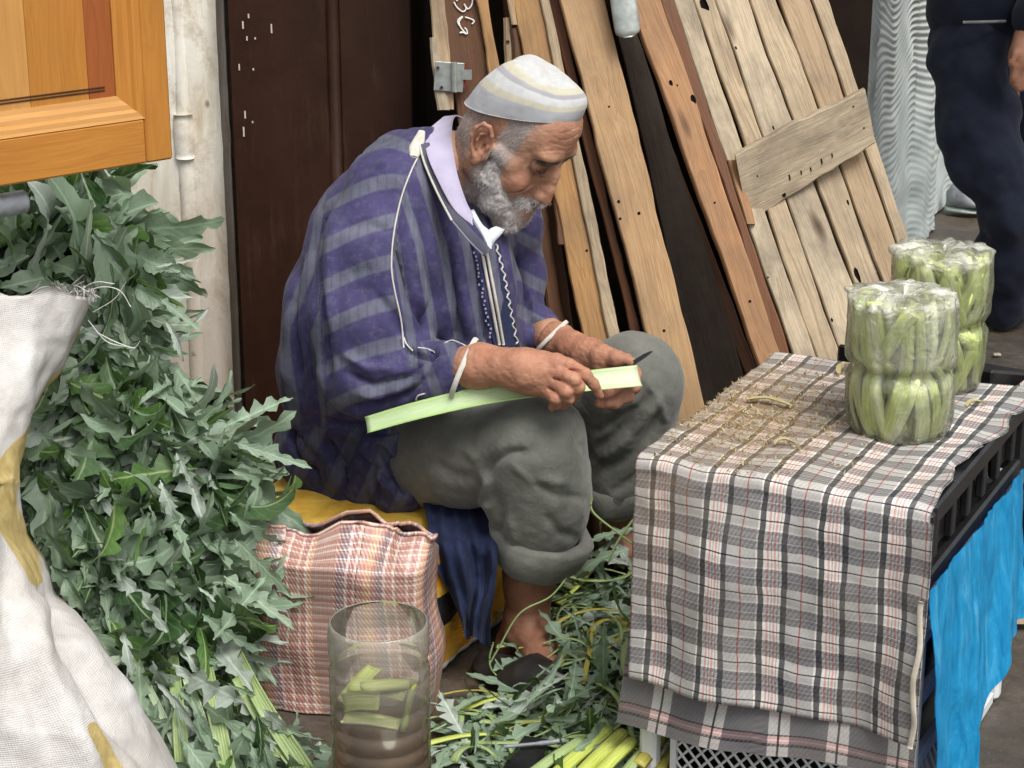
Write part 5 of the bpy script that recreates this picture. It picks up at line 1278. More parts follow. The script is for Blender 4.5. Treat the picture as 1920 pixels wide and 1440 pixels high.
# second plaid drape behind the table at the right edge of the picture
V = []; gc = []; nu_, nv_ = 40, 40; q0 = P(1882, 800, 3.02); q1 = P(1990, 800, 3.30)
for i in range(nu_):
    u = i / (nu_ - 1)
    for j in range(nv_):
        v = j / (nv_ - 1); c = q0 + (q1 - q0) * u; z = .50 - v * np.interp(u, [0, .3, 1], [.16, .155, .12]); V.append(np.array([c[0], c[1] - .012 * math.sin(u * 20) * v, z])); gc.append((u * .24 + .04, v * .16, 0))
V = np.array(V); k = len(V); F = grid_faces(nu_, nv_)
tag(obj('plaid_cloth', np.vstack([V, V + [0, .003, 0]]), F + [[a + k for a in f][::-1] for f in F], MPL, None, True, {'gc': np.vstack([gc, gc]), 'stain': np.zeros(2 * k)}), 'piece of plaid cloth hanging beyond the black crate at the right edge', 'tablecloth')
mb = MB(); cc = (q0 + q1) / 2 * [1, 1, 0]
for dz in (.02, .25, .47): V, F, L = box(cc + unit(np.array([-(q1 - q0)[1], (q1 - q0)[0], 0])) * .16 + [0, 0, dz], (.38, .28, .04), ax=np.array([unit(q1 - q0), unit(np.array([-(q1 - q0)[1], (q1 - q0)[0], 0])), [0, 0, 1]]), bev=.005); mb.add(V, F)
for a_ in (-.17, .17):
    for b2 in (.04, .28):
        d1 = unit(q1 - q0); d2 = unit(np.array([-d1[1], d1[0], 0])); V, F, L = box(cc + d1 * a_ + d2 * b2 + [0, 0, .245], (.03, .03, .41), ax=np.array([d1, d2, [0, 0, 1]]), bev=.004); mb.add(V, F)
tag(mb.build('black_crate', M['black'], loc=cc), 'black crate frame behind the table carrying the far plaid cloth', 'crate')

# ---------------------------------------------------------------- peeled shavings
mb = MB(); r = np.random.RandomState(12)
MSH = m_leaf('shaving', (.38, .30, .13), (.62, .54, .28), (.6, .52, .3), rib=(.55, .48, .25), trans=.15)
MSHB = m_leaf('shaving_brown', (.16, .10, .04), (.42, .30, .12), (.4, .3, .14), rib=(.35, .26, .1), trans=.1)
cnt = 0
while cnt < 850:
    a, b = r.normal(1405, 125), r.normal(780, 62)
    c = cast(TBV, a, b, 0)
    if c is None or c[2] < ZT - .003: continue
    L_ = r.uniform(.0015, .0085) * (1 if r.rand() < .93 else 1.6); wd = r.uniform(.0005, .0015); d = r.normal(0, 1, 3) * [1, 1, .35]; d = unit(d); sd = unit(np.cross(d, [0, 0, 1.])); n = 5
    pts = [c + [0, 0, .0012 + r.rand() * .004] + d * L_ * (t - .5) + np.array([0, 0, .004 * math.sin(t * 3.1) * r.rand()]) + sd * .004 * math.sin(t * 3) * r.normal() for t in np.linspace(0, 1, n)]
    V = []; [V.extend([p - sd * wd, p + sd * wd]) for p in pts]
    mb.add(V, grid_faces(n, 2), m=0 if r.rand() < .5 else 1, u=np.tile([-.6, .6], n), v=np.repeat(np.linspace(0, 1, n), 2), rnd=np.full(2 * n, r.rand())); cnt += 1
tag(mb.build('peel_shavings', [MSH, MSHB], None, True, loc=G(1400, 780, ZT)), 'scattered fibrous peel shavings on the stained left part of the cloth', 'shavings', kind='stuff')
def peel(px0, py0, px1, py1, w, label):
    a, b = G(px0, py0, ZT), G(px1, py1, ZT); n = 16; V = []; d = unit(b - a); sd = np.cross([0, 0, 1.], d)
    for i in range(n):
        t = i / (n - 1); c = a + (b - a) * t + np.array([0, 0, .004 + .006 * math.sin(t * 3.14)]) + sd * .004 * math.sin(t * 5); ww = w * (.3 + .7 * math.sin(math.pi * min(1, t * .7 + .2)))
        for q, hz_ in ((-1, .0018), (0, 0), (1, .0022)): V.append(c + sd * q * ww + [0, 0, hz_])
    V = np.array(V); k = len(V); F = grid_faces(n, 3)
    o = obj('stalk_peel', np.vstack([V, V + [0, 0, .001]]), [f[::-1] for f in F] + [[x + k for x in f] for f in F], MSH, None, True, {'u': np.tile([-.6, .3, .6] * n, 2), 'v': np.tile(np.repeat(np.linspace(0, 1, n), 3), 2), 'rnd': np.full(2 * k, .8)})
    tag(o, label, 'peel')
peel(1400, 756, 1486, 766, .0052, 'long pale yellow peel strip lying in the middle of the shavings')
peel(1452, 840, 1488, 836, .0035, 'short yellow peel near the front edge of the cloth')
peel(1812, 768, 1846, 762, .005, 'small cream peel right of the rear bundle')
peel(1572, 706, 1590, 688, .005, 'pale green peel scrap left of the front bundle')
# ================================================================ wrapped bundles of cut stalks
MST = m_stalk('cut_stalk', (.52, .62, .12), (.76, .83, .34)); MST2 = m_stalk('cut_stalk_pale', (.60, .68, .24), (.82, .86, .50))
FILM = m_film('clear_bag', .06, tint=(.93, .93, .82), sc=16, lo=.04)
def crescent(path, w, d, nrm_hint, ns=7, taper=(1, 1), rnd=.5, curve=.6):
    """fleshy channelled stalk: outer side bulges against nrm_hint, inner side hollow"""
    path = np.asarray(path, float); n = len(path); Tt = unit(np.gradient(path, axis=0)); V = []; u = []; v = []; acc = 0
    for i in range(n):
        if i: acc += np.linalg.norm(path[i] - path[i - 1])
        N_ = unit(nrm_hint - Tt[i] * (nrm_hint @ Tt[i])); B_ = np.cross(Tt[i], N_); k = taper[0] + (taper[1] - taper[0]) * i / (n - 1)
        for q in range(ns):
            a = -1 + 2 * q / (ns - 1); V.append(path[i] + B_ * a * w / 2 * k - N_ * d * k * (1 - a * a) ** .5 + N_ * 0); u.append((a + 1) / 4); v.append(acc)
        for q in range(ns - 2):
            a = 1 - 2 * (q + 1) / (ns - 1); V.append(path[i] + B_ * a * w / 2 * k * .96 - N_ * d * k * (1 - a * a) ** .5 * (1 - curve) + N_ * .0006); u.append(.5 + (1 - a) / 4); v.append(acc)
    m = 2 * ns - 2; F = grid_faces(n, m, False, True)
    for e, rev in ((0, False), ((n - 1) * m, True)):
        f = [[e + 0, e + 1, e + m - 1]] + [[e + q, e + q + 1, e + m - q - 1, e + m - q] for q in range(1, ns - 2)] + [[e + ns - 2, e + ns - 1, e + ns]]
        F += [x[::-1] for x in f] if rev else f
    return np.array(V), F, dict(u=np.array(u), v=np.array(v), rnd=np.full(len(V), rnd))
def bundle(base, R0, H_, seed, label, milky=1.0, lean=(0, 0)):
    r = np.random.RandomState(seed); o = thing('stalk_bundle', label, 'bundle', base, 'clear bags of cut stalks on the table')
    def ax_(z): return base + np.array([lean[0] * z, lean[1] * z, z])
    Hm = H_ * .47
    for tier, (z0, z1) in enumerate(((.004, Hm), (Hm + .002, H_ * .93))):
        for ring, (rad, n) in enumerate(((R0 - .014, 20), (R0 - .036, 10), (R0 - .060, 4))):
            for k in range(n):
                th = 2 * np.pi * (k + r.uniform(-.15, .15)) / n + tier * .2; e = r.uniform(-.005, .009); sl = r.normal(0, .22)
                dirv = np.array([math.cos(th), math.sin(th), 0]); tg = np.array([-math.sin(th), math.cos(th), 0])
                path = []
                for t in np.linspace(0, 1, 7):
                    bul = .008 * math.sin(math.pi * t) - (.010 if (tier == 0 and t > .9) or (tier == 1 and t < .1) else 0) - .006 * (1 - t) ** 3 * (tier == 0)
                    path.append(ax_(z0 + e + (z1 - z0) * t) + dirv * (rad + bul - .004) + tg * sl * .12 * (t - .5))
                V, F, A = crescent(path, .023 + r.uniform(-.005, .008), .010, -dirv + tg * r.normal(0, .3), 7, (1.0, .9 + .15 * r.rand()), r.rand()); obj('stalk_piece', V, F, MST if r.rand() < .6 else MST2, o, True, A)
    # loose piece lying across the top
    a = ax_(H_ * .95) + [-.060, -.035, .004]; b_ = ax_(H_ * .95) + [.012, -.060, -.020]
    V, F, A = crescent(catmull([a, (a + b_) / 2 + [0, 0, .008], b_], 8), .024, .010, np.array([0, .6, .8]), 7, (1, 1), .3); obj('stalk_piece', V, F, MST, o, True, A)
    # bag
    nu2, nv2 = 120, 80; V = []; milk = []
    for i in range(nu2):
        th = 2 * np.pi * i / nu2
        for j in range(nv2):
            v = j / (nv2 - 1)
            if v < .08: z = .0012; rr = (R0 + .002) * (v / .08) ** .8 * .93
            elif v < .80:
                q = (v - .08) / .72; z = H_ * .98 * q; rr = R0 + .004 - .009 * math.exp(-((z - Hm) / .010) ** 2) - .008 * (1 - q) ** 6
            else:
                q = (v - .80) / .20; z = H_ * (.98 + .06 * math.sin(q * 2.2)) - .012 * q * q; rr = (R0 + .006) * (1 - q) ** .8 + .001
            c = ax_(z); p3 = np.array([math.cos(th) * 2, math.sin(th) * 2, z * 14])
            w_ = .0022 * vn(p3, 2.2, seed + 3) + .0016 * vn(p3 * [3, 3, 1], 2.0, seed + 4) + .0012 * math.sin(th * 17 + z * 30) + .0035 * vn(np.array([math.cos(th) * 1.5, math.sin(th) * 1.5, z * 9 + seed]), 1, seed + 1)
            rz = (.007 * vn(np.array([math.cos(th) * 3 * max(0.2, 1 - q if v > .8 else 1), math.sin(th) * 3, v * 9]), 1.5, seed + 9) if v > .74 else 0)
            rr = max(.0005, rr + w_ * (2.4 if v > .78 else 1) * (0 if v < .04 else 1)); V.append(c + np.array([math.cos(th) * rr, math.sin(th) * rr, max(rz, -.004) if v > .08 else 0]))
            top = np.clip((v - .74) / .1, 0, 1); ml = top * (.20 + .42 * np.clip(vn(np.array([math.cos(th) * 2.2, math.sin(th) * 2.2, v * 5]), 1.4, seed + 6), -.4, 1)) + .14 * max(0, vn(p3 * [1.6, 1.6, .4], 1.6, seed + 5)) ** 1.5
            rimm = .28 * math.exp(-((v - .79) / .02) ** 2); milk.append(np.clip((ml + rimm + (.02 + .09 * np.clip((v - .42) / .1, 0, 1) + .10 * max(0, vn(p3, .8, seed + 2)) if milky > 1 else .05)) * milky, 0, .9))
    obj('plastic_bag', V, grid_faces(nu2, nv2, True, False), FILM, o, True, {'milk': milk}); return o
bundle(G(1686, 803, ZT + .002), .0775, .212, 3, 'nearer clear plastic bag of cut green stalks, with milky crumpled top', 1.1, (-.03, .0))
bundle(G(1752, 716, ZT + .002), .0745, .222, 8, 'farther clear plastic bag of cut green stalks, standing behind the nearer bundle', .8, (0, .0))
# ================================================================ yellow seat under the man
K0, K1 = G(820, 1275), G(905, 1203); sd_ = unit((K1 - K0) * [1, 1, 0]); fd = np.array([sd_[1], -sd_[0], 0]); fd = fd if fd[0] < 0 else -fd   # front edge runs left from K0
SW, SDp, SH = .43, .36, .235; cS = K0 + fd * SW / 2 + sd_ * SDp / 2
sf = Field(cS - [.36, .36, .0], cS + [.36, .36, .30], .006)
sf.bx(cS + [0, 0, SH / 2], (SW / 2, SDp / 2, SH / 2), ax=np.array([fd, sd_, [0, 0, 1.]]), rd=.02, k=0)
sf.ell(cS + [0, 0, SH - .012], (SW * .50, SDp * .50, .035), ax=np.array([fd, sd_, [0, 0, 1.]]), k=.03)
V, F = sf.mesh(); V = V + normals(V, F) * (fbm(V, 22, 3, 81) * .005)[:, None]
t = NT('printed_sack'); g = t.attr('gc', 'Vector'); o = t.obj(); x_, y_, z_ = t.sep(g)[:3]; n = t.noise(o, 16, 5, .65)
yl = t.ramp(n, [(.3, (.50, .27, .03)), (.7, (.72, .48, .08))])
side = t.math('GREATER_THAN', x_, .5)
orr = t.mix(t.ramp(t.noise(o, 9, 3, .6), [(.45, 0.0), (.6, .8)]), yl, (.75, .28, .01))
c = t.mix(side, yl, orr)
wz = t.math('MULTIPLY', side, t.math('LESS_THAN', t.math('ADD', z_, t.math('MULTIPLY', n, .004)), .022)); c = t.mix(wz, c, (.72, .70, .66))
bz = t.math('MULTIPLY', t.math('MULTIPLY', side, t.math('GREATER_THAN', z_, .092)), t.math('MULTIPLY', t.math('LESS_THAN', z_, .150), t.math('LESS_THAN', y_, .10))); c = t.mix(bz, c, (.012, .012, .012))
weave = t.math('SINE', t.math('MULTIPLY', z_, 1500))
MSS = t.done(t.bsdf(c, .55, .4, t.bump(t.math('ADD', n, t.math('MULTIPLY', weave, .15)), .5, .004)))
L = V - K0; lx_ = L @ fd; ly_ = L @ sd_; isd = ((lx_ < .012)).astype(float)
seat = obj('seat_sack', V, F, MSS, None, True, {'gc': np.stack([isd, ly_, V[:, 2]], 1)})
tag(seat, 'yellow printed sack covered box the man sits on, with black and orange side', 'sack')
# ================================================================ pink plaid bag
PKL = [(0, (0.54, 0.24, 0.18)), (.06, (0.84, 0.64, 0.54)), (.09, (0.52, 0.21, 0.18)), (.15, (0.88, 0.74, 0.64)), (.18, (0.76, 0.42, 0.18)), (.27, (0.46, 0.19, 0.15)), (.30, (0.15, 0.13, 0.19)), (.36, (0.19, 0.18, 0.27)), (.40, (0.76, 0.64, 0.64)), (.43, (0.40, 0.15, 0.15)), (.49, (0.79, 0.59, 0.49)), (.52, (0.18, 0.09, 0.09)), (.54, (0.64, 0.32, 0.25)), (.62, (0.84, 0.49, 0.20)), (.70, (0.52, 0.25, 0.21)), (.76, (0.20, 0.18, 0.27)), (.83, (0.79, 0.64, 0.59)), (.86, (0.57, 0.25, 0.18)), (.93, (0.88, 0.71, 0.62)), (.96, (0.47, 0.18, 0.14))]
PKW = [(0, (0.64, 0.32, 0.25)), (.10, (0.88, 0.76, 0.66)), (.16, (0.59, 0.25, 0.20)), (.28, (0.81, 0.54, 0.44)), (.36, (0.88, 0.86, 0.79)), (.42, (0.54, 0.23, 0.18)), (.56, (0.79, 0.47, 0.35)), (.66, (0.88, 0.79, 0.70)), (.70, (0.44, 0.23, 0.20)), (.82, (0.71, 0.37, 0.27)), (.92, (0.88, 0.76, 0.69))]
def dull(q): return [(p_, tuple(.74 * v + .26 * w_ * (sum(c_) / 3 / .40) for v, w_ in zip(c_, (.42, .38, .38)))) for p_, c_ in q]
PKL = dull(PKL); PKW = dull(PKW)
MPK = m_plaid('pink_plaid', PKL, PKW, 1 / .16, 1 / .052, bend=.006, rough=.35, tw=1.3)
mpk_l = P(470, 1150, 2.86) * [1, 1, 0]; b0 = G(560, 1290); 
BR_ = P(806, 1150, 2.80) * [1, 1, 0]; BL_ = P(462, 1150, 2.86) * [1, 1, 0]; bx2 = unit(BR_ - BL_); by2 = np.array([-bx2[1], bx2[0], 0]); BW = np.linalg.norm(BR_ - BL_); BD = .15
nu_, nv_ = 180, 70; V = []; gc = []; htop = .345
def sup(th, a, b, e=.42): c, s = math.cos(th), math.sin(th); return a * abs(c) ** e * np.sign(c), b * abs(s) ** e * np.sign(s)
pe = 0; prev = None
for i in range(nu_):
    th = -np.pi / 2 + 2 * np.pi * i / nu_; X, Y = sup(th, BW / 2, BD / 2)
    if prev is not None: pe += math.hypot(X - prev[0], Y - prev[1])
    prev = (X, Y)
    for j in range(nv_):
        v = j / (nv_ - 1); z = v * htop; k = 1 - .06 * (1 - v) + .02 * math.sin(v * 6)
        f = np.clip((v - .80) / .20, 0, 1)
        xx = X * k; yy = Y * (1 - .90 * f * (1 if abs(X) > BW * .3 else .85))
        p3 = np.array([X * 8, Y * 8, z * 9])
        crm = f * .034 * vn(p3 * [2.2, 2, .8], 1.5, 91) ; dz = -.030 * f * math.exp(-((X + .10) / .07) ** 2) + f * .007 * math.sin(X * 34) + (.006 * f * math.sin(X * 55 + 1)) - .016 * f * (X / BW + .5)
        q = (BL_ + BR_) / 2 + bx2 * xx + by2 * (yy + BD / 2 + crm) + np.array([0, 0, z + dz]); q = q + by2 * (-.05 * v + .02)
        q = q + by2 * (.013 * vn(p3, .9, 92) + .006 * vn(p3, 2.6, 93)) + bx2 * .010 * vn(p3, 1.1, 95) - by2 * .018 * (1 - v) ** 2 * abs(math.cos(th)); V.append(q); gc.append((pe + .2, z, 0))
V = np.array(V); V[:, :2] += (fbm(V * [1, 1, .7], 17, 3, 97) * .0060)[:, None] * by2[:2]; ctr = np.array([(BL_ + BR_) / 2 + by2 * BD / 2])
inn = V + (ctr * [1, 1, 0] + V * [0, 0, 1] - V) * .03; k = len(V); F = grid_faces(nu_, nv_, True, False)
rimf = [[i * nv_ + nv_ - 1, ((i + 1) % nu_) * nv_ + nv_ - 1, ((i + 1) % nu_) * nv_ + nv_ - 1 + k, i * nv_ + nv_ - 1 + k] for i in range(nu_)]
pb = obj('plaid_bag', np.vstack([V, inn]), F + [[a + k for a in f][::-1] for f in F] + rimf, MPK, None, True, {'gc': np.vstack([gc, gc])})
tag(pb, 'salmon and purple plaid woven plastic bag with crumpled open top beside the seat', 'bag')
rp = np.array([V[i * nv_ + nv_ - 1] for i in range(nu_)]); rp = np.vstack([rp, rp[:2]]); LOC[pb.name] = np.array(pb.location)
V_, F_ = tube(rp, .0042, 7, sq=(.9, .9)); g_ = np.stack([np.repeat(np.arange(len(rp)) * .004, 7), np.tile(np.arange(7) * .004, len(rp)), np.zeros(len(V_))], 1)
obj('rim_roll', V_, F_, MPK, pb, True, {'gc': g_})
# ================================================================ cut bottle
bc_ = P(713, 1300, 2.43) * [1, 1, 0]; RB_ = .071
def m_pet():
    t = NT('pet_plastic'); o = t.obj(); n = t.noise(o, 30, 4, .6); z = t.sep(o)[2]
    hazy = t.ramp(t.math('ADD', z, t.math('MULTIPLY', n, .06)), [(.20, .07), (.30, .20), (.37, .34)])
    d = t.bsdf((.50, .48, .42), .3, .5, t.bump(n, .2, .002)); tr = t.n("BsdfTransparent"); t.set(tr, 'Color', (.93, .92, .86)); g = t.n("BsdfGlossy"); t.set(g, 'Roughness', .08)
    fr = t.n("Fresnel"); fr.inputs[0].default_value = 1.45
    return t.done(t.mixs(t.math('MULTIPLY', fr.outputs[0], .8), t.mixs(hazy, tr.outputs[0], d), g.outputs[0]))
bot = thing('water_bottle', 'large clear plastic bottle of brown water holding stalk pieces, foreground', 'bottle', bc_)
prof = [(0, .002), (RB_ * .9, .002), (RB_, .012)]
z = .02
ribs = [.06, .085, .11, .135, .16, .185, .215, .245, .285]
for zc in ribs: prof += [(RB_, zc - .006), (RB_ - .0022, zc - .0015), (RB_ - .0022, zc + .0015), (RB_, zc + .006)]
prof += [(RB_ - .002, .297), (RB_ - .004, .304), (RB_ - .002, .311), (RB_, .319), (RB_ + .0005, .340), (RB_ - .0005, .356), (RB_ - .002, .3625), (RB_ - .004, .3640), (RB_ - .0045, .3625)]
def lathe(c, prof, n=72, sq=(1, 1), rot=0, wob=0, seed=0):
    V = []
    for i in range(n):
        th = 2 * np.pi * i / n + rot
        for r_, z_ in prof:
            k = 1 + wob * vn(np.array([math.cos(th) * 2., math.sin(th) * 2., z_ * 18.]), 1, seed); V.append(c + np.array([math.cos(th) * r_ * k * sq[0], math.sin(th) * r_ * k * sq[1], z_]))
    return np.array(V), grid_faces(n, len(prof), True, False)
V, F = lathe(bc_, prof, 90, wob=.014, seed=4); obj('bottle_wall', V, F, m_pet(), bot, True)
t = NT('brown_water'); o = t.obj(); n = t.noise(o, 18, 5, .65); c = t.ramp(n, [(.3, (.10, .048, .015)), (.7, (.17, .088, .030))])
tr = t.n("BsdfTransparent"); t.set(tr, 'Color', (.42, .28, .14)); MW = t.done(t.mixs(.75, tr.outputs[0], t.bsdf(c, .12, .5)))
V, F = lathe(bc_, [(.0, .006), (RB_ * .88, .006), (RB_ - .004, .015), (RB_ - .004, .226), (0, .2265)], 60); obj('water', V, F, MW, bot, True)
MDUL = m_stalk('soaked_stalk', (.20, .26, .05), (.40, .44, .12))
for i, (a, b_, h_, m_) in enumerate((((-.050, -.038, .236), (.030, -.052, .232), (0, 0, 1), MST2), ((-.045, .01, .262), (.035, .0, .250), (0, -.3, 1), MST), ((-.02, -.02, .272), (.05, .03, .252), (.2, 0, 1), MST), ((.046, -.036, .290), (.030, -.05, .222), (-1, 0, 0), MST), ((-.05, -.01, .245), (-.01, .05, .270), (0, 0, 1), MST), ((-.052, -.028, .25), (.00, -.045, .262), (0, -1, .4), MST))):
    a, b_ = bc_ + a, bc_ + b_; V, F, A = crescent(catmull([a, (a + b_) / 2 + [0, 0, .003], b_], 10), .028, .010, np.array(h_, float), 9, (1, .95), .2 + .1 * i, .5); obj('stalk_piece', V, F, MST2 if i == 0 else MDUL, bot, True, A)
# ================================================================ white sack, left foreground
def m_sack():
    t = NT('white_sack'); o = t.obj(); y = t.attr('yel'); g = t.attr('gc', 'Vector'); n = t.noise(o, 9, 6, .65); n2 = t.noise(o, 50, 4, .6)
    c = t.ramp(n, [(.3, (.44, .415, .38)), (.7, (.66, .65, .64))]); c = t.mix(t.ramp(n2, [(.55, 0.0), (.8, .3)]), c, (.40, .36, .31))
    ye = t.ramp(n2, [(.3, (.38, .28, .09)), (.7, (.54, .43, .20))]); c = t.mix(t.ramp(t.math('ADD', y, t.math('MULTIPLY', t.math('SUBTRACT', n2, .5), .25)), [(.38, 0.0), (.62, 1.0)]), c, ye)
    x_, y_, z_ = t.sep(g)[:3]; w1 = t.math('SINE', t.math('MULTIPLY', x_, 2600)); w2 = t.math('SINE', t.math('MULTIPLY', y_, 2200))
    h = t.math('ADD', t.math('MULTIPLY', t.math('ADD', w1, w2), .16), n2)
    return t.done(t.bsdf(c, .62, .35, t.bump(h, .45, .0022, t.bump(n, .5, .012))))
MSK2 = m_sack()
ry = [548, 580, 620, 660, 700, 740, 780, 820, 860, 900, 950, 1000, 1050, 1100, 1150, 1200, 1260, 1320, 1380, 1440, 1520, 1600]
rx = [168, 158, 148, 132, 112, 88, 62, 50, 44, 40, 40, 52, 84, 112, 150, 186, 222, 262, 298, 330, 375, 410]
rY = [2.78, 2.77, 2.76, 2.74, 2.72, 2.69, 2.66, 2.63, 2.60, 2.57, 2.54, 2.52, 2.51, 2.50, 2.49, 2.48, 2.47, 2.46, 2.45, 2.45, 2.45, 2.45]
nu_, nv_ = 110, 150; V = []; gc = []; yel = []
ys = np.linspace(548, 1600, nv_)
yl_line = [(176, 600), (150, 680), (96, 760), (52, 830), (18, 880), (12, 950), (40, 1010), (70, 1075)]; yl2 = [(180, 1370), (215, 1440), (260, 1520)]
for i in range(nu_):
    u = i / (nu_ - 1)
    for j in range(nv_):
        py_ = ys[j]; xr = np.interp(py_, ry, rx); Yr = np.interp(py_, ry, rY); xl = -420
        # u: 0 right edge, quarter turn to the left, then round the back
        th = u * np.pi * 1.0; a = (xr - xl) / 2; cxx = (xr + xl) / 2; dpt = .30 if py_ > 900 else .20
        qx = cxx + a * math.cos(th); Yq = Yr + .03 - dpt * math.sin(th) ** .8
        d, _ = dpoly(np.array([qx]), np.array([py_]), yl_line); d2, _ = dpoly(np.array([qx]), np.array([py_]), yl2)
        p = P(qx, py_ + (10 * math.sin(qx * .05) if j == 0 else 0), Yq); V.append(p); gc.append((u * .5, p[2], 0)); yel.append(max(math.exp(-(d[0] / 24) ** 4) if qx > -30 or py_ > 840 else 0, math.exp(-(d2[0] / 20) ** 4)))
V = np.array(V); F = grid_faces(nu_, nv_); Nn = normals(V, np.array(F)); sg = 1 if (Nn @ np.array([0, -1, 0])).mean() > 0 else -1
a_, b_ = proj(V)
SKF = [([(60, 640), (20, 760), (-30, 900)], 22, .006), ([(100, 1060), (130, 1200), (210, 1350), (300, 1460)], 14, -.016), ([(60, 1100), (90, 1230), (150, 1380), (200, 1480)], 20, .010), ([(10, 1000), (20, 1150), (60, 1300), (110, 1440)], 22, -.010), ([(150, 1180), (200, 1260), (250, 1330)], 14, .008), ([(-20, 950), (-30, 1150), (-20, 1400)], 24, .008), ([(70, 1090), (110, 1120), (150, 1190)], 10, -.008), ([(110, 620), (90, 690), (60, 750)], 14, -.005)]
Nf = Nn * sg; V = folds(V, Nf, SKF, False); V = V + Nf * (fbm(V * [1, 1, .6], 10, 3, 101) * .010 + fbm(V, 50, 2, 104) * .0015)[:, None]
k = len(V); Vi = V - Nf * .0025; F1 = F if sg > 0 else [f[::-1] for f in F]; E_l = []
for i in range(nu_ - 1):
    for c in (0, nv_ - 1): E_l.append([i * nv_ + c, (i + 1) * nv_ + c, (i + 1) * nv_ + c + k, i * nv_ + c + k])
for j in range(nv_ - 1):
    for c in (0, (nu_ - 1) * nv_): E_l.append([c + j, c + j + 1, c + j + 1 + k, c + j + k])
sack = obj('white_sack', np.vstack([V, Vi]), F1 + [[a + k for a in f][::-1] for f in F1] + E_l, MSK2, None, True, {'gc': np.vstack([gc, gc]), 'yel': np.tile(yel, 2)})
tag(sack, 'white woven sack with yellow stripe and frayed rim full of leaves, left foreground', 'sack'); LOC[sack.name] = np.array(sack.location)
# frayed threads
mb = MB(); r = np.random.RandomState(3)
for q in range(70):
    u_ = r.rand(); a = np.array([60 + 110 * u_, 556 - 6 * u_ + r.normal(0, 5)]); L_ = r.uniform(10, 38) * (1.6 if r.rand() < .12 else 1); ang = r.normal(-.5, .7); Y0 = 2.77 - .03 * r.rand()
    pts = [P(a[0] + L_ * s * math.cos(ang + s * r.normal(0, .4)), a[1] + L_ * s * math.sin(ang) + 12 * s * s * r.normal(.5, 1), Y0 - .02 * s) for s in np.linspace(0, 1, 6)]
    V_, F_ = tube(catmull(pts, 10), r.uniform(.0004, .0009), 5); mb.add(V_, F_, yel=0., gc=np.zeros((len(V_), 3)))
for pts in ([(150, 552), (190, 538), (225, 545), (245, 575)], [(130, 560), (175, 530), (215, 532)], [(185, 625), (215, 640), (250, 652), (262, 640)], [(165, 600), (200, 640), (240, 650)], [(175, 585), (215, 560), (235, 530)]):
    V_, F_ = tube(catmull([P(x, y, 2.755) for x, y in pts], 20), .0014, 6, sq=(.4, 1.4)); mb.add(V_, F_, yel=0., gc=np.zeros((len(V_), 3)))
mb.build('frayed_thread', MSK2, sack, True)
# ================================================================ cardoon leaves
ML = m_leaf('leaf', (.010, .038, .008), (.125, .215, .095), (.27, .37, .26), rib=(.26, .34, .20), trans=.22)
MLG = m_leaf('leaf_fresh', (.045, .115, .020), (.13, .24, .07), (.28, .38, .26), rib=(.33, .42, .18), trans=.25)
MLP = m_leaf('leaf_pale', (.19, .27, .17), (.42, .50, .38), (.46, .53, .46), rib=(.5, .56, .44), trans=.2, rough=.55)
def leaf(L, W, bend, twist, fold, r, lob=.62, nl=7, ns=30):
    """one lobed blade: base at origin, growing along +y, face up +z"""
    t = np.linspace(0, 1, ns); env = np.sin(np.pi * np.clip(t * .93 + .05, 0, 1)) ** .62 * (1 - .35 * t)
    V = []; u = []; v = []
    out = {}
    for s in (-1, 1):
        ph = t * nl + r.rand() * .6; f = ph - np.floor(ph); saw = np.where(f < .62, f / .62, 1 - (f - .62) / .38)
        jag = .12 * np.sin(ph * 15 + r.rand() * 6)
        am = r.uniform(.55, 1.25, nl + 3)[np.floor(ph).astype(int)]; w_ = W * env * am * (1 - lob + lob * saw ** .8 + jag * saw) * (1 + .12 * r.normal()); w_[:2] = W * .07; w_[-1] = W * .02
        out[s] = (w_, t * L + .22 * w_ * saw + .0 * t)
    wave = r.uniform(.05, .16) * W; p1, p2 = r.rand(2) * 6
    cols = [(-1, 1.0), (-1, .5), (0, 0), (1, .5), (1, 1.0)]
    for i in range(ns):
        for s, q in cols:
            if s == 0: x, y = 0., t[i] * L
            else: x = s * out[s][0][i] * q; y = t[i] * L * (1 - q) + out[s][1][i] * q
            zz_ = fold * abs(x) + wave * q * q * math.sin(t[i] * nl * 4.2 + (p1 if s < 0 else p2)) - .0
            V.append((x, y, zz_)); u.append(s * q * min(1., abs(out.get(s, out[1])[0][i]) / (W * .5) + .25)); v.append(t[i])
    V = np.array(V); tt = V[:, 1] / L
    tw = twist * tt; c, s_ = np.cos(tw), np.sin(tw); x = V[:, 0] * c - V[:, 2] * s_; z = V[:, 0] * s_ + V[:, 2] * c
    a = bend * tt; rad = L / (bend if abs(bend) > 1e-3 else 1e-3)
    y = rad * np.sin(a) - z * np.sin(a) * 0 ; zz2 = -rad * (1 - np.cos(a)); V = np.stack([x, y + z * np.sin(a), zz2 + z * np.cos(a)], 1)
    return V, grid_faces(ns, 5), np.array(u), np.array(v)
rl = np.random.RandomState(77)
def tmpl(n, wr, lobr, bendr, nlr=(5, 8)): return [leaf(1., rl.uniform(*wr), rl.uniform(*bendr), rl.normal(0, .7), rl.uniform(.1, .7), rl, rl.uniform(*lobr), rl.randint(*nlr)) for _ in range(n)]
T_lob = tmpl(16, (.11, .19), (.62, .86), (-.2, 2.6), (4, 8)); T_broad = tmpl(12, (.17, .27), (.25, .50), (-.3, 2.4), (3, 6)); T_thin = tmpl(12, (.035, .08), (.2, .6), (-1.4, 2.6))
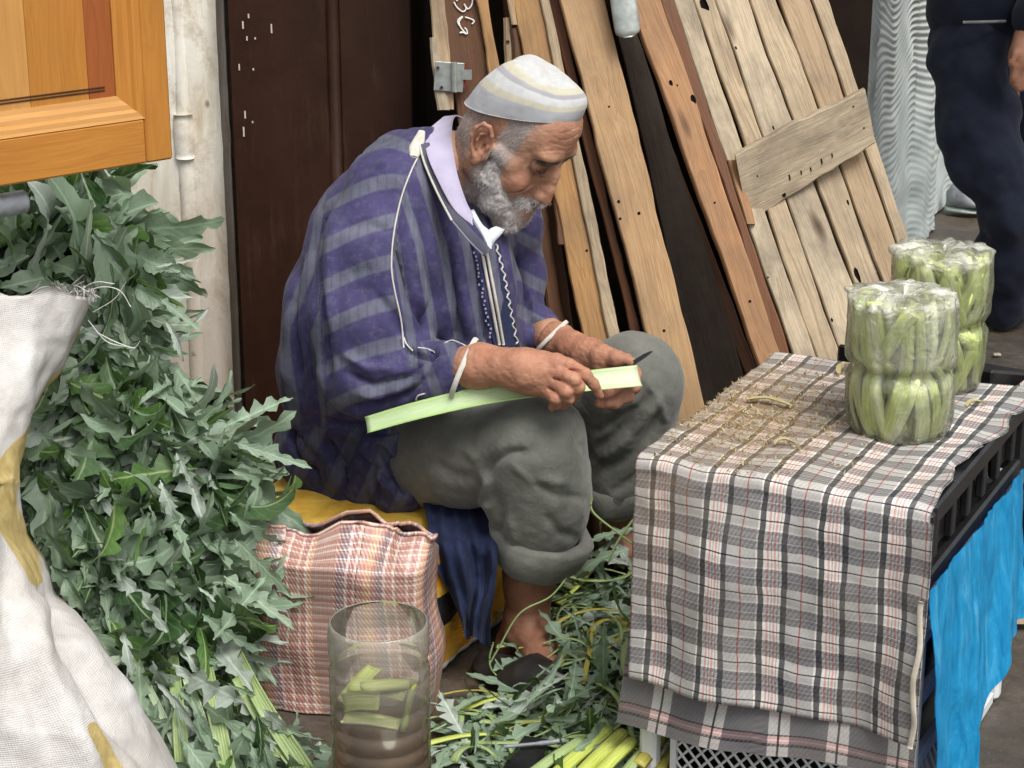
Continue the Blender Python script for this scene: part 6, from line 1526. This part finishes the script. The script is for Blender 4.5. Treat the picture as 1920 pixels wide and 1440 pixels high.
def place(mb, tp, base, d, up, L, m=0, rnd=None, r=rl):
    V, F, u, v = tp; d = unit(d); n = unit(np.asarray(up) - d * (d @ np.asarray(up))); x = np.cross(d, n)
    mb.add(base + (V * L) @ np.array([x, d, n]), F, m=m, u=u, v=v, rnd=np.full(len(V), r.rand() if rnd is None else rnd))
CAMN = np.array([0, -cp, sp])
def inpoly(x, y, poly):
    n = len(poly); c = False; j = n - 1
    for i in range(n):
        xi, yi = poly[i]; xj, yj = poly[j]
        if (yi > y) != (yj > y) and x < (xj - xi) * (y - yi) / (yj - yi) + xi: c = not c
        j = i
    return c
# the heap pouring out of the white sack
HP = [(-60, 330), (195, 322), (232, 400), (258, 470), (262, 560), (285, 640), (305, 720), (385, 790), (425, 860), (435, 930), (470, 1020), (480, 1120), (440, 1190), (330, 1260), (250, 1300), (180, 1180), (110, 1060), (60, 960), (40, 880), (90, 780), (150, 660), (165, 560), (-60, 560)]
def heapY(x, y): return np.interp(y, [320, 560, 800, 1000, 1250, 1450], [3.42, 3.10, 2.98, 2.90, 2.78, 2.60]) - .05 * math.cos((x - 230) / 200.)
mb = MB(); r = np.random.RandomState(21); cnt = 0
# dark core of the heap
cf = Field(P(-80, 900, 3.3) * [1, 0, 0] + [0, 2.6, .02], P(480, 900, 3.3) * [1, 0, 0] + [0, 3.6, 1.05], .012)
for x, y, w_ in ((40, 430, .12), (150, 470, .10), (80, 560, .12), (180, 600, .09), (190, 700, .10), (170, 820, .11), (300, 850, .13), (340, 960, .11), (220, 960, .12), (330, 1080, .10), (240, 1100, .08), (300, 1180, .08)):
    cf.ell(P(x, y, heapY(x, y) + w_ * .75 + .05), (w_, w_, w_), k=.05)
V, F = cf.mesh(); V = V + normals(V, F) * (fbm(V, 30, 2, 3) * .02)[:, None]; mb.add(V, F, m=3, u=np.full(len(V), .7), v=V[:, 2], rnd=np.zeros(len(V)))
while cnt < 1080:
    x, y = r.uniform(-60, 480), r.uniform(322, 1300)
    if not inpoly(x, y, HP): continue
    layer = r.rand() ** .7; Yb = heapY(x, y) + .11 * (1 - layer) - .03
    b_ = P(x, y, Yb)
    if y < 560: base_d = np.array([.25 + .2 * (x > 200), -.3, .25 - .6 * (x > 180)])
    elif y < 780: base_d = np.array([.40, -.4, -.35])
    elif x > 330: base_d = np.array([.8, -.4, -.15])
    else: base_d = np.array([.05 + (x - 220) / 260., -.4, -.6])
    d = unit(base_d) + r.normal(0, .55, 3); nrm = CAMN + r.normal(0, .75, 3)
    q = r.rand(); L_ = r.uniform(.10, .28)
    if y < 560: tp = T_broad[r.randint(12)] if q < .5 else (T_lob[r.randint(16)] if q < .8 else T_thin[r.randint(12)])
    else: tp = T_lob[r.randint(16)] if q < .68 else (T_broad[r.randint(12)] if q < .82 else T_thin[r.randint(12)])
    if r.rand() < .17: nrm = -nrm
    m = 0 if r.rand() < .80 else 1
    if r.rand() > .84: m = 2
    place(mb, tp, b_ - unit(d) * L_ * .45, d, nrm, L_, m, min(1, r.beta(1.3, 1.4)), r); cnt += 1
# leaves spilling at the right edge and over the plaid bag
for (x, y, dx, dy, L_, m, tn) in ((420, 800, 70, -30, .12, 0, 1), (440, 830, 60, 20, .13, 0, 1), (430, 880, 80, 25, .14, 0, 1), (430, 960, 70, 60, .14, 0, 1), (440, 1010, 70, 70, .13, 1, 1), (420, 1080, 80, 60, .14, 1, 1), (400, 1100, 60, 90, .15, 1, 2), (300, 560, 50, 40, .09, 0, 1), (290, 500, 50, -10, .08, 2, 3), (330, 690, 30, 50, .09, 0, 1), (310, 600, 50, 80, .12, 2, 3), (270, 450, 60, 60, .11, 0, 2), (260, 760, 60, -60, .12, 0, 3), (210, 1060, 110, 130, .15, 2, 1), (230, 1050, -60, -10, .07, 2, 1), (330, 850, 30, 60, .10, 2, 1), (300, 900, 20, 60, .11, 2, 1), (370, 1100, 40, 30, .08, 2, 3), (90, 760, 60, -60, .08, 0, 1), (60, 790, 40, 70, .10, 1, 2), (120, 840, 60, 40, .10, 1, 2), (170, 1180, 40, 60, .12, 1, 2), (120, 1080, 40, 90, .1, 1, 2), (400, 1200, 50, -60, .13, 1, 1), (380, 1150, 60, 60, .12, 0, 1), (230, 1180, 20, 110, .14, 2, 1), (230, 470, 80, 40, .11, 0, 2), (250, 540, 60, 30, .10, 0, 2)):
    a, c = P(x, y, heapY(x, y) - .07), P(x + dx, y + dy, heapY(x + dx, y + dy) - .08); tp = (None, T_lob, T_broad, T_thin)[tn]; place(mb, tp[r.randint(12)], a, c - a, CAMN + r.normal(0, .25, 3), L_, m, .35 + .5 * r.rand(), r)
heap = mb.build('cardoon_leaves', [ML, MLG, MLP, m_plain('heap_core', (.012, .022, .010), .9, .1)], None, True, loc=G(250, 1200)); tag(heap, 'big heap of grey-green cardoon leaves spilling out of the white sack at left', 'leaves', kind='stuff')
# pale stalks with leaf wings running down to the bottom edge
MSY = m_stalk('yellow_green_stalk', (.34, .44, .04), (.62, .66, .20)); MSO = m_stalk('old_stalk', (.30, .25, .03), (.52, .48, .12)); MSG = m_stalk('green_stalk', (.20, .30, .09), (.42, .52, .26)); MSGP = m_stalk('silvery_stalk', (.28, .38, .22), (.48, .57, .40))
labs = ['pale green stalk running straight down beside the white sack', 'silvery jagged stalk second from the white sack', 'broad light green stalk in the middle of the lower left bunch', 'silver green stalk right of the broad light green one', 'yellow-green stalk slanting down toward the bottle', 'long green stalk lying lowest beside the plaid bag', 'thin yellowish stalk crossing the end of the bunch']
for i, (pts, w_, mt_, wing) in enumerate((([(312, 1120), (332, 1320), (345, 1470)], .022, MSG, 0), ([(235, 1180), (270, 1270), (330, 1400), (350, 1480)], .013, MSGP, 1), ([(360, 1130), (400, 1320), (430, 1475)], .026, MSG, 0), ([(350, 1270), (385, 1380), (405, 1480)], .020, MSGP, 1), ([(385, 1110), (480, 1300), (575, 1450)], .026, MSG, 0), ([(440, 1270), (500, 1370), (580, 1470)], .016, MSG, 1), ([(500, 1410), (545, 1425), (600, 1470)], .009, MSG, 0))):
    path = catmull([P(x, y, 2.68 - (y - 1200) / 300. * .16 + .16 * max(0, (1290 - y) / 150.)) for x, y in pts], 26); V, F, A = crescent(path, w_, w_ * .35, CAMN, 9, (.8, 1.15), r.rand(), .55); o = obj('cardoon_stalk', V, F, mt_, None, True, A); LOC[o.name] = np.array(o.location)
    tag(o, labs[i], 'stalk', 'stalks below the leaf heap')
    if wing:
        mb = MB(); place(mb, T_lob[(i * 5) % 16], path[1] - CAMN * .004, path[-1] - path[1], CAMN + np.array([.1, 0, 0]), np.linalg.norm(path[-1] - path[1]) * .95, 0, .6, r)
        mb.build('leaf_wing', [MLP], o, True)
mb = MB()
for k in range(260):
    x, y = r.uniform(260, 600), r.uniform(1230, 1480)
    if y < 1230 + (x - 300) * .35 or x > 380 + (y - 1180) * .75: continue
    Yb = 2.725 - (y - 1200) / 300. * .16 - .10 * r.rand() ** 2; tp = T_lob[r.randint(16)] if r.rand() < .6 else T_thin[r.randint(12)]; place(mb, tp, P(x, y, Yb), np.array([.3, -.1, -.7]) + r.normal(0, .4, 3), CAMN + r.normal(0, .4, 3), r.uniform(.10, .20), int(r.choice([0, 1, 2], p=[.5, .25, .25])), r.rand(), r)
tag(mb.build('leaf_trimmings', [ML, MLG, MLP], None, True, loc=G(420, 1400)), 'leafy trimmings tucked between the stalks at the lower left', 'leaves', kind='stuff')
# ================================================================ litter of leaves on the ground between man and table
GP = [(930, 1010), (1110, 940), (1230, 950), (1230, 1200), (1300, 1330), (1290, 1420), (1180, 1400), (1020, 1440), (830, 1430), (815, 1360), (900, 1320), (1000, 1290), (1010, 1200), (930, 1120)]
mb = MB(); cnt = 0; r = np.random.RandomState(33)
while cnt < 800:
    x, y = r.uniform(800, 1300), r.uniform(960, 1440)
    if not inpoly(x, y, GP): continue
    if 925 < x < 1035 and 1080 < y < 1262: continue
    h_ = .10 * math.exp(-((x - 1140) / 120) ** 2) * math.exp(-((y - 1150) / 160) ** 2) + .004
    b_ = G(x, y, h_ * r.rand() + .004); d = r.normal(0, 1, 3) * [1, 1, .30]; d = unit(d); nrm = np.array([0, -.25, 1]) + r.normal(0, .40, 3); q = r.rand()
    tp = T_lob[r.randint(16)] if q < .48 else (T_broad[r.randint(12)] if q < .56 else T_thin[r.randint(12)]); L_ = r.uniform(.06, .16) * (1.0 if q < .38 else .9)
    place(mb, tp, b_, d, nrm, L_, int(r.choice([0, 1, 2], p=[.55, .33, .12])), r.rand(), r); cnt += 1
for (x, y, dx, dy, h_, L_, m) in ((1000, 1300, 60, -40, .075, .12, 0), (1050, 1270, -70, -20, .085, .12, 0), (1062, 1235, -50, 20, .09, .11, 1), (1040, 1290, -60, -35, .085, .13, 2), (960, 1290, 40, -30, .075, .10, 1), (1070, 1200, -40, 50, .10, .12, 0), (1060, 1290, -50, 10, .085, .11, 1), (1045, 1320, 10, -60, .08, .12, 2), (985, 1320, 50, -30, .07, .11, 0), (1070, 1260, -40, 30, .09, .10, 2), (1020, 1335, 40, -20, .07, .13, 1), (1080, 1240, -10, 60, .10, .13, 0), (950, 1318, 60, -8, .05, .10, 0), (1150, 1010, -40, 30, .16, .13, 1), (1190, 990, -50, 10, .18, .13, 0), (1120, 1000, 50, 20, .16, .12, 2), (1180, 1030, -60, 10, .16, .15, 0), (1130, 985, 60, -10, .17, .12, 1), (1100, 1040, 50, 30, .13, .13, 0), (1180, 1060, -50, -20, .15, .13, 2)):
    a, c = G(x, y, h_), G(x + dx, y + dy, h_); place(mb, (T_lob if L_ > .115 else T_thin)[r.randint(12)], a, c - a, np.array([0, -.5, 1]) + r.normal(0, .3, 3), L_, m, r.rand(), r)
for k in range(210):   # thin stems and ribs
    while True:
        x, y = r.uniform(800, 1300), r.uniform(960, 1420)
        if inpoly(x, y, GP): break
    h_ = .10 * math.exp(-((x - 1140) / 120) ** 2) * math.exp(-((y - 1150) / 160) ** 2) + .006; b_ = G(x, y, h_ * r.uniform(.3, 1.1)); a = r.uniform(0, 6.28); L_ = r.uniform(.06, .22); cv = r.normal(0, .8)
    pts = [b_ + np.array([math.cos(a + cv * s) * L_ * (s - .5), math.sin(a + cv * s) * L_ * (s - .5), .012 * math.sin(s * 3.14)]) for s in np.linspace(0, 1, 7)]
    rr_ = r.uniform(.0014, .0050); V, F = tube(catmull(pts, 10), rr_ * np.linspace(1.2, .5, 10), 6, sq=(.35, 1.5)); mb.add(V, F, m=int(r.choice([3, 4, 5], p=[.80, .12, .08])), u=np.tile(np.linspace(0, 1, 6), 10), v=np.repeat(np.linspace(0, L_, 10), 6), rnd=np.full(len(V), r.rand()))
tag(mb.build('ground_leaves', [ML, MLG, MLP, MSG, MSY, MSO], None, True, loc=G(1100, 1200)), 'litter of torn leaves and ribs on the ground round the near foot', 'leaves', kind='stuff')
# a few long curved ribs arching over the foot
for pts, w_, lb in (([(918, 1245), (935, 1215), (975, 1150), (1030, 1120), (1062, 1085)], .0016, 'long yellowish rib arching up in front of the near ankle'), ([(960, 1290), (925, 1260), (918, 1235), (925, 1205)], .0015, 'short yellow rib curling over the slipper'), ([(1110, 930), (1112, 960), (1160, 1000), (1200, 1030)], .0018, 'green rib hanging from between the trouser legs'), ([(1195, 965), (1165, 1005), (1140, 1050)], .0022, 'pale green rib leaning toward the table cloth')):
    V, F = tube(catmull([P(x, y, 2.93) for x, y in pts], 40), w_, 7); o = obj('leaf_rib', V, F, MSG, None, True, dict(u=np.tile(np.linspace(0, 1, 7), 40), v=np.repeat(np.linspace(0, .2, 40), 7), rnd=np.full(len(V), .4))); tag(o, lb, 'leaf rib')
# bundle of trimmed stalks at the bottom
gl = 'trimmed stalks lying at the bottom edge'
for i, (a, c, w_, m_, lb) in enumerate((((1010, 1490), (1140, 1372), .030, MSY, 'leftmost trimmed yellow-green stalk at the bottom edge'), ((1055, 1495), (1168, 1378), .030, MSY, 'second trimmed stalk from the left, brightest green'), ((1092, 1490), (1185, 1392), .026, MSY, 'third trimmed stalk, shorter with blunt top end'), ((965, 1480), (1090, 1390), .024, MSG, 'pale trimmed stalk under the leftmost bright one'), ((1130, 1470), (1152, 1385), .022, MSY, 'steeply lying trimmed stalk in the pile\'s middle'), ((1195, 1440), (1262, 1362), .026, MSO, 'ochre old stalk beside the white crate'), ((1225, 1460), (1290, 1380), .022, MSO, 'dull ochre stalk half under the white crate corner'), ((1140, 1500), (1215, 1400), .022, MSG, 'pale green stalk between bright and ochre stalks'))):
    z_ = .016 + .010 * (i % 3); p0, p1 = G(*a, z_), G(*c, z_ + .012); V, F, A = crescent(catmull([p0, (p0 + p1) / 2 + [0, 0, .004], p1], 14), w_, w_ * .42, np.array([0, 0, -1.]), 11, (1, .9), .1 * i, .6); o = obj('trimmed_stalk', V, F, m_, None, True, A); tag(o, lb, 'stalk', gl)
# black plastic edge and grey stick at the bottom
a, b_, c, d = G(950, 1470, .02), G(1010, 1480, .02), G(1010, 1392, .03), G(985, 1388, .03)
V, F, L = box(G(978, 1440, .016), (.05, .17, .022), ax=Matrix.Rotation(R(-18), 3, 'Z').transposed(), bev=.004); tag(obj('black_tray', V, F, M['black'], None, False), 'black plastic tray edge poking out at the bottom beside the trimmed stalks', 'tray')
V, F = tube(catmull([G(945, 1400, .035), G(1010, 1394, .038), G(1060, 1388, .040)], 12), [.003] * 6 + [.004] * 6, 8); tag(obj('grey_twig', V, F, M['greymetal'], None, True), 'thin grey stick lying across the black tray', 'stick')
# ================================================================ stalk in the hands, knife
path = catmull([P(686, 797, 2.945), P(780, 770, 2.93), P(900, 742, 2.93), P(1000, 726, 2.925), P(1110, 713, 2.945), P(1200, 704, 2.975)], 50)
nh = unit(np.array([-.05, -.80, .60])); V, F, A = crescent(path, .0335, .0115, nh, 13, (.86, 1.12), .5, .62)
t = NT('peeled_stalk'); u = t.attr('u'); o = t.obj(); vv = t.attr('v'); n = t.noise(t.comb(t.math('MULTIPLY', u, 12), t.math('MULTIPLY', vv, 9), 0.), 3.0, 4, .6)
au = t.math('ABSOLUTE', t.math('SUBTRACT', u, .75)); c = t.ramp(au, [(.0, (.50, .60, .38)), (.15, (.45, .57, .31)), (.24, (.38, .53, .18)), (.27, (.32, .48, .14))]); c = t.mix(t.ramp(n, [(.35, 0.0), (.7, .55)]), c, (.28, .45, .16)); c = t.mix(t.ramp(t.math('MULTIPLY', vv, 1.8), [(.62, 0.0), (.88, .75)]), c, (.64, .68, .50))
MPS = t.done(t.bsdf(c, .35, .45, t.bump(n, .35, .0015)))
tag(obj('peeled_stalk', V, F, MPS, None, True, A), 'long pale green channelled stalk the man holds across his thigh and peels', 'stalk')
kn = thing('paring_knife', 'small knife with dark blade in the far hand, pointing up past the thumb', 'knife', P(1180, 686, 2.995))
a, b_ = P(1176, 688, 3.00), P(1223, 658, 2.99); d = unit(b_ - a); u_ = unit(np.cross(d, CAMN)); V = []
L_ = np.linalg.norm(b_ - a)
for s, w0, w1 in ((0, -.0040, .0040), (.7, -.0036, .0032), (.92, -.0018, .0022), (1., .0002, .0012)):
    for q in (-.0007, .0007): V += [a + d * L_ * s + u_ * w0 + CAMN * q * .3, a + d * L_ * s + u_ * w1 + CAMN * q]
V = np.array(V); F = [[i * 4 + 0, i * 4 + 1, i * 4 + 5, i * 4 + 4] for i in range(3)] + [[i * 4 + 2, i * 4 + 6, i * 4 + 7, i * 4 + 3] for i in range(3)] + [[i * 4 + 0, i * 4 + 4, i * 4 + 6, i * 4 + 2] for i in range(3)] + [[i * 4 + 1, i * 4 + 3, i * 4 + 7, i * 4 + 5] for i in range(3)] + [[0, 2, 3, 1], [12, 13, 15, 14]]
obj('blade', V, F, M['blackblade'], kn, False); V, F = tube(catmull([a - d * .085 + [0, .03, 0], a - d * .04 + [0, .012, 0], a + d * .002], 10), [.007, .008, .008, .008, .008, .008, .007, .007, .006, .005], 10, sq=(1, .7)); obj('knife_handle', V, F, M['slipper'], kn, True)
# ================================================================ the walker at the right edge
MNV = m_cloth('navy_trousers', (.008, .012, .026), (.016, .022, .042), 12, 500, bump=.25, sheen=.1)
Yw = 5.05
lw = Field(P(1700, 300, Yw)[0:1].tolist() + [4.75, -.02], (P(2150, 300, Yw)[0], 5.75, 1.75), .012)
lw.chain([P(1822, 80, 5.15), P(1830, 225, 5.12), P(1854, 312, 5.08), P(1898, 399, 5.05), P(1890, 470, 5.08), P(1893, 572, 5.12)], [.110, .104, .093, .084, .078, .072], k=.03)
lw.chain([P(1920, 80, 5.25), P(1960, 250, 5.3), P(1985, 400, 5.35), P(1995, 560, 5.3)], [.125, .11, .085, .07], k=.05)
lw.cone(P(1830, 40, 5.2), .12, P(1930, 40, 5.25), .12, k=.04)
V, F = lw.mesh(); V = V + normals(V, F) * (fbm(V * [1, 1, .8], 12, 3, 7) * .014)[:, None]
body = Field((P(1740, 100, 5.2)[0] - .15, 4.6, -.02), (P(2000, 100, 5.2)[0] + .25, 5.9, 1.85), .012)
top_ = P(1870, 20, 5.22)
body.chain([top_ + [0, 0, .0], top_ + [0, .0, .30], top_ + [0, 0, .52]], [.12, .14, .13], k=.04)
body.cone(top_ + [0, 0, .60], .055, top_ + [0, -.02, .70], .05, k=.03); body.ell(top_ + [0, -.03, .80], (.075, .095, .115), k=.02)
body.chain([top_ + [.14, -.02, .52], top_ + [.19, -.08, .25], P(1925, 70, 4.98)], [.055, .045, .030], k=.02)
body.chain([P(1925, 70, 4.98), P(1912, 110, 4.96)], [.030, .030], k=.02); body.ell(P(1908, 105, 4.96), (.022, .030, .045), k=.01)
for i in range(4): body.chain([P(1903 + 5 * i, 125, 4.94 + .012 * i), P(1899 + 6 * i, 150, 4.945 + .012 * i), P(1905 + 6 * i, 168, 4.96 + .012 * i)], [.0115, .0105, .009], k=.004)
body.chain([P(1905, 95, 4.93), P(1896, 120, 4.92)], [.012, .010], k=.006)
body.chain([P(1890, 545, 5.1), P(1890, 570, 5.1)], [.035, .03], k=.02)
body.chain([P(1995, 540, 5.3), P(1995, 590, 5.25)], [.05, .045], k=.02)
body.chain([P(1868, 300, 5.1), P(1890, 550, 5.1)], [.04, .032], k=.02); body.chain([top_, P(1868, 300, 5.1)], [.08, .045], k=.02); body.chain([top_, P(1975, 300, 5.3), P(1995, 560, 5.3)], [.08, .05, .04], k=.02)
bV, bF = body.mesh(); wk = obj('person', bV, bF, MSK, None, True, {'red': np.full(len(bV), .5), 'hair': np.zeros(len(bV))}, loc=P(1880, 600, 5.1) * [1, 1, 0]); LOC[wk.name] = np.array(wk.location)
tag(wk, 'person in dark navy trousers and jacket standing at the right edge', 'person')
obj('trousers', V, F, MNV, wk, True)
jf = Field((P(1740, 100, 5.2)[0] - .15, 4.8, .72), (P(2000, 100, 5.2)[0] + .3, 5.7, 1.6), .012)
jf.chain([P(1840, 0, 5.2), P(1840, 0, 5.2) + [.03, 0, .5]], [.155, .15], k=.03); jf.cone(P(1930, 0, 5.25), .155, P(1930, 0, 5.25) + [-.02, 0, .5], .14, k=.05); jf.bx(P(1885, 200, 5.2), (.4, .4, .19), k=.004, sub=True, rd=.005)
jf.chain([top_ + [.14, -.02, .52], top_ + [.20, -.08, .25], P(1935, 30, 4.99)], [.075, .065, .048], k=.02)
V, F = jf.mesh(); V = V + normals(V, F) * (fbm(V, 9, 3, 17) * .010)[:, None]; obj('jacket', V, F, m_cloth('navy_jacket', (.006, .009, .022), (.014, .019, .036), 12, 500, bump=.25), wk, True)
p = catmull([P(1806, 42, 5.02), P(1850, 41, 5.0), P(1885, 40, 5.03)], 12); V, F = tube(p, .004, 6); obj('belt', V, F, m_plain('belt', (.22, .23, .22), .5), wk, True)
def shoe(a, b, w_, h_, mats, par=None, nm='shoe'):
    V, F = slipper(a, b, w_, w_ * 1.1, h_); return V, F
V, F = slipper(G(1915, 578), G(1852, 606), .055, .06, .10); obj('shoe', V, F, M['slipper'], wk, True)
sh = thing('shoe', 'dark trainer with pale sole resting on the ground by the wavy panels', 'shoe', G(1808, 405)); V, F = slipper(G(1852, 402) + [0, 0, .022], G(1772, 398) + [0, 0, .022], .05, .052, .075); obj('upper', V, F, M['greymetal'], sh, True)
V, F = slipper(G(1854, 402), G(1770, 398), .052, .054, .018); obj('sole', V, F, m_plain('sole', (.35, .42, .38), .6), sh, True)
